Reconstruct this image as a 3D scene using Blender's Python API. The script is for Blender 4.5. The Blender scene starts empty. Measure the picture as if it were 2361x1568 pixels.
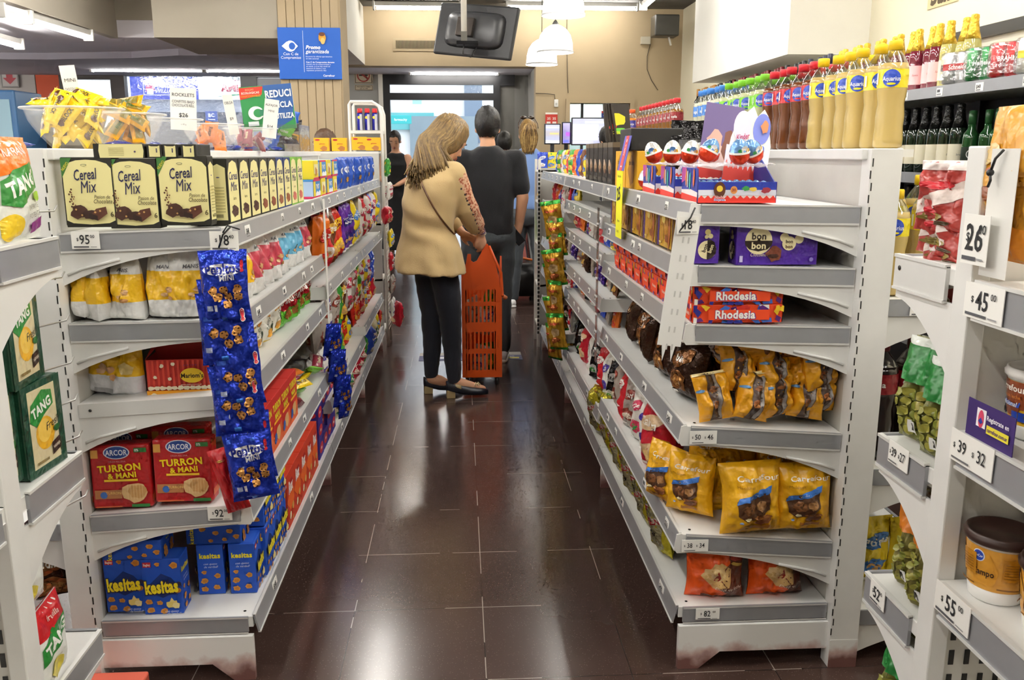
import bpy, bmesh, math, random
from math import sin, cos, pi, radians as R
from mathutils import Vector as V, Matrix, noise
from mathutils.geometry import tessellate_polygon
random.seed(7); HP = pi/2
C = bpy.context.scene.collection
SC = bpy.context.scene
# ---------------------------------------------------------------- camera
CAMH, PITCH, YAW, FPX = 1.40, R(12.2), R(3.4), 1989.0
FW = V((sin(YAW)*cos(PITCH), cos(YAW)*cos(PITCH), -sin(PITCH)))
RT = V((cos(YAW), -sin(YAW), 0)); UP = V((sin(YAW)*sin(PITCH), cos(YAW)*sin(PITCH), cos(PITCH)))
def P(u, v, X=None, Y=None, Z=None):
    "the point of the plane X=, Y= or Z= that the photograph shows at pixel u, v"
    r = FW + RT*((u-1180.5)/FPX) + UP*((784-v)/FPX)
    t = X/r.x if X is not None else (Y/r.y if Y is not None else (Z-CAMH)/r.z)
    return V((t*r.x, t*r.y, CAMH+t*r.z))
cd = bpy.data.cameras.new('camera'); cam = bpy.data.objects.new('camera', cd); C.objects.link(cam)
cd.sensor_width = 36; cd.lens = FPX/2361*36; cd.clip_start = .05; cd.clip_end = 200
cam.location = (0, 0, CAMH); cam.rotation_euler = (pi/2-PITCH, 0, -YAW); SC.camera = cam
# ---------------------------------------------------------------- materials
def lin(h):
    h = h.lstrip('#'); o = []
    for i in (0, 2, 4):
        c = int(h[i:i+2], 16)/255
        o.append(c/12.92 if c <= .04045 else ((c+.055)/1.055)**2.4)
    return (*o, 1)
_M = {}
def new_mat(name):
    m = bpy.data.materials.new(name); m.use_nodes = True
    return m, m.node_tree.nodes, m.node_tree.links, m.node_tree.nodes['Principled BSDF']
def mat(col, kind='card'):
    "card, film, foil, plastic, paint, metal, cloth, skin, paper, hair, liquid, glass, clear, glow"
    k = (col, kind)
    if k in _M: return _M[k]
    m, N, L, b = new_mat(kind + '_' + col); c = lin(col)
    b.inputs['Base Color'].default_value = c
    rough = dict(card=.55, film=.28, foil=.22, plastic=.35, paint=.42, metal=.35, cloth=.9, skin=.55, paper=.8, hair=.5, liquid=.18, glass=.08, clear=.1, glow=.5, rail=.3, wall=.85)[kind]
    b.inputs['Roughness'].default_value = rough
    def bump(scale, dist, strength=.5, detail=3, coord='Object'):
        tc = N.new('ShaderNodeTexCoord'); n = N.new('ShaderNodeTexNoise'); bp = N.new('ShaderNodeBump')
        n.inputs['Scale'].default_value = scale; n.inputs['Detail'].default_value = detail
        L.new(tc.outputs[coord], n.inputs['Vector']); L.new(n.outputs['Fac'], bp.inputs['Height'])
        bp.inputs['Strength'].default_value = strength; bp.inputs['Distance'].default_value = dist
        L.new(bp.outputs['Normal'], b.inputs['Normal']); return n
    def vary(n, amt):
        mx = N.new('ShaderNodeMix'); mx.data_type = 'RGBA'; mx.blend_type = 'MULTIPLY'
        cr = N.new('ShaderNodeMapRange'); cr.inputs['From Min'].default_value = .3; cr.inputs['From Max'].default_value = .7
        cr.inputs['To Min'].default_value = 1-amt; cr.inputs['To Max'].default_value = 1
        L.new(n.outputs['Fac'], cr.inputs['Value']); mx.inputs['Factor'].default_value = 1
        mx.inputs['A'].default_value = c; L.new(cr.outputs['Result'], mx.inputs['B']); L.new(mx.outputs['Result'], b.inputs['Base Color'])
    if kind == 'film': bump(38, .012, .55, 2); b.inputs['Specular IOR Level'].default_value = .6
    if kind == 'foil': bump(45, .014, .6, 2); b.inputs['Metallic'].default_value = .55
    if kind == 'metal': b.inputs['Metallic'].default_value = .8
    if kind == 'paint': vary(bump(9, .002, .1, 5), .08)
    if kind == 'rail': vary(bump(14, .001, .1, 3), .08); b.inputs['Metallic'].default_value = .25
    if kind == 'wall': vary(bump(3, .004, .15, 6), .06)
    if kind == 'cloth': bump(160, .003, .35, 2); b.inputs['Sheen Weight'].default_value = .15
    if kind == 'hair': vary(bump(60, .004, .6, 4), .45)
    if kind == 'skin': b.inputs['Subsurface Weight'].default_value = .12; b.inputs['Subsurface Radius'].default_value = (.01, .005, .003)
    if kind == 'glass': b.inputs['Coat Weight'].default_value = .6
    if kind == 'liquid':
        b.inputs['Transmission Weight'].default_value = .25; b.inputs['Coat Weight'].default_value = .5
    if kind == 'clear':
        out = N['Material Output']; tr = N.new('ShaderNodeBsdfTransparent'); gl = N.new('ShaderNodeBsdfGlossy'); mx = N.new('ShaderNodeMixShader')
        lw = N.new('ShaderNodeLayerWeight'); lw.inputs['Blend'].default_value = .35
        mr = N.new('ShaderNodeMapRange'); mr.inputs['To Min'].default_value = .10; mr.inputs['To Max'].default_value = .75
        tr.inputs['Color'].default_value = c; gl.inputs['Roughness'].default_value = .12
        L.new(lw.outputs['Facing'], mr.inputs['Value']); L.new(mr.outputs['Result'], mx.inputs['Fac'])
        L.new(tr.outputs[0], mx.inputs[1]); L.new(gl.outputs[0], mx.inputs[2]); L.new(mx.outputs[0], out.inputs['Surface'])
        n = bump(25, .01, .4, 2); L.new(N['Bump'].outputs['Normal'], gl.inputs['Normal']) if 'Bump' in N else None
    _M[k] = m; return m
def glow(col, s, name='glow'):
    k = (col, s, name)
    if k in _M: return _M[k]
    m, N, L, b = new_mat(name); b.inputs['Base Color'].default_value = (.9, .9, .9, 1)
    b.inputs['Emission Color'].default_value = lin(col); b.inputs['Emission Strength'].default_value = s
    _M[k] = m; return m
def milky(col, alpha):
    k = (col, alpha, 'milky')
    if k in _M: return _M[k]
    m, N, L, b = new_mat('milky_plastic_' + col); b.inputs['Base Color'].default_value = lin(col); b.inputs['Roughness'].default_value = .25
    b.inputs['Alpha'].default_value = alpha; _M[k] = m; return m
# ---------------------------------------------------------------- mesh builder
class MB:
    def __init__(s): s.v = []; s.f = []; s.m = []; s.mats = []; s.sm = []
    def mi(s, m):
        if isinstance(m, str): m = mat(m)
        if m not in s.mats: s.mats.append(m)
        return s.mats.index(m)
    def add(s, vs, fs, m, smooth=False, T=None):
        o = len(s.v); i = s.mi(m)
        s.v += [tuple(T @ V(q)) for q in vs] if T is not None else [tuple(q) for q in vs]
        for f in fs: s.f.append([o+k for k in f]); s.m.append(i); s.sm.append(smooth)
        return s
    def box(s, x0, y0, z0, x1, y1, z1, m, T=None, b=0):
        if b <= 0:
            vs = [(x, y, z) for z in (z0, z1) for y in (y0, y1) for x in (x0, x1)]
            return s.add(vs, [(0, 2, 3, 1), (4, 5, 7, 6), (0, 1, 5, 4), (2, 6, 7, 3), (0, 4, 6, 2), (1, 3, 7, 5)], m, False, T)
        bm = bmesh.new(); bmesh.ops.create_cube(bm, size=1)
        for q in bm.verts: q.co = V(((q.co.x+.5)*(x1-x0)+x0, (q.co.y+.5)*(y1-y0)+y0, (q.co.z+.5)*(z1-z0)+z0))
        bmesh.ops.bevel(bm, geom=bm.edges[:], offset=b, segments=2, affect='EDGES', profile=.5)
        return s.bm(bm, m, T)
    def bm(s, bm, m, T=None, smooth=False):
        bm.verts.index_update(); s.add([q.co[:] for q in bm.verts], [[q.index for q in f.verts] for f in bm.faces], m, smooth, T); bm.free(); return s
    def quad(s, a, b, c, d, m): return s.add([a, b, c, d], [(0, 1, 2, 3)], m)
    def grid(s, fn, nu, nv, m, smooth=True, wrap=False, T=None):
        vs = [fn(i/nu, j/nv) for j in range(nv+1) for i in range(nu+(0 if wrap else 1))]
        w = nu if wrap else nu+1
        fs = [(j*w+i, j*w+(i+1) % w, (j+1)*w+(i+1) % w, (j+1)*w+i) for j in range(nv) for i in range(nu)]
        return s.add(vs, fs, m, smooth, T)
    def lathe(s, prof, m, n=20, T=None, cap=True, smooth=True):
        vs = []; fs = []
        for r, z in prof: vs += [(r*cos(2*pi*k/n), r*sin(2*pi*k/n), z) for k in range(n)]
        for j in range(len(prof)-1): fs += [(j*n+k, j*n+(k+1) % n, (j+1)*n+(k+1) % n, (j+1)*n+k) for k in range(n)]
        if cap:
            fs.append([k for k in range(n)][::-1]); fs.append([(len(prof)-1)*n+k for k in range(n)])
        return s.add(vs, fs, m, smooth, T)
    def tube(s, pts, r, m, n=8, T=None, cap=True, flat=1.0):
        pts = [V(q) for q in pts]; rs = r if isinstance(r, (list, tuple)) else [r]*len(pts)
        vs = []; fs = []; up = V((0, 0, 1)); prev = None
        for i, q in enumerate(pts):
            d = (pts[min(i+1, len(pts)-1)]-pts[max(i-1, 0)]).normalized()
            a = prev if prev is not None else (up.cross(d) if abs(d.z) < .95 else V((1, 0, 0)))
            a = (a-d*a.dot(d)).normalized(); b = d.cross(a); prev = a
            vs += [q+(a*cos(2*pi*k/n)+b*sin(2*pi*k/n)*flat)*rs[i] for k in range(n)]
        for j in range(len(pts)-1): fs += [(j*n+k, j*n+(k+1) % n, (j+1)*n+(k+1) % n, (j+1)*n+k) for k in range(n)]
        if cap: fs.append([k for k in range(n)][::-1]); fs.append([(len(pts)-1)*n+k for k in range(n)])
        return s.add(vs, fs, m, True, T)
    def loft(s, rings, m, n=20, T=None, cap=True, pw=2.0):
        "rings: (centre, rx, ry, axisx, axisy) super-ellipses"
        vs = []; fs = []
        for c, rx, ry, ax, ay in rings:
            c, ax, ay = V(c), V(ax), V(ay)
            for k in range(n):
                a = 2*pi*k/n; ca, sa = cos(a), sin(a)
                vs.append(c+ax*rx*math.copysign(abs(ca)**(2/pw), ca)+ay*ry*math.copysign(abs(sa)**(2/pw), sa))
        for j in range(len(rings)-1): fs += [(j*n+k, j*n+(k+1) % n, (j+1)*n+(k+1) % n, (j+1)*n+k) for k in range(n)]
        if cap: fs.append([k for k in range(n)][::-1]); fs.append([(len(rings)-1)*n+k for k in range(n)])
        return s.add(vs, fs, m, True, T)
    def ball(s, c, rx, ry, rz, m, n=14, T=None, top=1.0):
        c = V(c); prof = []
        k = max(6, n//2)
        def fn(u, v):
            a = 2*pi*u; t = -pi/2+pi*v
            return c+V((rx*cos(t)*cos(a), ry*cos(t)*sin(a), rz*sin(t)))
        return s.grid(fn, n, k, m, True, True, T)
    def prism(s, pts, ax, t0, t1, m, T=None):
        "2-D outline pts extruded along axis ax ('x','y','z') from t0 to t1"
        def mk(p, t): return {'x': (t, p[0], p[1]), 'y': (p[0], t, p[1]), 'z': (p[0], p[1], t)}[ax]
        n = len(pts); vs = [mk(p, t0) for p in pts]+[mk(p, t1) for p in pts]
        tri = tessellate_polygon([[V((p[0], p[1], 0)) for p in pts]])
        fs = [tuple(t) for t in tri]+[tuple(n+k for k in t[::-1]) for t in tri]+[(k, (k+1) % n, n+(k+1) % n, n+k) for k in range(n)]
        return s.add(vs, fs, m, False, T)
    # decals: local 2-D shapes laid on a surface S(x, y, h)
    def decal(s, pts, S, h, m, mx=None):
        tri = [tuple(t) for t in tessellate_polygon([[V((p[0], p[1], 0)) for p in pts]])]
        s.tris([V((p[0], p[1])) for p in pts], tri, S, h, m, mx)
    def tris(s, vs, tri, S, h, m, mx=None):
        vs = [V(q) for q in vs]; tri = [tuple(t) for t in tri if len(t) == 3] + [q for t in tri if len(t) > 3 for q in [(t[0], t[i], t[i+1]) for i in range(1, len(t)-1)]]
        if mx:
            mid = {}
            def M(a, b):
                k = (min(a, b), max(a, b))
                if k not in mid: mid[k] = len(vs); vs.append((vs[a]+vs[b])/2)
                return mid[k]
            work = tri; done = []
            while work:
                t = work.pop(); e = [((vs[t[i]]-vs[t[(i+1) % 3]]).length, i) for i in range(3)]; l, i = max(e)
                if l <= mx: done.append(t)
                else:
                    a, b, c = t[i], t[(i+1) % 3], t[(i+2) % 3]; k = M(a, b); work += [(a, k, c), (k, b, c)]
            tri = done
        s.add([S(q[0], q[1], h) for q in vs], tri, m, bool(mx))
    def art(s, ops, S, w, h, mx=None, kind='card', h0=.0004, dh=.0003):
        "ops in fractions of a w x h face centred on x=0, y from 0 to h"
        z = h0
        X = lambda x: (x-.5)*w
        for op in ops:
            k = op[0]; z += dh
            if k == 'r': _, x0, y0, x1, y1, c = op; s.decal([(X(x0), y0*h), (X(x1), y0*h), (X(x1), y1*h), (X(x0), y1*h)], S, z, mat(c, kind), mx)
            elif k == 'p': _, pts, c = op; s.decal([(X(a), b*h) for a, b in pts], S, z, mat(c, kind), mx)
            elif k == 'e':
                _, x, y, rx, ry, c = op[:6]; a0 = op[6] if len(op) > 6 else 0
                pts = [(rx*cos(a)*1., ry*sin(a)) for a in [2*pi*i/20 for i in range(20)]]
                s.decal([(X(x)+(p[0]*cos(a0)-p[1]*sin(a0))*w, y*h+(p[0]*sin(a0)+p[1]*cos(a0))*w) for p in pts], S, z, mat(c, kind), mx)
            elif k == 'b':   # irregular blob
                _, x, y, rx, ry, c, sd = op; rnd = random.Random(sd)
                pts = []
                for i in range(14):
                    a = 2*pi*i/14; q = 1+rnd.uniform(-.22, .18); pts.append((X(x)+rx*w*q*cos(a), y*h+ry*w*q*sin(a)))
                s.decal(pts, S, z, mat(c, kind), mx)
            elif k == 't':
                _, txt, x, y, size, c = op[:6]; o = op[6] if len(op) > 6 else {}
                vs, fs, tw = glyphs(txt, o.get('b', .02), o.get('i', 0))
                sc = size*h; a = R(o.get('a', 0)); sx = o.get('sx', 1)
                if o.get('fit'): sx = min(sx, o['fit']*w/(tw*sc)) if not o.get('force') else o['fit']*w/(tw*sc)
                al = {'c': -tw/2, 'l': 0, 'r': -tw}[o.get('al', 'c')]
                def tr(q):
                    px, py = (q[0]+al)*sc*sx, (q[1]-.35)*sc
                    return (X(x)+px*cos(a)-py*sin(a), y*h+px*sin(a)+py*cos(a))
                if o.get('out'):
                    vs2, fs2, _ = glyphs(txt, o.get('b', .02)+o.get('ow', .05), o.get('i', 0))
                    s.tris([tr(q) for q in vs2], fs2, S, z, mat(o['out'], kind), mx); z += dh
                s.tris([tr(q) for q in vs], fs, S, z, mat(c, kind), mx)
        return s
    def mesh(s, name):
        me = bpy.data.meshes.new(name); me.from_pydata(s.v, [], s.f)
        for m in s.mats: me.materials.append(m)
        me.polygons.foreach_set('material_index', s.m); me.polygons.foreach_set('use_smooth', s.sm); me.update()
        return me
_G = {}
def glyphs(txt, bold=.02, shear=0):
    if bold < .02 and ('M' in txt or 'm' in txt): bold = 0
    k = (txt, round(bold, 3), shear)
    if k in _G: return _G[k]
    cu = bpy.data.curves.new('t', 'FONT'); cu.body = txt; cu.size = 1; cu.offset = bold; cu.shear = shear; cu.resolution_u = 2; cu.fill_mode = 'FRONT'
    cu.space_character = 1.0+bold*1.5
    o = bpy.data.objects.new('t', cu); C.objects.link(o)
    dg = bpy.context.evaluated_depsgraph_get(); me = bpy.data.meshes.new_from_object(o.evaluated_get(dg))
    vs = [(q.co.x, q.co.y) for q in me.vertices]; fs = [tuple(p.vertices) for p in me.polygons]
    bpy.data.objects.remove(o); bpy.data.curves.remove(cu); bpy.data.meshes.remove(me)
    if not vs: vs, fs = [(0, 0), (.01, 0), (0, .01)], [(0, 1, 2)]
    _G[k] = (vs, fs, max(q[0] for q in vs)); return _G[k]
# ---------------------------------------------------------------- objects
def tag(o, label=None, cat=None, group=None, kind=None):
    if label: o['label'] = label
    if cat: o['category'] = cat
    if group: o['group'] = group
    if kind: o['kind'] = kind
    return o
def ob(name, data, parent=None, loc=(0, 0, 0), rot=(0, 0, 0), sc=None):
    if isinstance(data, MB): data = data.mesh(name)
    o = bpy.data.objects.new(name, data); C.objects.link(o)
    o.location = loc; o.rotation_euler = rot
    if sc: o.scale = (sc,)*3 if isinstance(sc, (int, float)) else sc
    if parent: o.parent = parent
    return o
def empty(name, loc=(0, 0, 0), rot=(0, 0, 0)):
    o = bpy.data.objects.new(name, None); C.objects.link(o); o.location = loc; o.rotation_euler = rot; o.empty_display_size = .05; return o
def struct(name, mb, loc=(0, 0, 0), parent=None): return tag(ob(name, mb, parent, loc), kind='structure')
class Kind:
    "a product: its name, category and parts [(name, mesh, label, [sub-parts])]"
    def __init__(s, name, cat, parts):
        s.name, s.cat = name, cat
        s.parts = [(n, p.mesh(n), l, [(a, b.mesh(a), None) for a, b in sub]) for n, p, l, sub in parts] if isinstance(parts, list) else parts.mesh(name)
    def put(s, loc, rot=(0, 0, 0), label='', group=None, sc=None):
        if not isinstance(rot, (tuple, list)): rot = (0, 0, rot)
        if isinstance(s.parts, list):
            o = empty(s.name, loc, rot)
            if sc: o.scale = (sc,)*3 if isinstance(sc, (int, float)) else sc
            for n, me, l, sub in s.parts:
                c = ob(n, me, o)
                if l: c['label'] = l
                for a, b, _ in sub: ob(a, b, c)
        else: o = ob(s.name, s.parts, None, loc, rot, sc)
        return tag(o, label, s.cat, group)
ORD = 'first second third fourth fifth sixth seventh eighth ninth tenth eleventh twelfth thirteenth fourteenth fifteenth sixteenth seventeenth eighteenth nineteenth twentieth'.split()
ORD += ['twenty-'+w for w in ORD[:9]]+['thirtieth']+['thirty-'+w for w in ORD[:9]]
# surfaces for decals -------------------------------------------------------
def curve(pts, n=5):
    "smooth path through the points (Catmull-Rom)"
    p = [V(q) for q in pts]; p = [p[0]*2-p[1]]+p+[p[-1]*2-p[-2]]; o = []
    for i in range(1, len(p)-2):
        for k in range(n):
            t = k/n; o.append(.5*((2*p[i])+(p[i+1]-p[i-1])*t+(2*p[i-1]-5*p[i]+4*p[i+1]-p[i+2])*t*t+(3*p[i]-p[i-1]-3*p[i+1]+p[i+2])*t**3))
    return o+[p[-2]]
def flat(o, ax, ay):
    o, ax, ay = V(o), V(ax).normalized(), V(ay).normalized(); n = ax.cross(ay)
    return lambda x, y, h: o+ax*x+ay*y+n*h
FR = lambda y: flat((0, y, 0), (1, 0, 0), (0, 0, 1))          # face looking to -y
def carton(w, d, h, base, front=(), side=(), top=(), back=None, kind='card', b=.0015, other=None):
    "box centred in x and y, standing on z=0, front looks to -y, side art on +x and -x"
    m = MB(); m.box(-w/2, -d/2, 0, w/2, d/2, h, mat(base, kind), b=b)
    m.art(front, flat((0, -d/2, 0), (1, 0, 0), (0, 0, 1)), w, h, kind=kind)
    if back is None: back = front
    m.art(back, flat((0, d/2, 0), (-1, 0, 0), (0, 0, 1)), w, h, kind=kind)
    m.art(side, flat((w/2, 0, 0), (0, 1, 0), (0, 0, 1)), d, h, kind=kind)
    m.art(side, flat((-w/2, 0, 0), (0, -1, 0), (0, 0, 1)), d, h, kind=kind)
    m.art(top, flat((0, -d/2, h), (1, 0, 0), (0, 1, 0)), w, d, kind=kind)
    return m
def bag(w, h, d, base, art=(), shape='pillow', kind='film', seed=0, bands=(), lean=0, seal=.03, crease=.004, backart=None, nx=24, nz=30):
    """soft packet standing on z=0, front to -y. bands: [(z0, z1, colour)] fractions.
    pillow: sealed both ends; stand: fat flat-bottomed bag pinched at the top"""
    rnd = random.Random(seed); ph = [rnd.uniform(0, 6.3) for _ in range(8)]
    def prof(t):
        if shape == 'pillow': return max(0, (1-abs(2*t-1)**2.6))**.62
        if shape == 'stand': return (min(1, t/.06)**.4)*(1 if t < .35 else max(0, 1-((t-.35)/.65)**2.0)**.75)
        if shape == 'half': return max(0, min(1, t/.12))**.5*max(0, 1-(t)**3)**.7
    def wid(t):
        if shape == 'stand': return 1-.10*max(0, (t-.5)/.5)**2+.03*sin(5*t+ph[0])
        return 1-.09*sin(pi*t)**1.0+.02*sin(7*t+ph[1])
    def S(sgn):
        def f(x, y, hh):
            t = min(1, max(0, y/h)); s = max(-1, min(1, x/(w/2)))
            th = d/2*prof(t)*max(0, 1-abs(s)**3)**.55
            if seal and (t < seal or t > 1-seal): th = min(th, .0012)
            n = noise.noise(V((s*2.2+seed, t*3.1+ph[2], sgn*3+seed*.7)))*crease*2.2+sin(s*5+t*9+ph[3])*crease*.5+noise.noise(V((s*6, t*7+seed, sgn+seed)))*crease*1.2
            edge = (1-abs(s)**4)
            yy = sgn*(th+n*edge*min(1, th/.01)+hh+.0006*edge)
            wr = noise.noise(V((seed*1.3, t*3, 1.5)))*.02*w
            return V((s*w/2*wid(t)+wr, yy+lean*t*t*h, y))
        return f
    m = MB()
    for sgn in (-1, 1):
        f = S(sgn); o = len(m.m)
        m.grid(lambda u, v, f=f: f((u-.5)*w*(1 if sgn < 0 else -1), v*h, 0), nx, nz, mat(base, kind))
        for z0, z1, c in bands:
            k = m.mi(mat(c, kind))
            for j in range(nz):
                if z0 <= (j+.5)/nz < z1:
                    for i in range(nx): m.m[o+j*nx+i] = k
    mx = max(w, h)/15
    m.art(art, S(-1), w, h, mx, kind, .0016, .0004)
    if backart is None: backart = art
    fb = S(1)
    m.art(backart, lambda x, y, hh: fb(-x, y, hh), w, h, mx, kind, .0016, .0004)
    return m
# ================================================================ the setting
def tile_mat():
    m, N, L, b = new_mat('terrazzo_tiles')
    tc = N.new('ShaderNodeTexCoord'); sp = N.new('ShaderNodeSeparateXYZ'); L.new(tc.outputs['Object'], sp.inputs[0])
    def math_(op, a, bb=None):
        n = N.new('ShaderNodeMath'); n.operation = op
        for i, q in enumerate((a, bb)):
            if q is None: continue
            if isinstance(q, (int, float)): n.inputs[i].default_value = q
            else: L.new(q, n.inputs[i])
        return n.outputs[0]
    def line(ax, off, per, w):
        t = math_('FLOORED_MODULO', math_('SUBTRACT', ax, off), per)
        return math_('LESS_THAN', math_('ABSOLUTE', math_('SUBTRACT', t, per/2)), w)
    gx = line(sp.outputs['X'], .055-.2, .4, .0013); gy = line(sp.outputs['Y'], 2.10-.1925, .385, .0013)
    g = math_('MAXIMUM', gx, gy)
    n1 = N.new('ShaderNodeTexNoise'); n1.inputs['Scale'].default_value = 1.6; n1.inputs['Detail'].default_value = 6; L.new(tc.outputs['Object'], n1.inputs['Vector'])
    n2 = N.new('ShaderNodeTexVoronoi'); n2.inputs['Scale'].default_value = 130; L.new(tc.outputs['Object'], n2.inputs['Vector'])
    n3 = N.new('ShaderNodeTexNoise'); n3.inputs['Scale'].default_value = 3.2; n3.inputs['Detail'].default_value = 2; L.new(tc.outputs['Object'], n3.inputs['Vector'])
    def mix(a, bb, f):
        x = N.new('ShaderNodeMix'); x.data_type = 'RGBA'
        for s_, q in (('A', a), ('B', bb), ('Factor', f)):
            if isinstance(q, (tuple, float, int)): x.inputs[s_].default_value = q
            else: L.new(q, x.inputs[s_])
        return x.outputs['Result']
    base = mix(lin('3f2e2a'), lin('503e38'), n1.outputs['Fac'])
    base = mix(base, lin('7d6a62'), math_('MULTIPLY', math_('LESS_THAN', n2.outputs['Distance'], .16), .55))
    gc = mix(lin('2a201d'), lin('a3988e'), math_('GREATER_THAN', n3.outputs['Fac'], .5))
    L.new(mix(base, gc, g), b.inputs['Base Color'])
    rg = N.new('ShaderNodeMapRange'); rg.inputs['To Min'].default_value = .12; rg.inputs['To Max'].default_value = .26
    L.new(n1.outputs['Fac'], rg.inputs['Value']); L.new(rg.outputs['Result'], b.inputs['Roughness'])
    b.inputs['Specular IOR Level'].default_value = .75
    bp = N.new('ShaderNodeBump'); bp.inputs['Strength'].default_value = .06; bp.inputs['Distance'].default_value = .004; L.new(n1.outputs['Fac'], bp.inputs['Height']); L.new(bp.outputs['Normal'], b.inputs['Normal'])
    return m
BEIGE, LILAC, WHITE = mat('b5a283', 'wall'), mat('e9e6ee', 'wall'), mat('efece2', 'wall')
GREYW, DARK, BLACK = mat('a9a79e', 'wall'), mat('5a5853', 'wall'), mat('1d1d20', 'paint')
def B(x0, y0, z0, x1, y1, z1, m, b=0): return MB().box(x0, y0, z0, x1, y1, z1, m, b=b)
struct('floor', B(-8, -3, -.1, 3.4, 12.4, 0, tile_mat()))
struct('ceiling', B(-3.3, -3, 3.12, 3.4, 12.6, 3.3, DARK))
cl = MB(); cl.box(-8, -3, 2.5, -3.3, 12.6, 2.7, LILAC); cl.box(-3.3, 9.0, 2.5, -1.6, 12.6, 2.7, LILAC)
struct('ceiling_low', cl)
bk = MB(); bk.box(-3.36, -3, 2.49, -3.29, 9.0, 3.3, mat('b3ab9c', 'wall')); bk.box(-3.29, 8.985, 2.66, -2.6, 9.1, 3.12, mat('a39b8c', 'wall'))
struct('trim_bulkhead', bk)
struct('trim_beam', B(-2.62, 8.0, 2.38, -1.55, 9.3, 3.12, mat('a79f90', 'wall')))
# a second step of the low ceiling, with a curved edge
pts = [(-8, 12.6), (-8, 10.4)]+[(-4.6+1.2*sin(a), 10.4-.5*(1-cos(a))*0+.0) for a in (0,)]+[(-3.6, 10.2), (-3.0, 9.9), (-2.7, 9.9), (-2.2, 10.7), (-1.6, 11.5), (-1.6, 12.6)]
struct('trim_step', MB().prism(pts, 'z', 2.43, 2.5, mat('b4b0bb', 'wall')))
# column clad in planks
cm = MB(); cm.box(-1.56, 8.0, 0, -1.02, 8.45, 3.12, BEIGE)
for k in range(7): cm.box(-1.556+k*.075, 7.988, 0, -1.556+k*.075+.070, 8.0, 3.12, BEIGE, b=.003)
struct('wall_column', cm)
struct('trim_beam_white', B(-1.6, 9.1, 2.45, -1.13, 11.0, 3.12, WHITE))
# front wall with the doorway recess
fw_ = MB(); fw_.box(-1.6, 11, 2.44, .945, 11.25, 3.12, BEIGE)
wx0, wx1, wz0, wz1 = 1.37, 2.12, 1.3, 2.01
fw_.box(.945, 11, 0, wx0, 11.25, 3.12, BEIGE); fw_.box(wx1, 11, 0, 3.4, 11.25, 3.12, BEIGE)
fw_.box(wx0, 11, 0, wx1, 11.25, wz0, BEIGE); fw_.box(wx0, 11, wz1, wx1, 11.25, 3.12, BEIGE)
struct('wall_front', fw_)
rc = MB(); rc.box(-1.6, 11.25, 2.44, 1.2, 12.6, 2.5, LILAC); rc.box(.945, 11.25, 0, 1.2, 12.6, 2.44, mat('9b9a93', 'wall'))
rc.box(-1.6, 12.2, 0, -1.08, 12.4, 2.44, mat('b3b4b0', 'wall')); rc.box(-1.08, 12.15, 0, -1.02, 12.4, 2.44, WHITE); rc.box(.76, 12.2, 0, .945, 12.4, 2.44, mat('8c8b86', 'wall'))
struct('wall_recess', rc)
dr = MB()
for b_ in ((-1.02, 0, -.93, 2.44), (.47, 0, .56, 2.44), (-.93, 2.31, .47, 2.44), (-.93, 2.11, .47, 2.2), (.56, 2.3, .76, 2.44)): dr.box(b_[0], 12.15, b_[1], b_[2], 12.25, b_[3], BLACK)
dr.box(.56, 12.2, 0, .76, 12.22, 2.3, mat('77756f', 'paint'))
dd = struct('door_1', dr); dd2 = MB(); dd2.box(-.93, 12.19, 2.2, .47, 12.2, 2.31, mat('ffffff', 'clear')); struct('window_pane', dd2, parent=dd)
# inner office window
wf = MB()
for b_ in ((wx0-.05, wz0-.05, wx0, wz1+.05), (wx1, wz0-.05, wx1+.05, wz1+.05), (wx0, wz1, wx1, wz1+.05), (wx0, wz0-.05, wx1, wz0)): wf.box(b_[0], 10.96, b_[1], b_[2], 11.02, b_[3], BEIGE)
wf.box(1.52, 11.05, wz0, 1.55, 11.09, wz1, BLACK); wf.box(2.0, 11.05, wz0, 2.12, 11.09, wz1, mat('6e6250', 'wall'))
w1 = struct('window_1', wf); struct('pane', B(wx0, 11.07, wz0, 2.0, 11.075, wz1, mat('e8f6fb', 'clear')), parent=w1)
struct('wall_office', MB().box(wx0-.5, 12.9, 0, 3.4, 13, 3.1, mat('e9f4f6', 'wall')).box(3.3, 11.25, 0, 3.4, 13, 3.1, WHITE).box(1.2, 11.25, 2.6, 3.4, 13, 2.7, WHITE).box(1.2, 11.25, -.1, 3.4, 13, 0, GREYW))
# right wall: white bulkhead, recess and nearer bulkhead
struct('wall_right', B(2.75, -3, 0, 2.9, 11, 3.12, mat('e0d9c0', 'wall')))
rb = MB(); rb.box(2.2, 5.93, 2.05, 2.75, 8.35, 3.12, WHITE)
struct('trim_bulkhead_right', rb)
struct('wall_back', B(-8, -3.1, 0, 3.4, -3, 3.3, mat('c9c2b2', 'wall')))
struct('wall_left', B(-8.1, -3, 0, -8, 12.6, 2.7, mat('c8c4c0', 'wall')))
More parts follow.
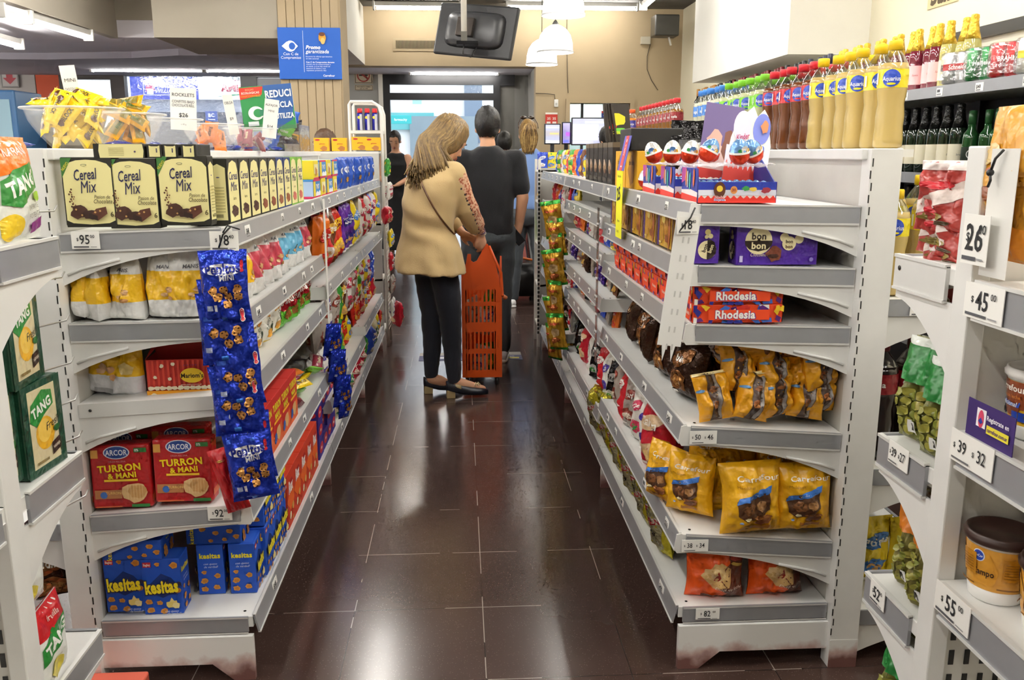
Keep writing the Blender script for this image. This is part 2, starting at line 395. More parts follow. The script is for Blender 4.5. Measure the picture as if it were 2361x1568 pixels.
# left far window wall
def X_(u, Y): return P(u, 200, Y=Y).x
def Z_(v, Y): return P(1062, v, Y=Y).z
YW = 12.4
lw_ = MB()
def wb(u0, v0, u1, v1, m, y0=YW, y1=YW+.12):
    lw_.box(X_(u0, YW), y0, Z_(v1, YW), X_(u1, YW), y1, Z_(v0, YW), m)
zb = 560
wb(-400, 90, 82, zb, mat('a8a39f', 'wall')); wb(84, 90, 137, zb, mat('c4573a', 'wall'))
DK = mat('2c2320', 'paint')
wb(137, 90, 172, zb, DK); wb(255, 90, 287, zb, DK); wb(172, 90, 255, 187, DK); wb(172, 330, 255, zb, DK)
wb(287, 90, 555, 178, mat('3a3a40', 'paint')); wb(287, 470, 555, zb, DK); wb(555, 90, 592, zb, mat('202024', 'paint')); wb(592, 90, 655, 180, mat('4a4a50', 'paint')); wb(592, 182, 655, 205, mat('6f7076', 'paint'), YW+.02); wb(592, 205, 655, 330, GREYW); wb(592, 330, 655, zb, DK)
wb(655, 90, 830, zb, GREYW)
struct('wall_windows', lw_)
gp = MB(); gp.box(X_(287, YW), YW+.05, Z_(470, YW), X_(555, YW), YW+.06, Z_(178, YW), mat('f4f8ff', 'clear')); struct('window_2', gp)
# outside
struct('street', B(-30, 12.4, -.15, 20, 45, -.02, mat('a9a9ab', 'wall')))
YO = 20.
fo = MB()
def fb_(u0, v0, u1, v1, m, y=0, th=.1): fo.box(X_(u0, YO), YO-y-th, Z_(v1, YO), X_(u1, YO), YO-y, Z_(v0, YO), m)
fb_(-300, -200, 1500, 420, mat('f3f3f3', 'wall'), 0, .3)
fb_(287, 232, 900, 262, mat('9aa0ab', 'wall'), .3); fb_(287, 262, 700, 430, mat('4c515b', 'wall'), .3)
fb_(880, 262, 1000, 300, mat('6fb7bb', 'wall'), .3); fb_(1070, 150, 1110, 330, mat('7d8da0', 'wall'), .3); fb_(945, 270, 1100, 420, mat('8b9aa3', 'wall'), .35)
struct('wall_facade', fo)
so = MB(); S20 = flat((0, YO-.45, 0), (1, 0, 0), (0, 0, 1))
def sgn_board(name, u0, v0, u1, v1, col, ops, label, Y, cat='sign', T=.04, kind='card'):
    x0, x1 = X_(u0, Y), X_(u1, Y); z0, z1 = Z_(v1, Y), Z_(v0, Y); w, h = x1-x0, z1-z0
    m = MB(); m.box(-w/2, 0, 0, w/2, T, h, mat(col, kind), b=min(.004, T/3)); m.art(ops, FR(0), w, h, kind=kind, h0=.001, dh=.001)
    return tag(ob(name, m, None, ((x0+x1)/2, Y-T, z0)), label, cat)
sgn_board('shop_sign', 287, 178, 660, 232, 'f6f6f6', [('r', .04, .0, .455, .96, '2540b4'), ('r', .118, .18, .345, .88, 'f0f0f0'), ('r', .121, .2, .342, .86, '2540b4'),
    ('e', .16, .45, .028, .028, 'c8306a'), ('r', .14, .22, .18, .45, 'dfe4f8'), ('e', .16, .75, .012, .012, 'dfe4f8'),
    ('t', 'SHERWIN', .19, .62, .26, 'ffffff', dict(al='l', i=.2, b=.01, fit=.13)), ('t', 'WILLIAMS', .19, .36, .26, 'ffffff', dict(al='l', i=.2, b=.01, fit=.14)),
    ('t', 'PINTURERIA', .7, .86, .18, '4a6a60', dict(fit=.26)), ('p', [(.57, .74), (.66, .8), (.76, .82), (.66, .77)], 'c02040'), ('t', 'AMiCA', .60, .5, .42, 'b5183e', dict(al='l', b=.05, fit=.25)),
    ('p', [(.57, .12), (.66, .22), (.8, .26), (.66, .16)], '3a9a60')], 'blue and white paint shop sign across the street seen through the left window', 19.5)
sgn_board('shop_sign', 470, 258, 497, 281, '2b4fa0', [('t', 'BC', .5, .6, .5, 'ffffff'), ('r', .2, .15, .8, .22, 'ffffff')], 'small square blue hanging sign with white letters across the street', 18.5)
sgn_board('shop_sign', 897, 266, 947, 286, '3fb3b5', [('t', 'farmacity', .5, .5, .4, 'dff8f8', dict(fit=.7))], 'teal shop sign across the street seen through the doorway', 19)
sgn_board('shop_sign', 940, 228, 982, 246, 'dfeaea', [('r', .25, .3, .75, .8, '9fd8d0')], 'pale shop sign with a green mark above the doorway view', 19)
# parked car outside
cr = MB(); X0 = P(490, 300, Y=16).x
body = [(-1.7, .3), (-1.75, .75), (-1.2, .9), (-.8, 1.3), (.5, 1.32), (1.1, .92), (1.7, .8), (1.75, .35)]
cr.prism(body, 'y', -.75, .75, mat('a9adb3', 'glass')); cr.prism([(-1.08, .92), (-.74, 1.24), (.45, 1.26), (.95, .92)], 'y', -.76, -.74, mat('20242a', 'glass'))
carO = empty('car', (X0, 16, -.02)); ob('body', cr, carO)
for x in (-1.1, 1.1):
    for y in (-.7, .7): ob('wheel', MB().lathe([(.28, -.1), (.32, -.05), (.32, .05), (.28, .1)], mat('1a1a1a', 'plastic'), T=Matrix.Translation((x, y, .32)) @ Matrix.Rotation(pi/2, 4, 'X')), carO)
tag(carO, 'silver grey car parked in the street outside the left window', 'car')
# world and sun
w = bpy.data.worlds.new('sky'); SC.world = w; w.use_nodes = True; bg = w.node_tree.nodes['Background']
bg.inputs['Color'].default_value = (.86, .93, 1, 1); bg.inputs['Strength'].default_value = 2.0
# ================================================================ lamps
TUBE = glow('fbf7f0', 52, 'fluorescent_tube')
HOUS = mat('d8d6d0', 'paint')
def fixture(c, L_, ang, label, n=1, group=None, roll=0):
    t = empty('ceiling_light', c, (0, 0, ang))
    ob('housing', MB().box(-L_/2, -.024, .035, L_/2, .024, .085, HOUS, b=.008), t)
    for s in ((0,) if n == 1 else (-.022, .022)):
        ob('tube', MB().tube([(-L_/2+.03, s, .01), (L_/2-.03, s, .01)], .014, TUBE), t)
    for e in (-1, 1): ob('end_cap', MB().box(e*L_/2-.012, -.045, -.01, e*L_/2+.012, .045, .09, HOUS, b=.004), t)
    return tag(t, label, 'ceiling light', group)
def fx_px(u0, v0, u1, v1, z, label):
    a, b_ = P(u0, v0, Z=z), P(u1, v1, Z=z); c = (a+b_)/2
    return fixture((c.x, c.y, z), (b_-a).length, math.atan2(b_.y-a.y, b_.x-a.x), label)
fx_px(0, 37, 62, 53, 2.34, 'fluorescent tube light on the low left ceiling, nearer of the two in line')
fx_px(66, 52, 205, 92, 2.40, 'long fluorescent tube light on the low left ceiling above the fridge side')
fx_px(-60, 84, 45, 112, 2.34, 'fluorescent tube light at the far left edge by the arrow sign')
def fx_y(u0, u1, v, Y, label, n=1):
    a, b_ = P(u0, v, Y=Y), P(u1, v, Y=Y); c = (a+b_)/2
    return fixture((c.x, Y, c.z), b_.x-a.x, 0, label, n)
fx_y(212, 470, 165, 11.6, 'fluorescent tube light above the left shop window, outer half')
fx_y(476, 655, 166, 11.6, 'fluorescent tube light above the left shop window, beside the plank column')
fx_y(945, 1150, 172, 11.9, 'short fluorescent tube light over the entrance door')
fx_y(862, 1060, 22, 10.6, 'fluorescent tube light on the front wall above the air grille')
fx_y(1168, 1470, 22, 10.6, 'fluorescent tube light on the front wall behind the dome lamps')
fx_px(1483, 22, 1560, -45, 2.98, 'fluorescent tube light running forward near the dark loudspeaker')
# the shop's other ceiling tubes over the aisles, above and behind the camera
k = 0
for y in (9.0, 6.6, 4.2, 1.8, -.6):
    for x in (-2.4, -.75, 1.0, 2.0):
        if y > 7 and x < -.5: continue
        if y == 9.0 and x > .5: continue
        side = {-2.4: 'left hand', -.75: 'left shelving', 1.0: 'right shelving', 2.0: 'bottle wall'}[x]
        fixture((x, y, 3.0), 1.5, pi/2, 'ceiling tube light over the %s aisle, %s from the back' % (side, ORD[int((y+.6)/2.4+.1)]), 2, 'ceiling tube lights over the aisles')
for q, (x, y) in enumerate(((-6.3, 9.4), (-6.6, 11.2), (-7.4, 8.0))): fixture((x, y, 2.34), 1.5, pi/2, 'added unseen tube light under the low ceiling beyond the fridge, %s counted' % ORD[q], 2, 'added unseen tube lights beyond the fridge')  # added out of view to brighten the low ceiling
for y in (6.4, 4.4, 2.4, .4):
    for x in (-4.3, -6.3): fixture((x, y, 2.34), 1.5, pi/2, 'added unseen tube light under the low left ceiling, %s row, %s from the back' % ('outer' if x < -5 else 'inner', ORD[int(y/2)]), 2, 'added unseen tube lights under the low ceiling')  # extra unseen rows, added to lift the dark low left ceiling
fixture((2.1, 12.0, 2.5), 1.2, 0, 'added unseen tube light inside the small office behind the window', 2)  # added inside the office so that its window looks bright
fixture((1.6, 12.5, 2.5), 1.0, 0, 'added unseen short tube light at the back of the small office', 2)  # second tube added out of sight to light the office
# dome pendants
DOME = glow('fffdf4', 2.6, 'lit_dome')
for nm, u, v0, v1, Y, lab in (('a', 1299, -40, 37, 7.56, 'white dome pendant lamp cut by the top of the picture'), ('b', 1280, 57, 122, 8.9, 'white dome pendant lamp, middle one hanging just below the top one'), ('c', 1249, 90, 150, 10.2, 'white dome pendant lamp hanging lowest and farthest')):
    bt = P(u, v1, Y=Y); tp = P(u, v0, Y=Y); h = tp.z-bt.z; r = .175
    t = empty('pendant_lamp', bt)
    ob('dome', MB().lathe([(r*1.03, 0), (r, .012), (r*.97, h*.35), (r*.86, h*.62), (r*.62, h*.84), (r*.34, h*.96), (.03, h)], DOME, 28, cap=False), t)
    ob('rim', MB().lathe([(r*1.03, 0), (r*1.06, .004), (r*1.05, .014), (r, .018)], mat('f4f4f4', 'plastic'), 28, cap=False), t)
    ob('bulb', MB().ball((0, 0, h*.45), .04, .04, .06, glow('fff6e0', 30, 'bulb')), t)
    ob('socket', MB().lathe([(.03, h*.6), (.035, h*.98), (.03, h*1.05), (.012, h*1.15)], mat('c8c8c8', 'metal')), t)
    ob('cord', MB().tube([(0, 0, h*1.1), (0, 0, 3.12-bt.z)], .004, mat('333333', 'plastic')), t)
    tag(t, lab, 'lamp')
# ================================================================ wall things
def plain(name, mb, loc, label, cat, rot=(0, 0, 0), group=None): return tag(ob(name, mb, None, loc, rot), label, cat, group)
vt = empty('air_vent', (P(974, 118, Y=11).x, 11, P(974, 118, Y=11).z)); vw = .70
ob('frame', MB().box(-vw/2, -.012, 0, vw/2, 0, .15, mat('b3a182', 'paint')), vt); ob('backing', MB().box(-vw/2+.03, -.014, .03, vw/2-.03, -.012, .12, mat('2a2622', 'paint')), vt)
gm = MB()
for k in range(38): gm.box(-vw/2+.035+k*(vw-.07)/38, -.022, .028, -vw/2+.041+k*(vw-.07)/38, -.012, .122, mat('a3926f', 'paint'))
ob('grille', gm, vt); tag(vt, 'beige air grille with thin upright slats in the front wall', 'vent')
sgn_board('promo_sign', 647, 67, 790, 185, '1f5fc0', [('r', .40, .14, .405, .94, 'ffffff'), ('p', [(.06, .64), (.145, .73), (.12, .64), (.145, .55)], 'ffffff'), ('e', .20, .64, .085, .085, 'ffffff'), ('e', .225, .64, .05, .055, '1f5fc0'), ('r', .22, .60, .32, .68, '1f5fc0'), ('p', [(.25, .73), (.32, .64), (.25, .55), (.28, .64)], 'ffffff'),
    ('t', 'Con C de', .2, .49, .075, 'ffffff', dict(b=.005)), ('t', 'Compromiso', .2, .42, .075, 'ffffff', dict(b=.005)), ('t', 'Promo', .44, .62, .10, 'ffffff', dict(al='l', i=.25, b=.04)), ('t', 'garantizada', .44, .54, .10, 'ffffff', dict(al='l', i=.2, b=.012)),
    ('b', .72, .80, .06, .09, 'e0a030', 4), ('e', .72, .74, .035, .05, 'e8c070'), ('e', .71, .87, .05, .03, '6a3a20'),
    ('t', 'Encontra las ofertas que tenemos', .44, .44, .04, 'e8eefc', dict(al='l', b=0, fit=.42)), ('t', 'en esta sucursal', .44, .40, .04, 'e8eefc', dict(al='l', b=0)),
    ('t', 'Con C de Compromiso durante', .44, .33, .042, 'ffffff', dict(al='l', b=.02, fit=.5)), ('t', 'cuando vos te comprometes a', .44, .29, .04, 'e8eefc', dict(al='l', b=0, fit=.5)), ('t', 'en stock, y si no hay stock en', .44, .25, .04, 'e8eefc', dict(al='l', b=0, fit=.5)), ('t', 'atencion al cliente y nos', .44, .21, .04, 'e8eefc', dict(al='l', b=0, fit=.48)), ('t', 'repuestos proximos dias', .44, .17, .04, 'e8eefc', dict(al='l', b=0, fit=.42)), ('t', 'Carrefour', .80, .07, .055, 'ffffff', dict(b=.02))],
    'blue promotion sign with white lettering hung on the plank column', 7.98, T=.02)
sgn_board('no_smoking_sign', 818, 156, 860, 194, 'cfc2a8', [('r', .04, .04, .96, .96, '3a342c'), ('r', .07, .07, .93, .93, 'cfc2a8'), ('e', .5, .5, .36, .36, 'a8443c'), ('e', .5, .5, .29, .29, 'cfc2a8'), ('r', .26, .46, .74, .54, '2a2622'), ('p', [(.24, .66), (.30, .74), (.76, .34), (.70, .26)], 'a8443c')], 'square no smoking sign beside the entrance', 12.18, T=.01)
sgn_board('notice_plate', 818, 197, 860, 209, 'cfc2a8', [('r', .03, .06, .97, .94, '3a342c'), ('r', .05, .12, .95, .88, 'cfc2a8'), ('t', 'PROHIBIDO FUMAR', .5, .65, .3, '2a2622', dict(fit=.85)), ('t', 'LEY N 1799', .5, .3, .3, '2a2622', dict(fit=.6))], 'narrow notice plate under the no smoking sign', 12.18, T=.01)
sgn_board('arrow_sign', 5, 150, 46, 206, '6a6664', [('r', .08, .05, .92, .95, 'a9a3a0'), ('t', 'Salida', .5, .87, .09, '6a1a1a', dict(fit=.6)), ('p', [(.5, .12), (.88, .38), (.68, .38), (.68, .74), (.32, .74), (.32, .38), (.12, .38)], '9a1628')], 'grey sign with a dark red arrow pointing down on the far left wall', 12.38, T=.01)
sgn_board('price_poster', 1258, 259, 1286, 287, 'c8362c', [('r', 0, .85, 1, 1, 'f0ece4'), ('t', '35', .28, .5, .3, 'f0ece4'), ('t', '35', .72, .5, .3, 'f0ece4'), ('r', .1, .1, .42, .25, 'f0ece4'), ('r', .58, .1, .9, .25, 'f0ece4')], 'small red and white poster above the checkout screens', 10.98, T=.008)
sgn_board('window_notice', 1388, 255, 1405, 272, '2a3a8a', [('r', 0, .7, 1, 1, 'c03030'), ('t', 'tarjeta', .5, .4, .2, 'ffffff', dict(fit=.8))], 'small blue and red notice stuck on the office window', 11.04, T=.004)
plain('alarm_box', MB().box(-.06, -.05, 0, .06, 0, .09, mat('b9b2a0', 'plastic'), b=.006), (P(1487, 103, Y=11).x, 11, P(1487, 103, Y=11).z), 'small pale junction box on the beige wall under the loudspeaker', 'junction box')
plain('wall_intercom', MB().box(-.025, -.03, 0, .025, 0, .09, mat('efeeea', 'plastic'), b=.006).box(-.012, -.034, .02, .012, -.03, .05, mat('c4c4c0', 'plastic')), (P(1282, 247, Y=11).x, 11, P(1282, 247, Y=11).z), 'small white wall unit with a cable beside the door recess', 'wall unit')
def cable(pts, Y, label, r=.004, col='4a4036'):
    q = [P(u, v, Y=Y) for u, v in pts]; o = q[0]; m = MB().tube([a-o for a in q], r, mat(col, 'plastic'), 5); plain('cable', m, o, label, 'cable')
cable([(1500, 100), (1492, 130), (1492, 160), (1502, 185), (1517, 208)], 10.99, 'thin cable curling down the beige wall from the junction box')
cable([(1235, 215), (1262, 216), (1279, 218), (1280, 230)], 10.99, 'thin cable running across to the white wall unit')
cable([(1307, 35), (1307, 120), (1308, 170), (1310, 214)], 10.99, 'thin dark cable hanging down behind the dome lamps')
spk = empty('loudspeaker', P(1533, 62, Y=10.3)); ob('cabinet', MB().box(-.14, -.12, -.11, .14, .12, .12, mat('26241f', 'plastic'), b=.012), spk); ob('bracket', MB().box(-.02, .1, -.03, .02, .4, .02, mat('3a352c', 'metal')).tube([(.05, 0, -.11), (.08, .02, -.2)], .012, mat('d8d6d0', 'plastic')), spk)
tag(spk, 'dark loudspeaker mounted high in the right corner', 'loudspeaker')
# hanging television seen from behind
tvp = P(1095, 70, Y=6); tv = empty('television', tvp, (R(-10), R(7), R(-28)))
ob('case', MB().box(-.29, 0, -.17, .29, .035, .17, mat('2b2b2d', 'plastic'), b=.012), tv)
ob('back_bulge', MB().loft([((0, -.0, .0), .22, .12, (1, 0, 0), (0, 0, 1)), ((0, -.03, .0), .2, .105, (1, 0, 0), (0, 0, 1)), ((0, -.045, 0), .16, .08, (1, 0, 0), (0, 0, 1))], mat('3a3a3c', 'plastic'), 24, pw=5), tv)
ob('screen', MB().box(-.27, .036, -.15, .27, .038, .15, mat('0c0c0e', 'glass')), tv)
ob('mount_plate', MB().box(-.1, -.08, -.06, .02, -.045, .06, mat('4a4440', 'metal'), b=.004), tv)
tag(tv, 'black flat television hung from a pole and seen from behind', 'television')
pole = empty('hanging_pole', (P(1070, 90, Y=5.85).x, 5.85, 0))
zq = P(1070, 92, Y=5.85).z
ob('pole', MB().tube([(0, 0, zq), (0, 0, 3.12)], .019, mat('e6e2d6', 'paint'), 14), pole); ob('bracket', MB().box(-.05, -.04, zq-.03, .09, .07, zq-.01, mat('1c1c1e', 'metal'), b=.003).box(-.02, -.02, zq-.02, .02, .02, zq+.05, mat('6a6862', 'metal')), pole)
ob('cable', MB().tube([(0, -.02, zq-.02), (-.01, -.03, zq-.09), (.04, -.03, zq-.11), (.08, -.02, zq-.05)], .004, mat('151515', 'plastic'), 6), pole)
tag(pole, 'cream ceiling pole that carries the television', 'pole')
# lettered panel at the top right
lp = P(2160, 8, X=2.745)
m = MB(); m.box(-.006, -.22, 0, 0, .1, .2, mat('cdb98c', 'card')); m.art([('t', '5am', .5, .35, .7, '4a3c22', dict(b=.05, fit=.9, i=.2))], flat((-.006, -.06, 0), (0, -1, 0), (0, 0, 1)), .32, .2)
plain('wall_panel', m, (2.7495, lp.y, lp.z-.02), 'beige panel with dark ornate lettering cut by the top edge above the champagne', 'sign')
# fridge, board and box on the far left
fr = empty('drinks_fridge', (P(-10, 300, Y=9.2).x, 9.2, 0)); zt = P(0, 207, Y=9.2).z
ob('cabinet', MB().box(-.35, 0, 0, .22, .6, zt, mat('3f6f9f', 'plastic'), b=.02), fr); ob('glass_door', MB().box(-.3, -.012, .25, .17, 0, zt-.09, mat('9fc4d4', 'glass'), b=.004), fr)
tag(fr, 'blue framed drinks fridge at the far left', 'fridge')
plain('wooden_crate', B(-.12, 0, 0, .12, .2, .26, mat('6b4a26', 'wall'), .005), (P(40, 290, Y=10).x, 10, P(40, 290, Y=10).z-.02), 'brown wooden box standing behind the yellow candy bowl', 'box')
cb = empty('side_counter', (-5.4, 10.2, 0)); ob('worktop', B(-1.2, -.3, P(100, 305, Y=10).z-.3, 1.6, .4, P(100, 290, Y=10).z-.02, mat('3a332c', 'wall'), .01), cb); ob('body', B(-1.15, -.25, 0, 1.55, .35, P(100, 305, Y=10).z-.3, mat('4a443e', 'wall')), cb)
tag(cb, 'dark counter along the far left window', 'counter')
# ================================================================ shelving
STEEL = mat('e9e9e6', 'paint'); STEEL2 = mat('dadad7', 'paint'); RAIL = mat('a2a4a8', 'rail'); LABEL = mat('f2f1ec', 'paper'); INK = mat('2e2e30', 'paper'); SLOT = mat('2c2b29', 'paint')
def scuffed():
    m, N, L, b = new_mat('scuffed_paint'); tc = N.new('ShaderNodeTexCoord'); sp = N.new('ShaderNodeSeparateXYZ'); L.new(tc.outputs['Object'], sp.inputs[0])
    nz_ = N.new('ShaderNodeTexNoise'); nz_.inputs['Scale'].default_value = 22; nz_.inputs['Detail'].default_value = 5; L.new(tc.outputs['Object'], nz_.inputs['Vector'])
    mr = N.new('ShaderNodeMapRange'); mr.inputs['From Min'].default_value = 0; mr.inputs['From Max'].default_value = .085; mr.inputs['To Min'].default_value = .75; mr.inputs['To Max'].default_value = -.35; mr.clamp = False; L.new(sp.outputs['Z'], mr.inputs['Value'])
    ad = N.new('ShaderNodeMath'); ad.operation = 'ADD'; ad.use_clamp = True; L.new(mr.outputs['Result'], ad.inputs[0]); L.new(nz_.outputs['Fac'], ad.inputs[1])
    sb = N.new('ShaderNodeMath'); sb.operation = 'SUBTRACT'; sb.use_clamp = True; L.new(ad.outputs[0], sb.inputs[0]); sb.inputs[1].default_value = .25
    cr = N.new('ShaderNodeValToRGB'); L.new(sb.outputs[0], cr.inputs['Fac']); e = cr.color_ramp.elements; e[0].position = .05; e[0].color = lin('e9e9e6'); e[1].position = .8; e[1].color = lin('6a3a34'); q = e.new(.4); q.color = lin('c4a8a2')
    L.new(cr.outputs['Color'], b.inputs['Base Color']); b.inputs['Roughness'].default_value = .5; return m
RUST = scuffed()
def tagmesh(w=.05, h=.034, ops=None, ink=True):
    m = MB(); m.box(-w/2, 0, 0, w/2, .0012, h, LABEL)
    m.art(ops if ops else [('r', .12, .45, .6, .8, '55565a'), ('r', .12, .12, .8, .28, '8a8b90')], FR(0), w, h, kind='paper', h0=.0003, dh=.0003)
    return m.mesh('price_tag')
TAGS = [tagmesh(), tagmesh(.04, .034, [('t', '$26', .45, .55, .6, '3a3a3c')]), tagmesh(.055, .034, [('t', '$48', .4, .55, .6, '3a3a3c'), ('r', .1, .08, .7, .2, '77777a')])]
def price_ops(txt, txt2=None, cents='00'):
    if txt2: return [('t', '$', .10, .52, .22, '2a2a2c', dict(b=.01)), ('t', txt, .29, .55, .55, '2a2a2c', dict(b=.008, sx=.8)), ('t', '$', .56, .52, .22, '2a2a2c', dict(b=.01)), ('t', txt2, .75, .55, .55, '2a2a2c', dict(b=.008, sx=.8)), ('r', .08, .10, .5, .16, '6a6a6c')]
    return [('t', '$', .22, .55, .25, '2a2a2c', dict(b=.01)), ('t', txt, .47, .55, .75, '2a2a2c', dict(b=.012, sx=.8)), ('t', cents, .76, .72, .26, '2a2a2c', dict(b=.01)), ('r', .08, .08, .62, .16, '55555a'), ('r', .68, .10, .9, .14, '9a9a9c')]
def bracket(x0, x1, z, y0, y1, m=STEEL, deep=.115, tip=.035):
    "side plate under a shelf: deep at the spine x0, thin at the tip x1"
    n = 10; pts = [(x0, z-.04), (x1, z-.04), (x1, z-.04-.004)]
    for i in range(n+1):
        t = i/n; pts.append((x1+(x0-x1)*t, z-.046-(deep-tip)*(t**2.6)))
    return MB().prism(pts, 'y', y0, y1, m)
def unit(name, s, xs, xf, ys, zs, label, rnd, deck, other, posts, yend):
    """s=+1 opens to +x. xs spine face, xf front edge. ys bay limits, zs[b] = [(z_front, z_spine), ...]"""
    g = empty(name, (xs, ys[0], 0)); O = V((xs, ys[0], 0))
    def part(n, mb, par=None, loc=(0, 0, 0), rot=(0, 0, 0)): return ob(n, mb, par or g, loc, rot)
    L_ = lambda x: x-xs
    Y0 = ys[0]
    tw = posts
    for i, y in enumerate(ys):
        m = MB(); a, b_ = (0, tw) if s < 0 else (-tw, 0)
        m.box(a, y-Y0-.03 if i == 0 else y-Y0-.02, 0, b_, y-Y0+.02, 1.412, STEEL, b=.002)
        if i == 0:
            xx = 0 if s > 0 else .006
            for k in range(44):
                z = .10+k*.0295; sd = .004 if k % 2 else 0
                m.box(xx-.006+sd, y-Y0-.0308, z, xx-.003+sd, y-Y0-.029, z+.02, SLOT)
            m.box(a, y-Y0-.0305, 0, b_, y-Y0-.0295, .085, RUST)
        part('upright', m)
        m = MB(); f = L_(xf)
        m.prism([(0, .05), (f*.72, .05), (f*.86, 0), (f, 0), (f, .13), (0, .13)], 'y', y-Y0-.012, y-Y0+.004, RUST)
        part('foot', m)
    m = MB(); m.box(-.003*s, .02, .13, -.02*s, ys[-1]-Y0, 1.41, mat('cfcdc6', 'paint')); 
    part('back_panel', m)
    x0, x1 = deck; m = MB()
    if s > 0: m.box(L_(x0), -.01, 1.385, L_(x1), ys[-1]-Y0, 1.412, STEEL, b=.003)
    else: m.box(L_(x0), -.01, 1.385, L_(x0)+.098, ys[-1]-Y0, 1.412, STEEL, b=.003).box(L_(x0)+.098, .30, 1.39, L_(1.285), ys[-1]-Y0, 1.412, STEEL).box(L_(1.285), .68, 1.39, L_(1.375), ys[-1]-Y0, 1.412, STEEL)
    part('top_deck', m)
    for b_ in range(len(ys)-1):
        ya, yb = ys[b_]-Y0+.003, ys[b_+1]-Y0-.003
        for j, (zf, zi) in enumerate([(.18, .18)]+list(zs[b_])):
            f = L_(xf); m = MB()
            if isinstance(ya, float): pass
            vs = [(0, ya, zi), (f, ya, zf), (f, yb, zf), (0, yb, zi), (0, ya, zi-.03), (f, ya, zf-.03), (f, yb, zf-.03), (0, yb, zi-.03)]
            m.add(vs, [(0, 1, 2, 3), (4, 5, 6, 7), (0, 1, 5, 4), (1, 2, 6, 5), (2, 3, 7, 6), (3, 0, 4, 7)], STEEL)
            for q in (.06, .3, .55): m.lathe([(.004, zf+.0005), (.004, zf+.001)], SLOT, 8, T=Matrix.Translation((f*.93, ya+.03+q*.0+q*(yb-ya)*.0, 0)) )
            sh = part('shelf', m)
            # front rail with a clear cover
            r = MB(); e = .012*s; h = .044
            r.add([(f, ya, zf+.004), (f+e*.5, ya, zf+.004), (f+e*1.4, ya, zf-h), (f+e, ya, zf-h), (f, yb, zf+.004), (f+e*.5, yb, zf+.004), (f+e*1.4, yb, zf-h), (f+e, yb, zf-h)], [(0, 1, 2, 3), (4, 5, 6, 7), (0, 1, 5, 4), (1, 2, 6, 5), (2, 3, 7, 6), (3, 0, 4, 7)], RAIL)
            r.box(min(f, f+e*.6), ya, zf+.002, max(f, f+e*.6), yb, zf+.006, STEEL2)
            r.box(min(f+e, f+e*1.6), ya, zf-h-.003, max(f+e, f+e*1.6), yb, zf-h+.001, STEEL2)
            rl = part('price_rail', r, sh)
            if j == 0: r2 = MB(); 
            n = rnd.randint(3, 5) if j else 2
            for k in range(n):
                y = ya+(yb-ya)*(k+rnd.uniform(.15, .85))/n
                t = ob('price_tag', rnd.choice(TAGS), sh, (f+e*1.02+s*.0022, y, zf-h+.004), (0, 0, pi/2*s))
                t.rotation_euler = (R(-6) , 0, pi/2*s)
            if j:
                for y, th in ((ya, .004), (yb-.004, .004)):
                    bm_ = MB(); n_ = 10; pts = [(0, zi-.03), (f, zf-.03), (f, zf-.05)]
                    for i in range(n_+1):
                        t = i/n_; pts.append((f*(1-t), zf+(zi-zf)*t-.052-.075*t**2.6))
                    bm_.prism(pts, 'y', y, y+th, STEEL); bm_.tube([(f*.35, y-.001, zi-.062), (f*.12, y-.001, zi-.085), (f*.03, y-.001, zi-.1)], .004, STEEL2, 6)
                    part('bracket', bm_, sh)
                bm_ = MB(); bm_.prism([(f-.0*s, zf+.004), (f+.014*s, zf+.002), (f+.02*s, zf-.04), (f+.012*s, zf-.052), (f-.02*s, zf-.052)], 'y', ya-.004, ya, STEEL); part('rail_end_cap', bm_, sh)
            if b_ == 0 and not (s > 0 and abs(zf-.79) < .03):
                er = MB(); hh = .042; xa = .004*s; xb = f-.012*s
                er.add([(xa, ya-.006, zi+.002), (xb, ya-.006, zf+.002), (xb, ya-.006, zf-hh), (xa, ya-.006, zi-hh), (xa, ya, zi+.002), (xb, ya, zf+.002), (xb, ya, zf-hh), (xa, ya, zi-hh)], [(0, 1, 2, 3), (4, 5, 6, 7), (0, 1, 5, 4), (1, 2, 6, 5), (2, 3, 7, 6), (3, 0, 4, 7)], RAIL)
                for dz, m_ in ((.002, STEEL2), (-hh, STEEL2)):
                    er.add([(xa, ya-.008, zi+dz), (xb, ya-.008, zf+dz), (xb, ya-.008, zf+dz-.004), (xa, ya-.008, zi+dz-.004)], [(0, 1, 2, 3)], m_)
                part('end_rail', er, sh)
            elif b_ == 0:
                er = MB(); er.add([(.004*s, ya-.004, zi+.002), (f, ya-.004, zf+.002), (f, ya-.004, zf-.034), (.004*s, ya-.004, zi-.034)], [(0, 1, 2, 3)], STEEL2)
                er.lathe([(.004, 0), (.004, .001)], SLOT, 8, T=Matrix.Translation((f*.08, ya-.0045, zi-.014)) @ Matrix.Rotation(pi/2, 4, 'X')); part('end_lip', er, sh)
    # other side: plain shelves, seen past the end upright
    for z in other:
        d = .42; q = -s*(tw); m = MB(); m.box(q, .0, z-.03, q-s*d, ys[-1]-Y0, z, STEEL); m.box(q, -.006, z-.042, q-s*(d-.01), 0, z+.002, RAIL)
        sh = part('shelf', m)
        n_ = 10; f = -s*d; pts = [(q, z-.042), (q+f, z-.042), (q+f, z-.052)]
        for i in range(n_+1):
            t = i/n_; pts.append((q+f*(1-t), z-.054-.08*t**2.6))
        part('bracket', MB().prism(pts, 'y', 0, .004, STEEL), sh)
        rr = MB(); rr.box(q-s*d, 0, z-.044, q-s*(d+.012), ys[-1]-Y0, z+.003, RAIL); part('price_rail', rr, sh)
    return tag(g, label, 'shelving unit')
rnd = random.Random(3)
LY = [2.15, 3.56, 4.93, 6.15]; LXF = -.572; LXS = -.97
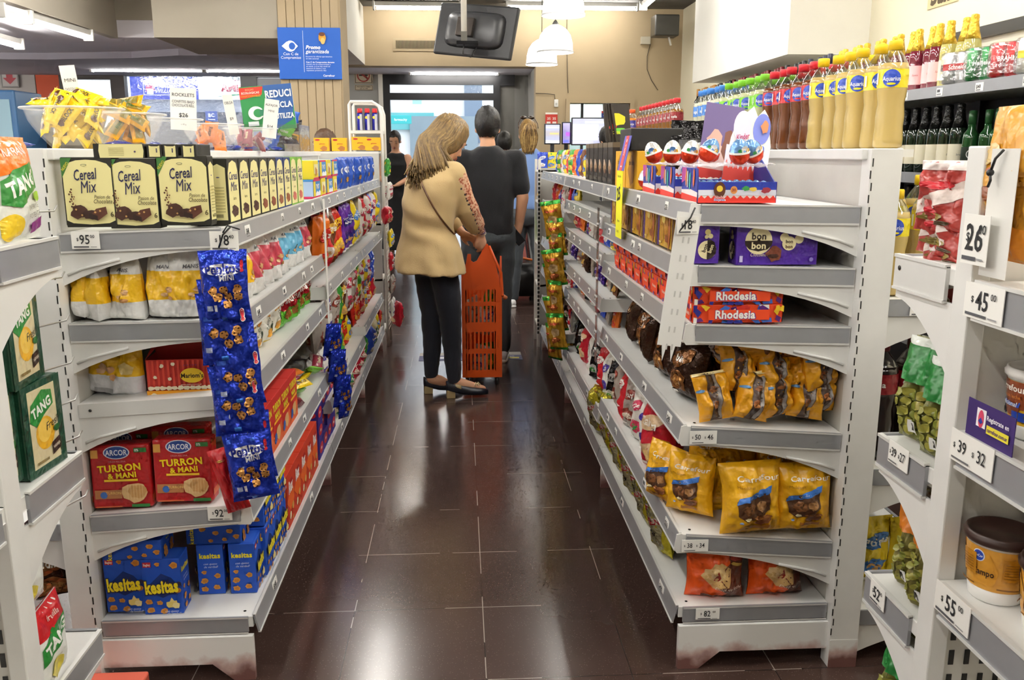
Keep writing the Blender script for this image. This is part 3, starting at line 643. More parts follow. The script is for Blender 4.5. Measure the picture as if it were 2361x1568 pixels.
LZ = [[(.50, .481), (.80, .78), (.993, .988), (1.222, 1.21)], [(.37, .36), (.86, .85), (1.222, 1.21)], [(.42, .41), (.86, .85), (1.222, 1.21)]]
unit('shelving_unit', 1, LXS, LXF, LY, LZ, 'long white metal shelving unit of sweets and snacks on the left of the aisle', rnd, (-1.5, -.955), [.46, 1.21], .062, 0)
RY = [2.13, 3.46, 4.75, 6.12]; RXF = .585; RXS = 1.005
RZ = [[(.395, .363), (.70, .672), (.972, .961), (1.124, 1.113), (1.276, 1.27)], [(.335, .33), (.667, .66), (.815, .81), (1.0, .99), (1.15, 1.14), (1.276, 1.27)], [(.40, .39), (.62, .61), (.82, .81), (1.08, 1.07), (1.276, 1.27)]]
oz = [P(2050, v, Y=2.13).z for v in (692, 1083, 1405)]
unit('shelving_unit', -1, RXS, RXF, RY, RZ, 'long white metal shelving unit of chocolates and cakes on the right of the aisle', rnd, (.99, 1.5), oz, .08, 0)
# cross units at the picture's edges: spine runs away from the aisle, post faces it
def cross(name, xf, yp, sx, far, near, farlen, nearlen, depth, label, hgt=1.412, pw=.06):
    g = empty(name, (xf, yp, 0))
    def part(n, mb, par=None): return ob(n, mb, par or g)
    m = MB(); m.box(-.004 if sx > 0 else -.03, -pw/2, 0, .03 if sx > 0 else .004, pw/2, hgt, STEEL, b=.003)
    part('upright', m)
    m = MB(); m.box(0, -.008, .1, sx*depth, .008, hgt-.02, mat('d9d7d0', 'paint')); 
    for i in range(10):
        for k in range(9): m.box(sx*(.05+i*.03)-.005, -.0095, .12+k*.05, sx*(.05+i*.03)+.005, -.0085, .15+k*.05, SLOT)
    part('back_panel', m)
    def shelf(z, y0, y1, rail=True, br=True):
        ln = abs(y1-y0); sg = 1 if y1 > y0 else -1; mm = MB(); mm.box(0, min(y0, y1), z-.03, sx*depth, max(y0, y1), z, STEEL, b=.002); sh = part('shelf', mm)
        er = MB(); q = -.007*sx
        ya, yb = min(y0+sg*.02, y1), max(y0+sg*.02, y1)
        er.box(q, ya, z-.058, 0, yb, z+.002, RAIL if rail else STEEL2); er.box(q*1.4, ya, z, 0, yb, z+.006, STEEL2); er.box(q*1.4, ya, z-.062, 0, yb, z-.057, STEEL2)
        if not rail: er.lathe([(.005, 0), (.005, .001)], SLOT, 8, T=Matrix.Translation((q*1.05, y1-sg*.02, z-.02)) @ Matrix.Rotation(-sx*pi/2, 4, 'Y'))
        part('price_rail', er, sh)
        if br:
            pts = [(y0, z-.06), (y1, z-.06), (y1, z-.075)]
            for i in range(11):
                t = i/10; pts.append((y1+(y0-y1)*t, z-.078-.11*t**1.8))
            part('bracket', MB().prism(pts, 'x', 0, sx*.005, STEEL), sh)
        fr_ = MB(); fr_.box(0, y1, z-.05, sx*depth, y1+sg*.008, z+.004, RAIL); part('front_rail', fr_, sh)
    for z, rl in far: shelf(z, pw/2, farlen, rl)
    for z in near: shelf(z, -pw/2, -nearlen, True, False)
    return tag(g, label, 'shelving unit')
cross('shelving_unit', -.85, 1.575, -1, [(1.225, True), (.752, True), (.318, True)], [1.22, .76, .3], .29, .5, .8, 'white metal shelving unit with powdered drinks at the left edge of the picture')
cross('shelving_unit', .85, 1.40, 1, [(1.205, False), (.84, True), (.535, True), (.24, True)], [1.192, .934, .652, .33], .225, .55, .8, 'white metal shelving unit with caramel tubs and olives at the right edge', pw=.05)
def plate(label, ops, loc, w, h, rz, rx=0, cat='price label', name='price_label', col=None, par=None, ry=0, group=None):
    m = MB(); m.box(-w/2, 0, 0, w/2, .0015, h, mat(col, 'paper') if col else LABEL); m.art(ops, FR(0), w, h, kind='paper', h0=.0004, dh=.0004)
    return tag(ob(name, m, None, loc, (rx, ry, rz)), label, cat, group)
def onP(u, v, Y): return P(u, v, Y=Y)
yL = 2.15-.0105; yR = 2.13-.0105
plate('price label reading 95 under the cream cereal bar boxes', price_ops('95'), (P(199, 574, Y=yL)), .066, .042, 0)
plate('price label reading 92 under the red nougat wafer packs', price_ops('92'), (P(508, 1200, Y=yL)), .062, .038, 0, 0)
plate('price label reading 50 and 46 under the pile of muffin packets', price_ops('50', '46'), (P(1621, 1024, Y=yR)), .072, .036, 0)
plate('price label reading 38 and 34 under the yellow muffin bags', price_ops('38', '34'), (P(1602, 1272, Y=yR)), .072, .034, 0)
plate('price label reading 82 under the orange muffin bags', price_ops('82'), (P(1631, 1428, Y=yR)), .066, .032, 0)
plate('price label reading 45 on the shelf edge behind the white end post', price_ops('45'), (P(2118, 728, Y=yR)), .048, .034, 0)
# labels on the near right cross unit face the aisle (-x)
def side_label(lab, ops, u, v, X, w, h, rot=-pi/2, **k):
    p = P(u, v, X=X); return plate(lab, ops, p, w, h, rot, **k)
side_label('large price label reading 45 on the rail above the caramel tubs', price_ops('45'), 2262, 740, .8385, .105, .058)
side_label('large price label reading 39 and 32 beside the purple card', price_ops('39', '32'), 2234, 1083, .8385, .12, .055)
side_label('large price label reading 55 under the brown lidded caramel tubs', price_ops('55'), 2190, 1435, .8385, .105, .055)
side_label('price label reading 39 and 27 under the green olive bags', price_ops('39', '27'), 2068, 1077, .8385, .075, .045)
side_label('price label reading 52 under the bags of stuffed olives', price_ops('52'), 2020, 1395, .8385, .06, .045)
side_label('purple card with a yellow strip standing in the shelf rail', [('r', .22, .42, .42, .86, 'f2eef4'), ('e', .32, .62, .06, .12, 'd04060'), ('p', [(.27, .56), (.32, .66), (.37, .56), (.32, .5)], '2a3a9a'), ('t', 'Registrate en', .68, .72, .16, 'f4f0fa', dict(fit=.46)), ('r', .47, .36, .93, .56, 'e8d93c'), ('t', 'carrefour.com.ar', .7, .46, .13, '4a2a6a', dict(fit=.42))], 2275, 1035, .846, .125, .07, cat='shelf card', name='shelf_card', col='3b2469')
# strip tag on the right hand post
pq = P(2255, 553, X=.83)
tg = empty('hanging_price_tag', (0, 0, 0)); ob('tag', MB().box(-.001, -.035, -.04, 0, .035, .04, LABEL).art(price_ops('26'), flat((-.0012, 0, -.04), (0, -1, 0), (0, 0, 1)), .07, .08, kind='paper'), tg).location = pq+V((-.004, 0, 0))
q2 = P(2315, 345, X=.835); q3 = P(2283, 398, X=.828)
ob('backing_strip', MB().box(0, -.035, 0, .001, .035, .20, mat('e6e5e0', 'paper')), tg).location = P(2285, 640, X=.84)
tm = MB(); tm.tube([q2, (q2+q3)/2+V((-.003, 0, .004)), q3], .0022, mat('1a1a1a', 'plastic'), 6); tm.ball(q3, .006, .006, .006, mat('1a1a1a', 'plastic'), 8); tm.tube([q3, q3+V((-.002, -.006, -.012)), q3+V((-.001, .0, -.022))], .0022, mat('1a1a1a', 'plastic'), 6)
ob('cable_tie', tm, tg); tag(tg, 'white hanging price tag reading 26 tied to the right edge post with black cord', 'price tag')
# ================================================================ people
def remesh(mb, vox, it=3, m=None, name='body'):
    me = mb.mesh('tmp'); o = bpy.data.objects.new('tmp', me); C.objects.link(o)
    a = o.modifiers.new('r', 'REMESH'); a.mode = 'VOXEL'; a.voxel_size = vox; a.use_smooth_shade = True
    b = o.modifiers.new('s', 'SMOOTH'); b.iterations = it; b.factor = .6
    dg = bpy.context.evaluated_depsgraph_get(); out = bpy.data.meshes.new_from_object(o.evaluated_get(dg)); out.name = name
    bpy.data.objects.remove(o); bpy.data.meshes.remove(me)
    out.materials.clear(); out.materials.append(m)
    for p_ in out.polygons: p_.use_smooth = True; p_.material_index = 0
    return out
SK = mat('d8a482', 'skin')
def lerp(a, b, t): return V(a)*(1-t)+V(b)*t
def limb(mb, j, rs, n=14, m=SK):
    pts = []; rr = []
    for i in range(len(j)-1):
        for t in (0, .33, .66): pts.append(lerp(j[i], j[i+1], t)); rr.append(rs[i]*(1-t)+rs[i+1]*t)
    pts.append(V(j[-1])); rr.append(rs[-1]); mb.tube(pts, rr, m, n)
    for p_, r_ in zip(j, rs): mb.ball(p_, r_, r_, r_, m, 12)
def hand(mb, w, d, palm, s=1.0, curl=.7, thumb=1):
    "w wrist, d direction of the fingers, palm the way the palm faces"
    w, d = V(w), V(d).normalized(); n = (V(palm)-d*V(palm).dot(d)).normalized(); sd = d.cross(n)
    M_ = Matrix.Translation(w) @ Matrix(((sd.x, d.x, n.x, 0), (sd.y, d.y, n.y, 0), (sd.z, d.z, n.z, 0), (0, 0, 0, 1)))
    mb.loft([((0, -.01, 0), .026, .02, (1, 0, 0), (0, 0, 1)), ((0, .03, .002), .036, .017, (1, 0, 0), (0, 0, 1)), ((0, .07, .003), .041, .015, (1, 0, 0), (0, 0, 1)), ((0, .092, .002), .038, .011, (1, 0, 0), (0, 0, 1))], SK, 16, T=M_ @ Matrix.Scale(s, 4))
    for x, l, c_ in ((-.030, .062, 1), (-.010, .074, .95), (.011, .070, 1.0), (.030, .055, 1.1)):
        a = 0; p_ = V((x, .085, .002)); q = [p_]
        for k, f in enumerate((.42, .33, .25)):
            a += curl*c_*(.45, .6, .4)[k]*1.25; p_ = p_+V((x*.02, cos(a), sin(a)))*l*f; q.append(p_)
        mb.tube(q, [.0105, .0095, .0085, .007], SK, 9, T=M_ @ Matrix.Scale(s, 4))
    t = [V((-.030*thumb, .015, .006)), V((-.050*thumb, .040, .016)), V((-.052*thumb, .068, .028)), V((-.044*thumb, .088, .034))]
    mb.tube(t, [.014, .012, .0105, .008], SK, 9, T=M_ @ Matrix.Scale(s, 4))
def head(mb, c, T, s=1.0):
    "skull with face looking to +y of T"
    Mx = T @ Matrix.Scale(s, 4)
    mb.ball((0, 0, .03), .076, .094, .098, SK, 20, T=Mx); mb.ball((0, .028, -.035), .058, .062, .078, SK, 16, T=Mx)
    mb.ball((0, .060, -.088), .024, .022, .02, SK, 10, T=Mx)
    mb.tube([(0, .088, .022), (0, .102, -.008), (0, .112, -.026), (0, .095, -.034)], [.008, .010, .013, .007], SK, 8, T=Mx)
    for sx in (-1, 1): mb.ball((sx*.078, -.008, -.01), .008, .018, .03, SK, 10, T=Mx); mb.ball((sx*.034, .078, .030), .02, .012, .008, SK, 8, T=Mx)
    mb.tube([(-.022, .086, -.058), (0, .094, -.057), (.022, .086, -.058)], [.005, .0075, .005], SK, 8, T=Mx)
def face_parts(par, T, s=1.0, lip='b86a5c', hairc='2a1c14'):
    Mx = T @ Matrix.Scale(s, 4)
    e = MB()
    for sx in (-1, 1):
        e.ball((sx*.032, .081, .012), .012, .008, .0036, mat('f0ece6', 'plastic'), 12, T=Mx); e.ball((sx*.032, .0885, .0115), .0048, .003, .0034, mat('2a1a12', 'glass'), 10, T=Mx)
        e.tube([(sx*.018, .090, .030), (sx*.032, .092, .036), (sx*.048, .082, .031)], .003, mat(hairc, 'hair'), 6, T=Mx)
    ob('eyes', e, par)
    l = MB(); l.tube([(-.020, .090, -.056), (0, .1005, -.0535), (.020, .090, -.056)], [.002, .005, .002], mat(lip, 'skin'), 8, T=Mx); l.tube([(-.018, .090, -.061), (0, .100, -.063), (.018, .090, -.061)], [.002, .0055, .002], mat(lip, 'skin'), 8, T=Mx); ob('mouth', l, par)
def HT(c, yaw=0, pitch=0, roll=0): return Matrix.Translation(c) @ Matrix.Rotation(yaw, 4, 'Z') @ Matrix.Rotation(pitch, 4, 'X') @ Matrix.Rotation(roll, 4, 'Y')
def ring(c, rx, ry, yaw=0, tilt=0): return (c, rx, ry, (cos(yaw), sin(yaw), tilt), (-sin(yaw), cos(yaw), 0))
def dens(rings, k=4):
    o = []
    for i in range(len(rings)-1):
        for q in range(k):
            t = q/k; t2 = t*t*(3-2*t)*.5+t*.5; a, b = rings[i], rings[i+1]
            o.append((lerp(a[0], b[0], t), a[1]*(1-t2)+b[1]*t2, a[2]*(1-t2)+b[2]*t2, lerp(a[3], b[3], t), lerp(a[4], b[4], t)))
    return o+[rings[-1]]
def wrinkle(me, amp, sc, seed=0, stretch=(1, 1, .45)):
    ns = [v_.normal.copy() for v_ in me.vertices]
    for v_, nn_ in zip(me.vertices, ns):
        n_ = noise.noise(V((v_.co.x*sc*stretch[0]+seed, v_.co.y*sc*stretch[1], v_.co.z*sc*stretch[2])))+.5*noise.noise(V((v_.co.x*sc*2.3+seed, v_.co.y*sc*2.3, v_.co.z*sc*1.6)))
        v_.co += nn_*(n_*amp+amp*.45*sin(v_.co.z*34+v_.co.x*20*sc/9+3*noise.noise(v_.co*5))*max(0, noise.noise(v_.co*3.3+V((seed, 0, 0)))+.3))
    me.update(); return me
def shoe(par, heel, ang, col, L_=.25, name='shoe', low=True, heelh=.0, hc=None, sole='e8e6e0'):
    T = Matrix.Translation(heel) @ Matrix.Rotation(ang, 4, 'Z')   # +y is the toe
    m = MB(); r_ = []
    for t, w, z0, z1 in ((0, .028, 0, .06), (.15, .034, 0, .065), (.4, .034, 0, .06), (.62, .042, 0, .05), (.85, .040, 0, .04), (1, .018, 0, .03)):
        zb = .012+heelh*max(0, 1-t*2.2)
        r_.append(((0, t*L_-.03, zb+(z1-z0)/2), w, (z1-z0)/2, (1, 0, 0), (0, 0, 1)))
    m.loft(dens(r_, 3), mat(col, 'plastic' if heelh else 'cloth'), 18, T=T, pw=2.3)
    if heelh:
        m.box(-.024, -.03, 0, .024, .02, heelh+.02, mat(hc, 'plastic'), T=T, b=.004); m.loft(dens([((0, -.026, heelh+.04), .027, .024, (1, 0, 0), (0, 0, 1)), ((0, .03, heelh+.038), .033, .026, (1, 0, 0), (0, 0, 1)), ((0, .055, heelh+.03), .034, .022, (1, 0, 0), (0, 0, 1))], 3), mat(hc, 'plastic'), 16, T=T)
        for k in range(5):
            a = k*1.25; m.tube([(0, L_*.62, .065), (.018*cos(a), L_*.62+.012*sin(a), .082), (.03*cos(a+.4), L_*.62+.02*sin(a+.4), .07)], .0028, mat('d8c89a', 'cloth'), 6, T=T)
    else: m.loft([((0, t*L_-.03, .010), w, .012, (1, 0, 0), (0, 0, 1)) for t, w in ((-.02, .028), (.15, .038), (.5, .040), (.75, .047), (.95, .036), (1.03, .014))], mat(sole, 'plastic'), 18, T=T)
    ob(name, m, par)
def hairmesh(fn, col, seed=0): return fn
# ---- woman in the beige tunic --------------------------------------------
wo = (P(1040, 900, Z=0)); W = empty('person', (wo.x, 4.93, 0))
yw = R(-48)
b = MB()
hc = V((.015, .10, 1.475)); hT = HT(hc, R(-50), R(-38))
head(b, hc, hT)
limb(b, [(-.045, .02, 1.34), (-.005, .07, 1.42)], [.052, .05])
b.loft(dens([ring((-.09, 0, .86), .12, .095, yw), ring((-.085, 0, 1.02), .115, .095, yw), ring((-.08, .0, 1.2), .15, .11, yw), ring((-.065, .01, 1.32), .14, .085, yw), ring((-.045, .02, 1.37), .06, .06, yw)]), SK, 20)
sR, eR, wR_ = (.035, -.07, 1.285), (.115, .00, 1.055), (.188, .168, .942)
sL, eL, wL = (-.14, .10, 1.275), (-.02, .23, 1.06), (.075, .20, .945)
limb(b, [sR, eR, wR_], [.05, .038, .026]); limb(b, [sL, eL, wL], [.05, .038, .026])
hand(b, wR_, (.22, .35, -.9), (-.6, .2, .3), .95, .9, 1); hand(b, wL, (.85, .1, -.45), (.1, -.3, -.6), .95, .8, -1)
hpR, kR, aR = (-.055, -.05, .86), (.005, -.03, .48), (.02, -.03, .09); hpL, kL, aL = (-.12, .06, .86), (-.105, .055, .48), (-.115, .055, .09)
limb(b, [hpR, kR, aR], [.066, .050, .033]); limb(b, [hpL, kL, aL], [.066, .050, .033])
for a_, ex in ((aR, .17), (aL, .12)): limb(b, [a_, (a_[0]+.05, a_[1]+.01, .075), (a_[0]+ex, a_[1]+.02, .04)], [.034, .034, .022])
ob('body', remesh(b, .0085, 3, SK), W)
face_parts(W, hT)
t = MB()
t.loft(dens([ring((-.108, .0, .745), .225, .20, yw, -.05), ring((-.108, 0, .84), .205, .18, yw, -.02), ring((-.115, 0, 1.0), .165, .13, yw), ring((-.10, -.01, 1.14), .185, .135, yw), ring((-.085, -.01, 1.25), .185, .125, yw), ring((-.07, 0, 1.325), .145, .095, yw), ring((-.05, .015, 1.375), .07, .068, yw)]), SK, 28)
limb(t, [sR, (.10, -.02, 1.10), (.15, .09, 1.0)], [.072, .066, .06], 16); limb(t, [sL, (-.03, .22, 1.08), (.03, .22, .99)], [.07, .062, .055], 16)
tun = wrinkle(remesh(t, .011, 3, mat('c4a978', 'cloth'), 'tunic'), .007, 9, 3)
def print_mat():
    m, N, L, b = new_mat('printed_sleeve_cloth'); tc = N.new('ShaderNodeTexCoord'); vo = N.new('ShaderNodeTexVoronoi'); vo.inputs['Scale'].default_value = 75
    nz_ = N.new('ShaderNodeTexNoise'); nz_.inputs['Scale'].default_value = 28; L.new(tc.outputs['Object'], vo.inputs['Vector']); L.new(tc.outputs['Object'], nz_.inputs['Vector'])
    mx = N.new('ShaderNodeMath'); mx.operation = 'MULTIPLY_ADD'; L.new(vo.outputs['Distance'], mx.inputs[0]); mx.inputs[1].default_value = .9; L.new(nz_.outputs['Fac'], mx.inputs[2])
    cr = N.new('ShaderNodeValToRGB'); L.new(mx.outputs[0], cr.inputs['Fac']); e = cr.color_ramp.elements
    e[0].position = .5; e[0].color = lin('4a342c'); e[1].position = 1.0; e[1].color = lin('d0a888'); q = e.new(.70); q.color = lin('a5583c'); q = e.new(.88); q.color = lin('b06a4c')
    L.new(cr.outputs['Color'], b.inputs['Base Color']); b.inputs['Roughness'].default_value = .9; return m
tun.materials.append(print_mat()); tun.materials.append(mat('3a2e2a', 'cloth'))
a_, b_ = V(sR), V((.15, .09, 1.0)); ax = (b_-a_)
for p_ in tun.polygons:   # patterned outer sleeve panel with a stitched edge
    c = p_.center; tt = (c-a_).dot(ax)/ax.length_squared
    if 0 < tt < 1.25 and c.x > .0:
        u_ = (c-(a_+ax*tt)).dot(V((.9, .2, .3)))
        if u_ > .004: p_.material_index = 1
        elif u_ > -.003 and int(c.z*70) % 2 == 0: p_.material_index = 2
ns_ = [v_.normal.copy() for v_ in tun.vertices]
for v_, nn_ in zip(tun.vertices, ns_):   # folds of the loose cloth
    c = v_.co; f = sin(c.z*38+c.x*16+2.5*noise.noise(c*5))*max(0, noise.noise(c*4+V((3, 1, 2)))+.25); g_ = sin(c.x*46+c.y*30+1.5*noise.noise(c*6))*max(0, .98-c.z)*2.2
    v_.co += nn_*(.010*f+.009*g_)
tun.update()
ob('tunic', tun, W)
from mathutils.bvhtree import BVHTree
tb_ = BVHTree.FromPolygons([v_.co.copy() for v_ in tun.vertices], [tuple(p_.vertices) for p_ in tun.polygons])
q_ = []
for i in range(25):
    t_ = i/24; x_ = -.165+.235*t_+.02*sin(t_*3.1)*-1; z_ = 1.315-.40*t_**.9; h_ = tb_.ray_cast(V((x_, -1, z_)), V((0, 1, 0)))
    if h_[0]: q_.append(h_[0]+V((0, -.004, 0)))
s = MB(); s.tube(q_, .0055, mat('5a3a20', 'plastic'), 6); ob('bag_strap', s, W)
l = MB(); l.loft(dens([ring((-.08, 0, .92), .13, .11, yw), ring((-.08, 0, .80), .145, .12, yw), ring((-.08, 0, .72), .12, .10, yw)]), SK, 22)
limb(l, [(-.05, -.05, .86), (-.015, -.04, .66), kR, (.012, -.02, .3), (aR[0], aR[1], .115)], [.078, .08, .066, .056, .043], 18); limb(l, [hpL, (-.11, .055, .66), kL, (-.105, .05, .3), (aL[0], aL[1], .125)], [.10, .085, .064, .055, .043], 18)
ob('trousers', wrinkle(remesh(l, .011, 3, mat('1c1f2a', 'cloth'), 'trousers'), .003, 16, 5, (1, 1, 1.6)), W)
shoe(W, (aR[0]-.015, aR[1]-.01, 0), R(-84), '171a26', .245, heelh=.03, hc='a8956a'); shoe(W, (aL[0]-.015, aL[1]+.01, 0), R(-80), '171a26', .23, heelh=.03, hc='a8956a')
def hair_cap(T, s=1.0, r=(.084, .102, .106), cut=-.02, col='3a2a1c', lumps=.006, sc=18, front=.055):
    m = MB()
    def fn(u, v):
        a = 2*pi*u; t = pi/2-v*pi*.80
        x, y, z = r[0]*cos(t)*cos(a), r[1]*cos(t)*sin(a)-.012, r[2]*sin(t)+.035
        n_ = noise.noise(V((x*sc*3, y*sc*3, z*sc)))*lumps
        if y > front and z < .075: y = min(y, .062); x *= .93
        return V((x*(1+n_*8), y*(1+n_*8), z+n_))
    m.grid(fn, 36, 20, mat(col, 'hair'), True, True, T @ Matrix.Scale(s, 4)); return m
h = MB()
HC = mat('8a6e42', 'hair'); HD = mat('6e5532', 'hair')
h.loft(dens([((0, -.005, .135), .02, .02, (1, 0, 0), (0, 1, 0)), ((0, -.012, .125), .058, .07, (1, 0, 0), (0, 1, 0)), ((0, -.018, .08), .088, .104, (1, 0, 0), (0, 1, 0)), ((0, -.024, .02), .096, .106, (1, 0, 0), (0, 1, 0)), ((0, -.035, -.05), .100, .094, (1, 0, 0), (0, 1, 0)), ((0, -.06, -.12), .102, .075, (1, 0, 0), (0, 1, 0))], 4), HC, 30, T=hT)
ob('hair', wrinkle(remesh(h, .009, 2, HC, 'hair'), .004, 30, 2, (1.5, 1.5, .3)), W)
k = MB(); rh = random.Random(4)
back = hT @ V((0, -.09, .0))
for i in range(430):   # strands falling from the head over the shoulder
    a = rh.uniform(0, 1); th = R(-178)+a*R(176); zz = rh.uniform(-.02, .105); rr = math.sqrt(max(.05, 1-((zz-.02)/.125)**2))
    st = hT @ V((.100*rr*cos(th), -.024+.110*rr*sin(th), zz)); m1 = hT @ V((.106*cos(th), -.03+.113*sin(th), -.035)); m2 = hT @ V((.112*cos(th), -.06+.095*sin(th), -.115))
    en = V((-.215+.25*a+rh.uniform(-.02, .02), -.125-.02*sin(a*3.1)+.02*rh.random(), 1.285-.02*sin(a*3)+rh.uniform(-.07, .06)))
    if a > .86: en = V((.07+rh.uniform(-.02, .01), -.02+rh.uniform(-.02, .02), 1.25+rh.uniform(-.05, .04)))
    cc_ = curve([st, m1, m2, lerp(m2, en, .55)+V((0, -.008, 0)), en], 3); k.tube(cc_, [.0058 if q < len(cc_)-3 else .0015+.0014*(len(cc_)-q) for q in range(len(cc_))], (HC, HD, mat('a3854f', 'hair'), HC)[i % 4], 5)
ob('loose_hair', k, W)
br = MB()
for q in range(3): br.lathe([(.029, -.003), (.032, 0), (.029, .003)], mat(('c8b8a0', '4a3a6a', '8a5a4a')[q], 'plastic'), 18, T=Matrix.Translation(V(wR_)+V((-.004*q, -.012*q, .012*q))) @ Matrix.Rotation(R(35), 4, 'X'), cap=False)
ob('bracelets', br, W)
tag(W, 'woman in a beige tunic and dark trousers leaning over an orange basket', 'person')
# ---- orange rolling basket -------------------------------------------------
bp_ = P(1120, 868, Z=0); bk = empty('shopping_basket', (bp_.x, 5.14, 0)); OR = mat('e2571a', 'plastic')
wl, wr_ = -.14, .085; zt1 = .735
m = MB()
def cell(x0, x1, z0, z1): m.box(x0, -.005, z0, x1, .005, z1, OR)
xs = [wl+.02+i*(wr_-wl-.055)/7 for i in range(8)]
rowsz = [(.055, .10), (.10, .205, 1), (.205, .235), (.235, .34, 1), (.34, .40), (.40, .50, 1), (.50, .525), (.525, .60, 1)]
for r_ in rowsz:
    if len(r_) == 2: cell(wl, wr_, r_[0], r_[1])
    else:
        for i in range(len(xs)): cell(xs[i]-.006, xs[i]+.006, r_[0], r_[1])
        cell(wl, xs[0], r_[0], r_[1]); cell(xs[-1], wr_, r_[0], r_[1])
m.prism([(wl, .60), (wr_+.0, .60), (wr_-.01, .68), (.05, .78), (.022, .855), (.008, .875), (-.006, .87), (-.03, .82), (-.055, .775), (-.075, .765), (-.09, .775), (-.09, .815), (-.11, .815), (-.12, .76), (wl, .70)], 'y', -.005, .005, OR)
ob('front_wall', m, bk)
m = MB()
def side(x, skew): 
    m.prism([(-.003, .055), (.30, .075), (.34, .55), (.26, .62), (.02, .80), (-.003, .66)] if x > 0 else [(-.003, .055), (.30, .075), (.34, .55), (.26, .62), (.02, .72), (-.003, .66)], 'x', x-.005, x+.005, OR)
side(wr_+.004, 0); side(wl-.004, 0); m.box(wl, 0, .055, wr_, .30, .065, OR); m.box(wl, .29, .06, wr_, .30, .56, OR)
m.tube([(.018, -.002, .862), (wr_+.004, .0, .70), (wr_+.01, .02, .58), (wr_+.012, .0, .56)], [.008, .009, .012, .010], OR, 8)
ob('basket_wall', m, bk)
for x in (wl+.02, wr_-.02):
    for y in (.03, .27): ob('wheel', MB().lathe([(.022, -.01), (.027, -.006), (.027, .006), (.022, .01)], mat('2a2624', 'plastic'), 14, T=Matrix.Translation((x, y, .027)) @ Matrix.Rotation(HP, 4, 'Y')), bk)
ob('handle', MB().tube([(wr_+.01, .02, .56), (wr_+.035, .03, .545), (wr_+.03, .1, .53)], .011, mat('e88a5a', 'plastic'), 10), bk)
tag(bk, 'tall orange rolling shopping basket held by the woman in beige', 'shopping basket')
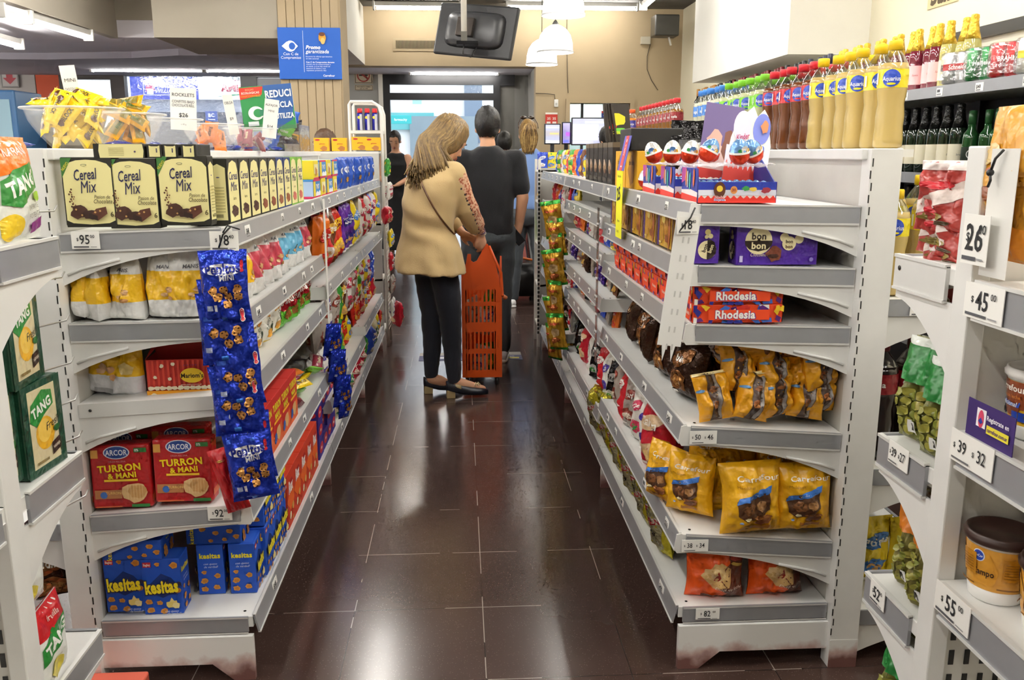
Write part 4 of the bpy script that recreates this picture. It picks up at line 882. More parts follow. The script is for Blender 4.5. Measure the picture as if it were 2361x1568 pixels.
# ---- man in the black T-shirt ----------------------------------------------
def stander(loc, k, yaw, shirt, trouser, hairc, lab, sleeve='short', armR=None, armL=None, hip=.165, sh=.20, headp=0, headyaw=0, stance=.09, legang=0, shirt_hem=.86, shoes='e8e8e8', hair='short', skin=SK, belly=.12, chest=.125, dress=None, vox=.013, female=False):
    o = empty('person', loc, (0, 0, yaw)); o.scale = (k, k, k)
    b = MB(); hc = V((0, .015, 1.56)); hT = HT(hc, headyaw, headp)
    head(b, hc, hT); limb(b, [(0, -.01, 1.38), (0, 0, 1.47)], [.056, .052])
    b.loft(dens([ring((0, 0, .88), hip*.95, .11), ring((0, 0, 1.05), hip*.85, .10), ring((0, .01, 1.25), sh*.86, .115), ring((0, -.005, 1.37), sh*.84, .085), ring((0, -.01, 1.42), .07, .06)]), SK, 20)
    aR = armR or [(sh, 0, 1.36), (sh+.07, -.03, 1.09), (sh+.06, .06, .86)]; aL = armL or [(-sh, 0, 1.36), (-sh-.07, -.03, 1.09), (-sh-.06, .06, .86)]
    for A, th in ((aR, -1), (aL, 1)):
        limb(b, A, [.056, .042, .028]); d = (V(A[2])-V(A[1])).normalized(); hand(b, A[2], d+V((0, .25, 0)), (-A[0][0], .25, 0), 1.0, .75, th*-1)
    hp = [(stance, 0, .88), (stance+legang*.5, .01, .48), (stance+legang, 0, .08)]; hq = [(-q[0], q[1], q[2]) for q in hp]
    for A in (hp, hq): limb(b, A, [.085, .055, .036]); limb(b, [A[2], (A[2][0]*1.1, .12, .035)], [.036, .025])
    ob('body', remesh(b, vox*.85, 3, SK), o); face_parts(o, hT, 1.0, hairc=hairc)
    if dress:
        t = MB(); t.loft(dens([ring((0, .0, .14), .22, .2), ring((0, 0, .5), .19, .17), ring((0, 0, .9), .175, .14), ring((0, 0, 1.08), .135, .115), ring((0, .012, 1.25), .165, .135), ring((0, .0, 1.33), .148, .105), ring((0, -.002, 1.385), .125, .098), ring((0, -.002, 1.405), .095, .085)]), SK, 28)
        ob('dress', wrinkle(remesh(t, vox, 3, mat(dress, 'cloth'), 'dress'), .006, 8, 4, (1.5, 1.5, .2)), o)
    else:
        t = MB(); t.loft(dens([ring((0, .0, shirt_hem), hip*1.12, belly+.015), ring((0, 0, 1.02), hip*1.06, belly), ring((0, .01, 1.22), sh*.98, chest+.01), ring((0, 0, 1.33), sh*1.0, .112), ring((0, -.003, 1.39), sh*.80, .098), ring((0, -.008, 1.425), .10, .085), ring((0, -.01, 1.45), .068, .068)]), SK, 28)
        for A in (aR, aL):
            if sleeve == 'short': limb(t, [lerp(A[0], (0, 0, 1.34), .2), A[0], lerp(A[0], A[1], .75)], [.072, .072, .062], 16)
            else: limb(t, [lerp(A[0], (0, 0, 1.34), .2), A[0], A[1], lerp(A[1], A[2], .82)], [.074, .074, .058, .046], 16)
        ob('shirt', wrinkle(remesh(t, vox, 3, mat(shirt, 'cloth'), 'shirt'), .006, 9, 6), o)
        l = MB(); l.loft(dens([ring((0, 0, shirt_hem+.05), hip*1.02, belly), ring((0, -.01, .84), hip*1.08, belly+.02), ring((0, 0, .76), hip*.95, .11)]), SK, 22)
        for A in (hp, hq): limb(l, [A[0], lerp(A[0], A[1], .5), A[1], lerp(A[1], A[2], .5), (A[2][0], A[2][1], .10)], [.10, .09, .073, .066, .062], 16)
        ob('trousers', wrinkle(remesh(l, vox, 3, mat(trouser, 'cloth'), 'trousers'), .006, 12, 8, (1, 1, 1.7)), o)
    for A in (hp, hq): shoe(o, (A[2][0], -.045, 0), R(-8 if A is hp else 8), shoes, .27)
    if hair == 'short': ob('hair', hair_cap(hT, 1.0, (.085, .106, .112), col=hairc, lumps=.008, sc=30), o)
    elif hair == 'back':
        m = hair_cap(hT, 1.0, (.081, .10, .104), col=hairc, lumps=.003); m.tube([(0, -.09, 1.62), (0, -.135, 1.58), (0, -.125, 1.48), (0, -.10, 1.40)], [.025, .032, .026, .008], mat(hairc, 'hair'), 12); ob('hair', m, o)
    elif hair == 'pony':
        m = hair_cap(hT, 1.0, (.084, .106, .110), col=hairc, lumps=.004); rr_ = random.Random(2)
        for q in range(150):
            a = rr_.uniform(-1, 1); m.tube(curve([(a*.03, -.10, 1.655+.0), (a*.055, -.128-.01*rr_.random(), 1.62), (a*.078, -.13, 1.55), (a*.068, -.115, 1.475), (a*.045+rr_.uniform(-.02, .02), -.10, 1.42+rr_.uniform(-.03, .03))], 3), [.005]*12+[.001], mat(rr_.choice(['b8965a', '8a6a3a', 'd0b070', '6e5230']), 'hair'), 5)
        ob('hair', m, o)
    return tag(o, lab, 'person'), hT
man, _ = stander((.185, 5.80, 0), 1.0, R(4), '16171b', '3f4549', '1a1715', 'man in a black T-shirt and grey jeans holding a phone, seen from behind', armR=[(.185, 0, 1.36), (.228, -.03, 1.11), (.205, .03, .88)], armL=[(-.185, 0, 1.36), (-.225, 0, 1.11), (-.12, .16, .98)], hip=.16, sh=.185, belly=.125, chest=.13)
ph = V((.20, 5.75, 0)); plain('mobile_phone', MB().box(-.030, -.005, -.058, .030, .005, .058, mat('18181c', 'glass'), b=.004), (P(1188, 546, Y=5.80).x+.01, 5.80, P(1188, 546, Y=5.80).z), "black mobile phone in the hand of the man in the black T-shirt", 'phone', (R(-20), R(-38), R(10)))
bw, bT = stander((.615, 7.95, 0), 1.0, R(0), '7390c4', '474c52', '8a6a3a', 'woman with a fair ponytail in a blue denim shirt and grey jeans, seen from behind', sleeve='long', armR=[(.165, 0, 1.34), (.235, .06, 1.12), (.02, .20, 1.10)], armL=[(-.165, 0, 1.34), (-.235, .06, 1.12), (-.02, .22, 1.06)], hip=.165, sh=.17, stance=.085, legang=.055, shirt_hem=.90, hair='pony', belly=.125)
sg = MB(); 
for sx in (-1, 1): sg.ball((sx*.035, .035, .155), .03, .022, .016, mat('2a1a12', 'glass'), 12); sg.tube([(sx*.062, .03, .15), (sx*.086, -.03, .10), (sx*.088, -.07, .06)], .004, mat('3a2418', 'plastic'), 6)
sg.v = [(x, y+.015, z+1.56) for x, y, z in sg.v]; ob('sunglasses', sg, bw)
stander((-.845, 11.75, 0), 1.0, R(180-8), '101012', '101012', '2a211c', 'woman in a long black sleeveless dress looking down by the doorway', dress='111113', armR=[(.16, 0, 1.34), (.20, .02, 1.08), (.08, .20, 1.0)], armL=[(-.16, 0, 1.34), (-.19, .03, 1.08), (-.06, .22, 1.0)], headp=R(-22), hair='back', shoes='2a2a2a', hip=.14, sh=.16)
stander((.47, 9.2, 0), .955, R(4), '6a6a72', '33363c', '17130f', 'dark haired person in the queue mostly hidden behind the man in black', sh=.17, hair='short', vox=.022)
stander((-1.07, 7.15, 0), .935, R(60), '8a8478', '3a3c44', '5a3f28', 'brown haired person of whom only the head shows behind the left shelves', sh=.16, hair='short', vox=.022)
stander((1.455, 8.6, 0), .98, R(30), '4a4a52', '2a2c34', '1c1814', 'dark haired person at the checkout showing only the head over the right shelves', sh=.17, hair='short', vox=.022)
# black crate basket and trolley side beyond the queue
cb2 = empty('shopping_basket', (P(1198, 680, Z=0).x, 8.42, 0)); ob('basket_wall', MB().loft([((0, 0, .05), .17, .2, (1, 0, 0), (0, 1, 0)), ((0, 0, .36), .21, .24, (1, 0, 0), (0, 1, 0))], mat('1c1a1a', 'plastic'), 24, pw=5), cb2); ob('handle', MB().tube([(-.2, 0, .36), (0, 0, .40), (.2, 0, .36)], .012, mat('d86a2c', 'plastic')), cb2)
for x in (-.1, .1): ob('wheel', MB().lathe([(.02, -.01), (.025, 0), (.02, .01)], mat('2a2624', 'plastic'), 12, T=Matrix.Translation((x, .1, .025)) @ Matrix.Rotation(HP, 4, 'Y')), cb2)
tag(cb2, 'black rolling basket on the floor beside the fair haired woman', 'shopping basket')
plain('floor_stand', MB().box(-.012, -.2, .03, .012, .2, .75, mat('c4726a', 'card')).box(-.014, -.2, 0, .014, -.17, .78, mat('5a5a60', 'metal')).box(-.014, .17, 0, .014, .2, .78, mat('5a5a60', 'metal')), (P(1212, 600, Y=9.0).x, 9.0, 0), 'pinkish low panel stand beyond the fair haired woman', 'stand', (0, R(-8), R(20)))
# ================================================================ goods

def cookies(pts, r, base='c98f4c', chip='4a2a16'):
    o = []
    for i, (x, y) in enumerate(pts):
        o += [('b', x, y, r, r, base, i+3)]
        for k in range(4): a = k*1.7+i; o.append(('e', x+r*.55*cos(a), y+r*.5*sin(a), r*.2, r*.17, chip))
    return o
CHOC = [('b', .30, .22, .17, .13, '4a2a1c', 5), ('b', .52, .19, .16, .10, '3c2116', 6), ('p', [(.48, .14), (.66, .10), (.86, .20), (.84, .30), (.64, .27)], '5c3220'), ('p', [(.48, .14), (.66, .10), (.66, .17), (.50, .21)], '2f1a12'), ('e', .62, .22, .022, .02, 'c79a5c'), ('e', .72, .24, .02, .02, 'c79a5c'), ('e', .25, .26, .02, .02, 'c79a5c'), ('e', .36, .18, .02, .02, 'c79a5c')]
cer_front = [('r', 0, .03, 1, .965, '26241c'), ('p', [(.02, .10), (.14, .06), (.5, .04), (.86, .06), (.98, .10), (.98, .84), (.9, .91), (.7, .955), (.5, .965), (.3, .955), (.1, .91), (.02, .84)], 'efe6a2'),
    ('p', [(0, .70), (.22, .99), (0, .99)], '3f7a38'), ('t', 'NUEVO', .08, .87, .06, 'd8d23c', dict(a=52, fit=.2)), ('e', .45, .89, .06, .02, '8a8a6a'), ('e', .45, .888, .045, .012, 'efe6a2'),
    ('t', 'Cereal', .46, .76, .22, '1d1b4c', dict(i=.25, b=.012, a=5, fit=.48, force=1)), ('t', 'Mix', .50, .585, .25, '1d1b4c', dict(i=.25, b=0, a=5, fit=.34, force=1)),
    ('t', 'Pasion de', .76, .44, .075, '4a3a22', dict(i=.2, b=0, fit=.32)), ('t', 'Chocolate', .77, .375, .085, '4a3a22', dict(i=.2, b=.005, fit=.38)), ('t', '6', .93, .19, .10, '5a5030'),
    *[('e', .15+.03*sin(q*2.1), .30+q*.035, .018, .02, '5a3420') for q in range(8)], *[('e', .20+.03*cos(q*1.7), .32+q*.03, .013, .015, '8a5a34') for q in range(7)]] + CHOC
cer_side = [('r', 0, .03, 1, .97, '26241c'), ('p', [(.08, .08), (.92, .08), (.92, .86), (.5, .92), (.08, .86)], 'e8dfa0'), ('e', .5, .72, .1, .03, '5c5a8a'), *[('r', .18, .2+q*.045, .82, .215+q*.045, 'b5ac74') for q in range(9)], ('r', .3, .12, .7, .17, '8a835a')]
K_cer = Kind('cereal_bar_box', 'cereal bar box', carton(.119, .045, .166, '2a281f', cer_front, cer_side))
def slim(c1, c2, c3): return [('r', 0, 0, 1, 1, c2), ('p', [(.06, .05), (.94, .05), (.94, .78), (.8, .93), (.5, .97), (.2, .93), (.06, .78)], c1), ('t', 'Cereal', .5, .74, .17, '3a386a', dict(i=.2, b=.015, fit=.8, force=1)), ('t', 'Mix', .5, .58, .2, '3a386a', dict(i=.2, b=0, fit=.6, force=1)), ('b', .5, .2, .3, .12, c3, 3), ('b', .4, .26, .14, .06, c3, 8), ('t', 'barras', .5, .4, .07, '6a6040', dict(b=0))]
K_cers = [Kind('cereal_bar_box', 'cereal bar box', carton(.112, .045, .166, b, slim(a, b, c), cer_side)) for a, b, c in (('efe6a2', '2a281f', '4a2a1c'), ('efe6a2', '2a281f', '8a4a2c'), ('efe6a2', '263a78', '9a5a34'), ('f0e6a8', '7ab83a', 'c86a5a'))]
for i, (x, n) in enumerate(zip((-.907, -.786, -.665), ('beside the white post', 'middle of the three', 'nearest the aisle'))):
    K_cer.put((x, 2.178, P(0, 0, X=1).z*0+1.212+.022*(x+.97)/.4), (0, 0, R(-1)), 'front facing cream cereal bar box on the top left shelf, '+n)
for i in range(9):
    k = K_cers[(0, 0, 0, 1, 1, 2, 2, 3, 3)[i]]; k.put((-.603, 2.285+i*.118, 1.222), HP, 'cereal bar box turned to the aisle, %s from the near shelf corner' % ORD[i], 'cereal bar boxes facing the aisle')
K_cers[0].put((-.655, 2.285, 1.219), HP, 'cereal bar box standing just inside the aisle row at the shelf corner')
for i in range(5): K_cers[0].put((-.66, 2.42+i*.118, 1.219), HP, 'cereal bar box in the second row back, %s from the near end' % ORD[i], 'cereal bar boxes in the second row')
K_flat = Kind('cereal_bar_box', 'cereal bar box', carton(.118, .12, .034, '2a281f', [('r', .0, .0, .1, 1, '1e1d18'), ('p', [(.12, .03), (.97, .03), (.99, .5), (.97, .97), (.12, .97), (.10, .5)], 'e8e0a0'), *[('r', .3, .2+q*.12, .6, .24+q*.12, 'b8b07a') for q in range(5)], ('e', .82, .45, .02, .02, '5c4a6a')]))
K_end = Kind('cereal_bar_box', 'cereal bar box', carton(.036, .12, .033, '24231d', [('p', [(.15, .1), (.85, .1), (.85, .9), (.7, .84), (.3, .84), (.15, .9)], 'e4dc9c'), ('r', .6, .4, .68, .7, '4a4660')]))
K_flat.put((-.81, 2.215, 1.389), 0, 'cereal bar box lying flat on the standing boxes below the yellow bowl')
for i in range(3): K_end.put((-.727+i*.037+(i == 2)*.006, 2.215, 1.389), 0, 'dark cereal bar box lying end on, %s from the flat cream one' % ORD[i])
# ---- bowls with sweets
def bowl_mb(r=.12, h=.1):
    pr_ = [(.045, 0), (.06, .003), (r*.72, h*.35), (r*.9, h*.7), (r*.97, h*.97), (r*1.04, h), (r*1.05, h+.003), (r*.96, h+.001), (r*.87, h*.7), (r*.69, h*.37), (.055, .008)]
    return MB().lathe(pr_, milky('f4f4f4', .11), 32, cap=False)
K_bowl = Kind('candy_bowl', 'bowl', [('bowl', bowl_mb(), None, []), ('rim', MB().lathe([(.1175, .0985), (.126, .0995), (.1275, .102), (.126, .1045), (.1175, .1035)], milky('f4f4f2', .55), 36, cap=False), None, [])])
def bar(c, blot, txt, w=.10, h=.04, d=.016, tc='4a2c14', seed=1, extra=()):
    m = bag(w, h, d, c, [('r', .12, .2, .88, .8, blot)]*(1 if blot else 0)+[('t', txt, .5, .5, .42, tc, dict(b=.03, fit=.46))]+list(extra), 'pillow', 'film', seed, seal=.0, nx=16, nz=8, crease=.0012)
    return m
def lay(mb):   # lay a standing packet on its back, centred
    ys = [q[2] for q in mb.v]; h = max(ys)/2; mb.v = [(x, z-h, -y) for x, y, z in mb.v]; return mb
K_bars = dict(
  y=Kind('candy_bar', 'chocolate bar', lay(bar('f2cf1c', None, 'BLOCK', .105, .042, .018, '3e2a14', 2, [('b', .2, .5, .09, .11, '5a3218', 4)]))),
  o=Kind('candy_bar', 'chocolate bar', lay(bar('f0ae14', '8a7a2a', 'mani', .105, .045, .02, '2e5a1e', 3))),
  b=Kind('candy_bar', 'chocolate bar', lay(bar('1e2f8a', None, 'Milka', .12, .045, .018, 'd8dcec', 4))),
  r=Kind('candy_bar', 'wrapped sweet', lay(bar('8a2a3c', None, 'Bonafide', .09, .045, .03, 'e8d8b0', 5))),
  p=Kind('candy_bar', 'wrapped sweet', lay(bar('e07a2c', None, 'Reese', .10, .055, .022, '5a2a10', 6))),
  g=Kind('candy_bar', 'wrapped sweet', lay(bar('7ac83a', None, 'gomas', .11, .06, .022, 'f4f4e4', 7))),
  w=Kind('candy_bar', 'wrapped sweet', lay(bar('2a62c8', None, 'oblea', .11, .06, .022, 'f4f4e4', 8))),
  k=Kind('candy_bar', 'wrapped sweet', lay(bar('241d1c', None, 'dark', .11, .06, .022, 'e4e0d8', 9))))
bowls = [(2.41, 'y', 20, 'large nearest bowl', 'yellow chocolate bars'), (2.745, 'o', 16, 'second bowl', 'orange yellow bars'), (3.13, None, 0, '', ''), (3.67, 'p', 7, 'fourth bowl', 'orange wrapped sweets'), (4.25, 'r', 8, 'fifth bowl', 'dark red sweets')]
bl = ['clear plastic bowl heaped with yellow chocolate bars, nearest of the row', 'clear plastic bowl full of orange yellow bars, behind the nearest one', 'empty clear plastic bowl standing under the tall printed slip', 'clear plastic bowl with a few orange sweets', 'clear plastic bowl of dark red sweets, farthest of the round ones']
rb_ = random.Random(11)
for bi, (y, kd, n, nm, what) in enumerate(bowls):
    bx = P((178, 288, 386, 492, 581)[bi], 345, Y=y).x
    K_bowl.put((bx, y, 1.413), 0, bl[bi])
    for i in range(n):
        t = i/max(1, n-1); full = kd in 'yo'
        lvl = .030+(.105 if full else .040)*t**1.1
        rmax = .035+.055*min(1, lvl/.09)
        a = (-pi/2+rb_.uniform(-1.25, 1.25)) if i % 4 else rb_.uniform(0, pi)
        rr = rmax*(.55+.35*rb_.random()); px, py = rr*cos(a)*.95, rr*sin(a)
        if lvl > .112:   # the ones lying over the rim
            px = (-.055, .045, .0, .03)[i % 4]; py = rb_.uniform(-.03, .03); m_ = Matrix.Rotation(rb_.uniform(-.5, .5), 4, 'Z') @ Matrix.Rotation(R(rb_.uniform(25, 60)), 4, 'X') @ Matrix.Rotation(rb_.uniform(-.5, .5), 4, 'Z')
        else: m_ = Matrix.Rotation(a+pi/2, 4, 'Z') @ Matrix.Rotation(R(rb_.uniform(58, 78)), 4, 'X') @ Matrix.Rotation(rb_.choice([rb_.uniform(.5, 1.9), rb_.uniform(-1.9, -.5)]), 4, 'Z')
        K_bars[kd].put((bx+px, y+py, 1.413+lvl), tuple(m_.to_euler()), '%s in the %s, %s up from the bottom' % ('yellow chocolate bar' if kd == 'y' else what[:-1], nm, ORD[i]), '%s in the %s' % (what, nm), .92)
def slip(name, lab, u, v0, v1, wpx, Y, ops, rz=0, ry=0, rx=0):
    p = P(u, v1, Y=Y); h = P(u, v0, Y=Y).z-p.z; w = wpx/1989*Y*1.02
    m = MB(); m.box(-w/2, -.0006, 0, w/2, .0006, h, LABEL); m.art(ops, FR(-.0006), w, h, kind='paper', h0=.0003, dh=.0003); m.art(ops, flat((0, .0006, 0), (-1, 0, 0), (0, 0, 1)), w, h, kind='paper', h0=.0003, dh=.0003)
    return tag(ob(name, m, None, p, (rx, ry, rz)), lab, 'price slip')
tx = lambda *ls: [('t', s_, .5, y, sz, c_, dict(fit=.86, b=.01)) for s_, y, sz, c_ in ls]
slip('price_slip', 'tall narrow paper slip curling up out of the yellow bar bowl', 180, 148, 272, 30, 2.46, tx(('MINI', .72, .10, '4a4a4c'), ('CHOCOLATE', .55, .08, '8a8a8c'), ('BLOCK', .45, .08, '6a6a6c'), ('$7', .22, .07, '77777a')), R(25), R(-6), R(-8))
slip('price_slip', 'white printed paper slip reading rocklets standing behind the empty bowl', 424, 203, 300, 54, 3.12, tx(('ROCKLETS', .84, .11, '4a4a4c'), ('CONFITES BAJO', .68, .09, '6a6a6c'), ('CHOCOLATE RELL', .59, .09, '6a6a6c'), ('$26', .36, .14, '3a3a3c'), ('x 40 g', .14, .05, '88888a')), R(4), R(3))
slip('price_slip', 'thin pale slip edge on above the orange sweets bowl', 541, 218, 310, 22, 3.7, tx(('OBLEA', .8, .1, '6a6a6c'), ('$9', .4, .1, '6a6a6c')), R(35), R(-8))
slip('price_slip', 'long crumpled paper slip in front of the recycling sign', 620, 228, 318, 30, 4.2, tx(('ALFAJOR', .85, .08, '5a5a5c'), ('MINI', .7, .08, '6a6a6c'), ('$14', .3, .1, '5a5a5c')), R(10), R(8))
sgn = [('r', 0, 0, 1, 1, '2f8a4a'), ('p', [(.45, 1), (1, 1), (1, .55), (.95, .2), (.6, 0), (.35, 0), (.55, .4)], '2f5a9a'), ('p', [(0, .72), (.42, .80), (.46, .98), (0, .98)], 'd23a2c'), ('t', 'BOLSAS', .2, .93, .055, 'f0a070', dict(fit=.3)), ('t', 'ECOLOGICAS', .21, .86, .065, 'f6efe0', dict(fit=.38)), ('t', 'COLECCIONABLES', .21, .79, .06, 'f0a030', dict(fit=.38)),
   ('t', 'REDUCI', .73, .80, .22, 'f6f6f0', dict(b=.03, fit=.50, force=1, sx=1)), ('t', 'RECICLA', .73, .55, .18, 'f6f6f0', dict(b=.03, fit=.5)), ('t', 'REUTILIZA', .76, .30, .16, 'f6f6f0', dict(b=.03, fit=.46)), ('e', .27, .40, .15, .13, 'f2f2ee'), ('e', .31, .40, .09, .08, '2f8a4a'), ('r', .34, .33, .50, .47, '2f7a5a'), ('r', .1, .12, .3, .22, 'dfe4e4')]
pb = P(625, 300, Y=4.9)
m = MB(); m.box(-.14, -.003, 0, .14, .003, .235, mat('e8e8e4', 'card')); m.art(sgn, FR(-.003), .28, .235, h0=.0006, dh=.0006)
plain('recycling_sign', m, (pb.x, 4.9, pb.z-.0), 'green and blue recycling sign standing beyond the candy bowls', 'sign', (0, R(-5), 0))
# acrylic tub and packets on the deck's far part
tub = MB(); c_ = mat('f4f6f8', 'clear')
for b_ in ((-.16, -.16, -.155, .16), (.155, -.16, .16, .16), (-.16, -.16, .16, -.155), (-.16, .155, .16, .16)): tub.box(b_[0], b_[1], 0, b_[2], b_[3], .14, c_)
plain('acrylic_tub', tub, (-1.02, 5.0, 1.413), 'square clear acrylic tub of small bags beyond the round bowls', 'tub')
for i in range(12):
    kd = 'gwkow'[i % 5]; o_ = K_bars[kd].put((-1.02+rb_.uniform(-.1, .1), 5.0+rb_.uniform(-.11, .1), 1.45+.014*i), (R(75)+rb_.uniform(-.3, .3), rb_.uniform(-.4, .4), rb_.uniform(-.6, .6)), '%s packet in the square acrylic tub, %s up' % ({'g': 'green', 'w': 'blue', 'k': 'dark', 'o': 'orange yellow'}[kd], ORD[i]), 'packets in the square tub')
for i in range(9):
    K_bars['b'].put((-.985+rb_.uniform(0, .015), 2.62+.27*i, 1.425), (rb_.uniform(-.2, .2), 0, HP+rb_.uniform(-.5, .5)), 'dark blue wrapped bar on the deck edge beside the bowls, %s from the near end' % ORD[i], 'dark blue bars along the deck edge')
for i in range(6):
    K_bars['b'].put((-1.22+rb_.uniform(-.10, .06)-.03*i, 2.30+.1*i, 1.426), (0, 0, rb_.uniform(-.4, .4)), 'blue wrapped bar lying on the white deck left of the yellow bowl, %s along' % ORD[i], 'blue bars left of the yellow bowl', 1.15)
# Twist boxes and bags at the far end of the top shelf
tw_art = [('r', 0, .0, 1, .12, 'c8285a'), ('r', 0, .9, 1, 1, 'c8285a'), ('r', 0, .12, 1, .9, '3a86c8'), ('r', 0, .12, .3, .9, 'e8d22c'), ('t', 'TWIST', .6, .62, .34, 'f4f6fa', dict(b=.04, fit=.6)), ('p', [(.3, .12), (1, .12), (1, .32), (.85, .4), (.7, .3), (.5, .38), (.3, .28)], 'eef2f6')]
K_tw = Kind('snack_box', 'snack box', carton(.17, .09, .075, '3a86c8', tw_art, [('r', 0, 0, 1, .12, 'c8285a'), ('r', 0, .12, 1, .9, 'a8c0e0')]))
K_tw2 = Kind('snack_box', 'snack box', carton(.12, .09, .075, 'e8d22c', [('r', 0, 0, 1, .1, 'c8285a'), ('r', .1, .3, .9, .8, 'f0e8b0'), ('b', .5, .4, .2, .15, 'b57a3c', 2)]))
for i in range(4):
    for j in range(2):
        (K_tw if (i+j) % 2 == 0 else K_tw2).put((-.63, 3.62+i*.18, 1.222+j*.0755), HP, '%s snack box %s after the cereal bars, %s row' % ('blue' if (i+j) % 2 == 0 else 'yellow', ORD[i], 'upper' if j else 'lower'), 'twist snack boxes')
bl_ = bag(.13, .16, .05, '1f4fb4', [('e', .5, .6, .3, .15, 'f0f4fa'), ('t', 'PEPITOS', .5, .6, .14, '2a3a9a', dict(fit=.5)), ('b', .5, .3, .2, .1, 'b8843c', 3)], 'pillow', seed=21)
K_blue = Kind('snack_bag', 'snack bag', bl_)
for i in range(12):
    K_blue.put((-.62+.02*(i % 2), 4.42+i*.135, 1.222+(.0 if i % 3 else .0)), (R(rb_.uniform(-6, 6)), 0, HP+rb_.uniform(-.25, .25)), 'shiny blue snack bag far along the top shelf, %s from the yellow boxes' % ORD[i], 'shiny blue snack bags')
# ---- second shelf: white and yellow peanut bags
def pnut(c, seed, txt='MANIS', w=.105, h=.172):
    nuts = [('b', .72, .46, .11, .07, 'c79a6a', 3), ('b', .60, .38, .09, .06, 'd2a878', 4), ('b', .75, .33, .07, .05, 'c4905c', 5)]
    return Kind('peanut_bag', 'peanut bag', bag(w, h, .072, 'dcdcda', [('t', txt, .6, .80, .08, '55555a', dict(i=.2, fit=.4))]+nuts, 'stand', 'film', seed, [(.30, .74, c)], crease=.006))
K_py = [pnut('eebc1c', s_) for s_ in (1, 2, 3)]; K_pp = pnut('c84a5c', 4); K_pb = pnut('6ab4d8', 5)
for i, (u, rz, sc_) in enumerate(((184, -70, .80), (236, -75, .86), (303, -25, .92), (393, -12, .95), (445, 10, .96))):
    p = P(u, 742, Y=2.21); K_py[i % 3].put((p.x, 2.205+.0*i, .991), (0, R(0), R(rz)), 'white and yellow peanut bag on the second left shelf, %s from the white post' % ORD[i], None, sc_)
for i, (y, k) in enumerate(((2.32, 0), (2.44, 1), (2.57, 3), (2.70, 4), (2.84, 3), (2.97, 5), (3.11, 5), (3.25, 5), (3.4, 4))):
    kk = K_py[k] if k < 3 else (K_pp if k < 5 else K_pb)
    kk.put((-.628, y, .992), (0, R(rb_.uniform(-5, 5)), HP+rb_.uniform(-.45, .1)), '%s peanut bag turned to the aisle, %s from the shelf corner' % ({0: 'yellow', 1: 'yellow', 2: 'yellow', 3: 'pink', 4: 'pink', 5: 'light blue'}[k], ORD[i]))
# ---- third shelf
K_nut = Kind('peanut_bag', 'peanut bag', bag(.15, .145, .06, 'eebd16', [('b', .35, .52, .09, .08, 'd8ae84', 3), ('b', .48, .48, .08, .07, 'cc9a6c', 4), ('b', .3, .44, .08, .05, 'dcb48c', 9), ('b', .52, .34, .05, .06, 'cf9c70', 6), ('p', [(.6, .55), (.78, .66), (.9, .55), (.85, .42), (.68, .40)], 'dcc27a'), ('t', 'SIN TACC', .56, .72, .06, '8a7a2a', dict(fit=.2)), ('r', .2, .06, .55, .14, 'a8a8ac')], 'stand', 'film', 8, [(.0, .36, 'dcdce0')], crease=.006))
K_nut.put(P(275, 928, Y=2.26), (R(4), R(4), R(-6)), 'yellow and white bag with printed peanuts beside the popcorn box')
mar = MB(); mar.box(-.082, -.05, 0, .082, .05, .001, 'c8322a'); W_ = .165; H_ = .098
for a_, b_ in (((-.0825, -.05, 0, .0825, -.0488, .098), 0), ((-.0825, .0488, 0, .0825, .05, .13), 0), ((-.0825, -.05, 0, -.0813, .05, .098), 0), ((.0813, -.05, 0, .0825, .05, .098), 0)): mar.box(*a_, 'c8322a')
mar.art([('r', i/13+.01, .24, i/13+.045, .98, 'e04a38') for i in range(13)]+[('b', .06+i*.09, .24, .05, .035, 'efe2c4', i) for i in range(11)]+[('r', 0, .02, 1, .18, 'f0a41e'), ('b', .1, .07, .05, .03, 'efe2c4', 3), ('b', .4, .04, .08, .03, 'efe2c4', 4), ('b', .25, .85, .03, .03, 'f4e6c8', 5), ('b', .42, .9, .03, .03, 'f4e6c8', 6), ('b', .14, .55, .03, .03, 'f4e6c8', 7), ('b', .36, .5, .03, .03, 'f4e6c8', 8),
   ('e', .70, .58, .18, .12, 'f0c828'), ('t', "Mariom's", .70, .58, .17, '4a3a1a', dict(b=.03, fit=.34)), ('t', 'www.marioms.com.ar', .68, .34, .06, 'f4e0c8', dict(fit=.4, b=0)), ('t', '* * * * *', .68, .84, .1, '3a3a8a', dict(fit=.3))], FR(-.0502), W_, H_)
mar.add([(-.083, .05, .13), (.083, .05, .13), (.075, .02, .146), (-.06, .01, .152)], [(0, 1, 2, 3)], 'd23a30'); mar.add([(-.083, -.05, .098), (-.083, .05, .13), (-.05, .02, .14)], [(0, 1, 2)], 'd8403a')
plain('popcorn_box', mar, P(431, 926, Y=2.27)+V((0, 0, .0)), 'open red striped popcorn box with a yellow oval name', 'snack box', (0, 0, R(4)))
K_wh = [Kind('snack_bag', 'snack bag', bag(.14, .185, .06, 'eceade', [('b', .3, .7, .16, .11, 'd09a3c', 3), ('b', .72, .62, .14, .1, 'c8883a', 4), ('b', .6, .22, .17, .12, 'dcA03c'.lower(), 5), ('e', .82, .3, .1, .16, '3a4a34'), ('t', 'Snacks', .48, .44, .13, '4a5a48', dict(i=.3, b=0, a=35, fit=.6))], 'pillow', 'film', s_, [(0, .08, 'd8b83c')], crease=.006)) for s_ in (31, 32)]
for i, y in enumerate((2.30, 2.44, 2.58, 2.73, 2.88)):
    K_wh[i % 2].put((-.628, y, .802), (R(rb_.uniform(-4, 4)), R(-6), HP-.15+rb_.uniform(-.15, .15)), 'white potato snack bag on the third left shelf, %s from the corner' % ORD[i], None, (1, 1, .93))
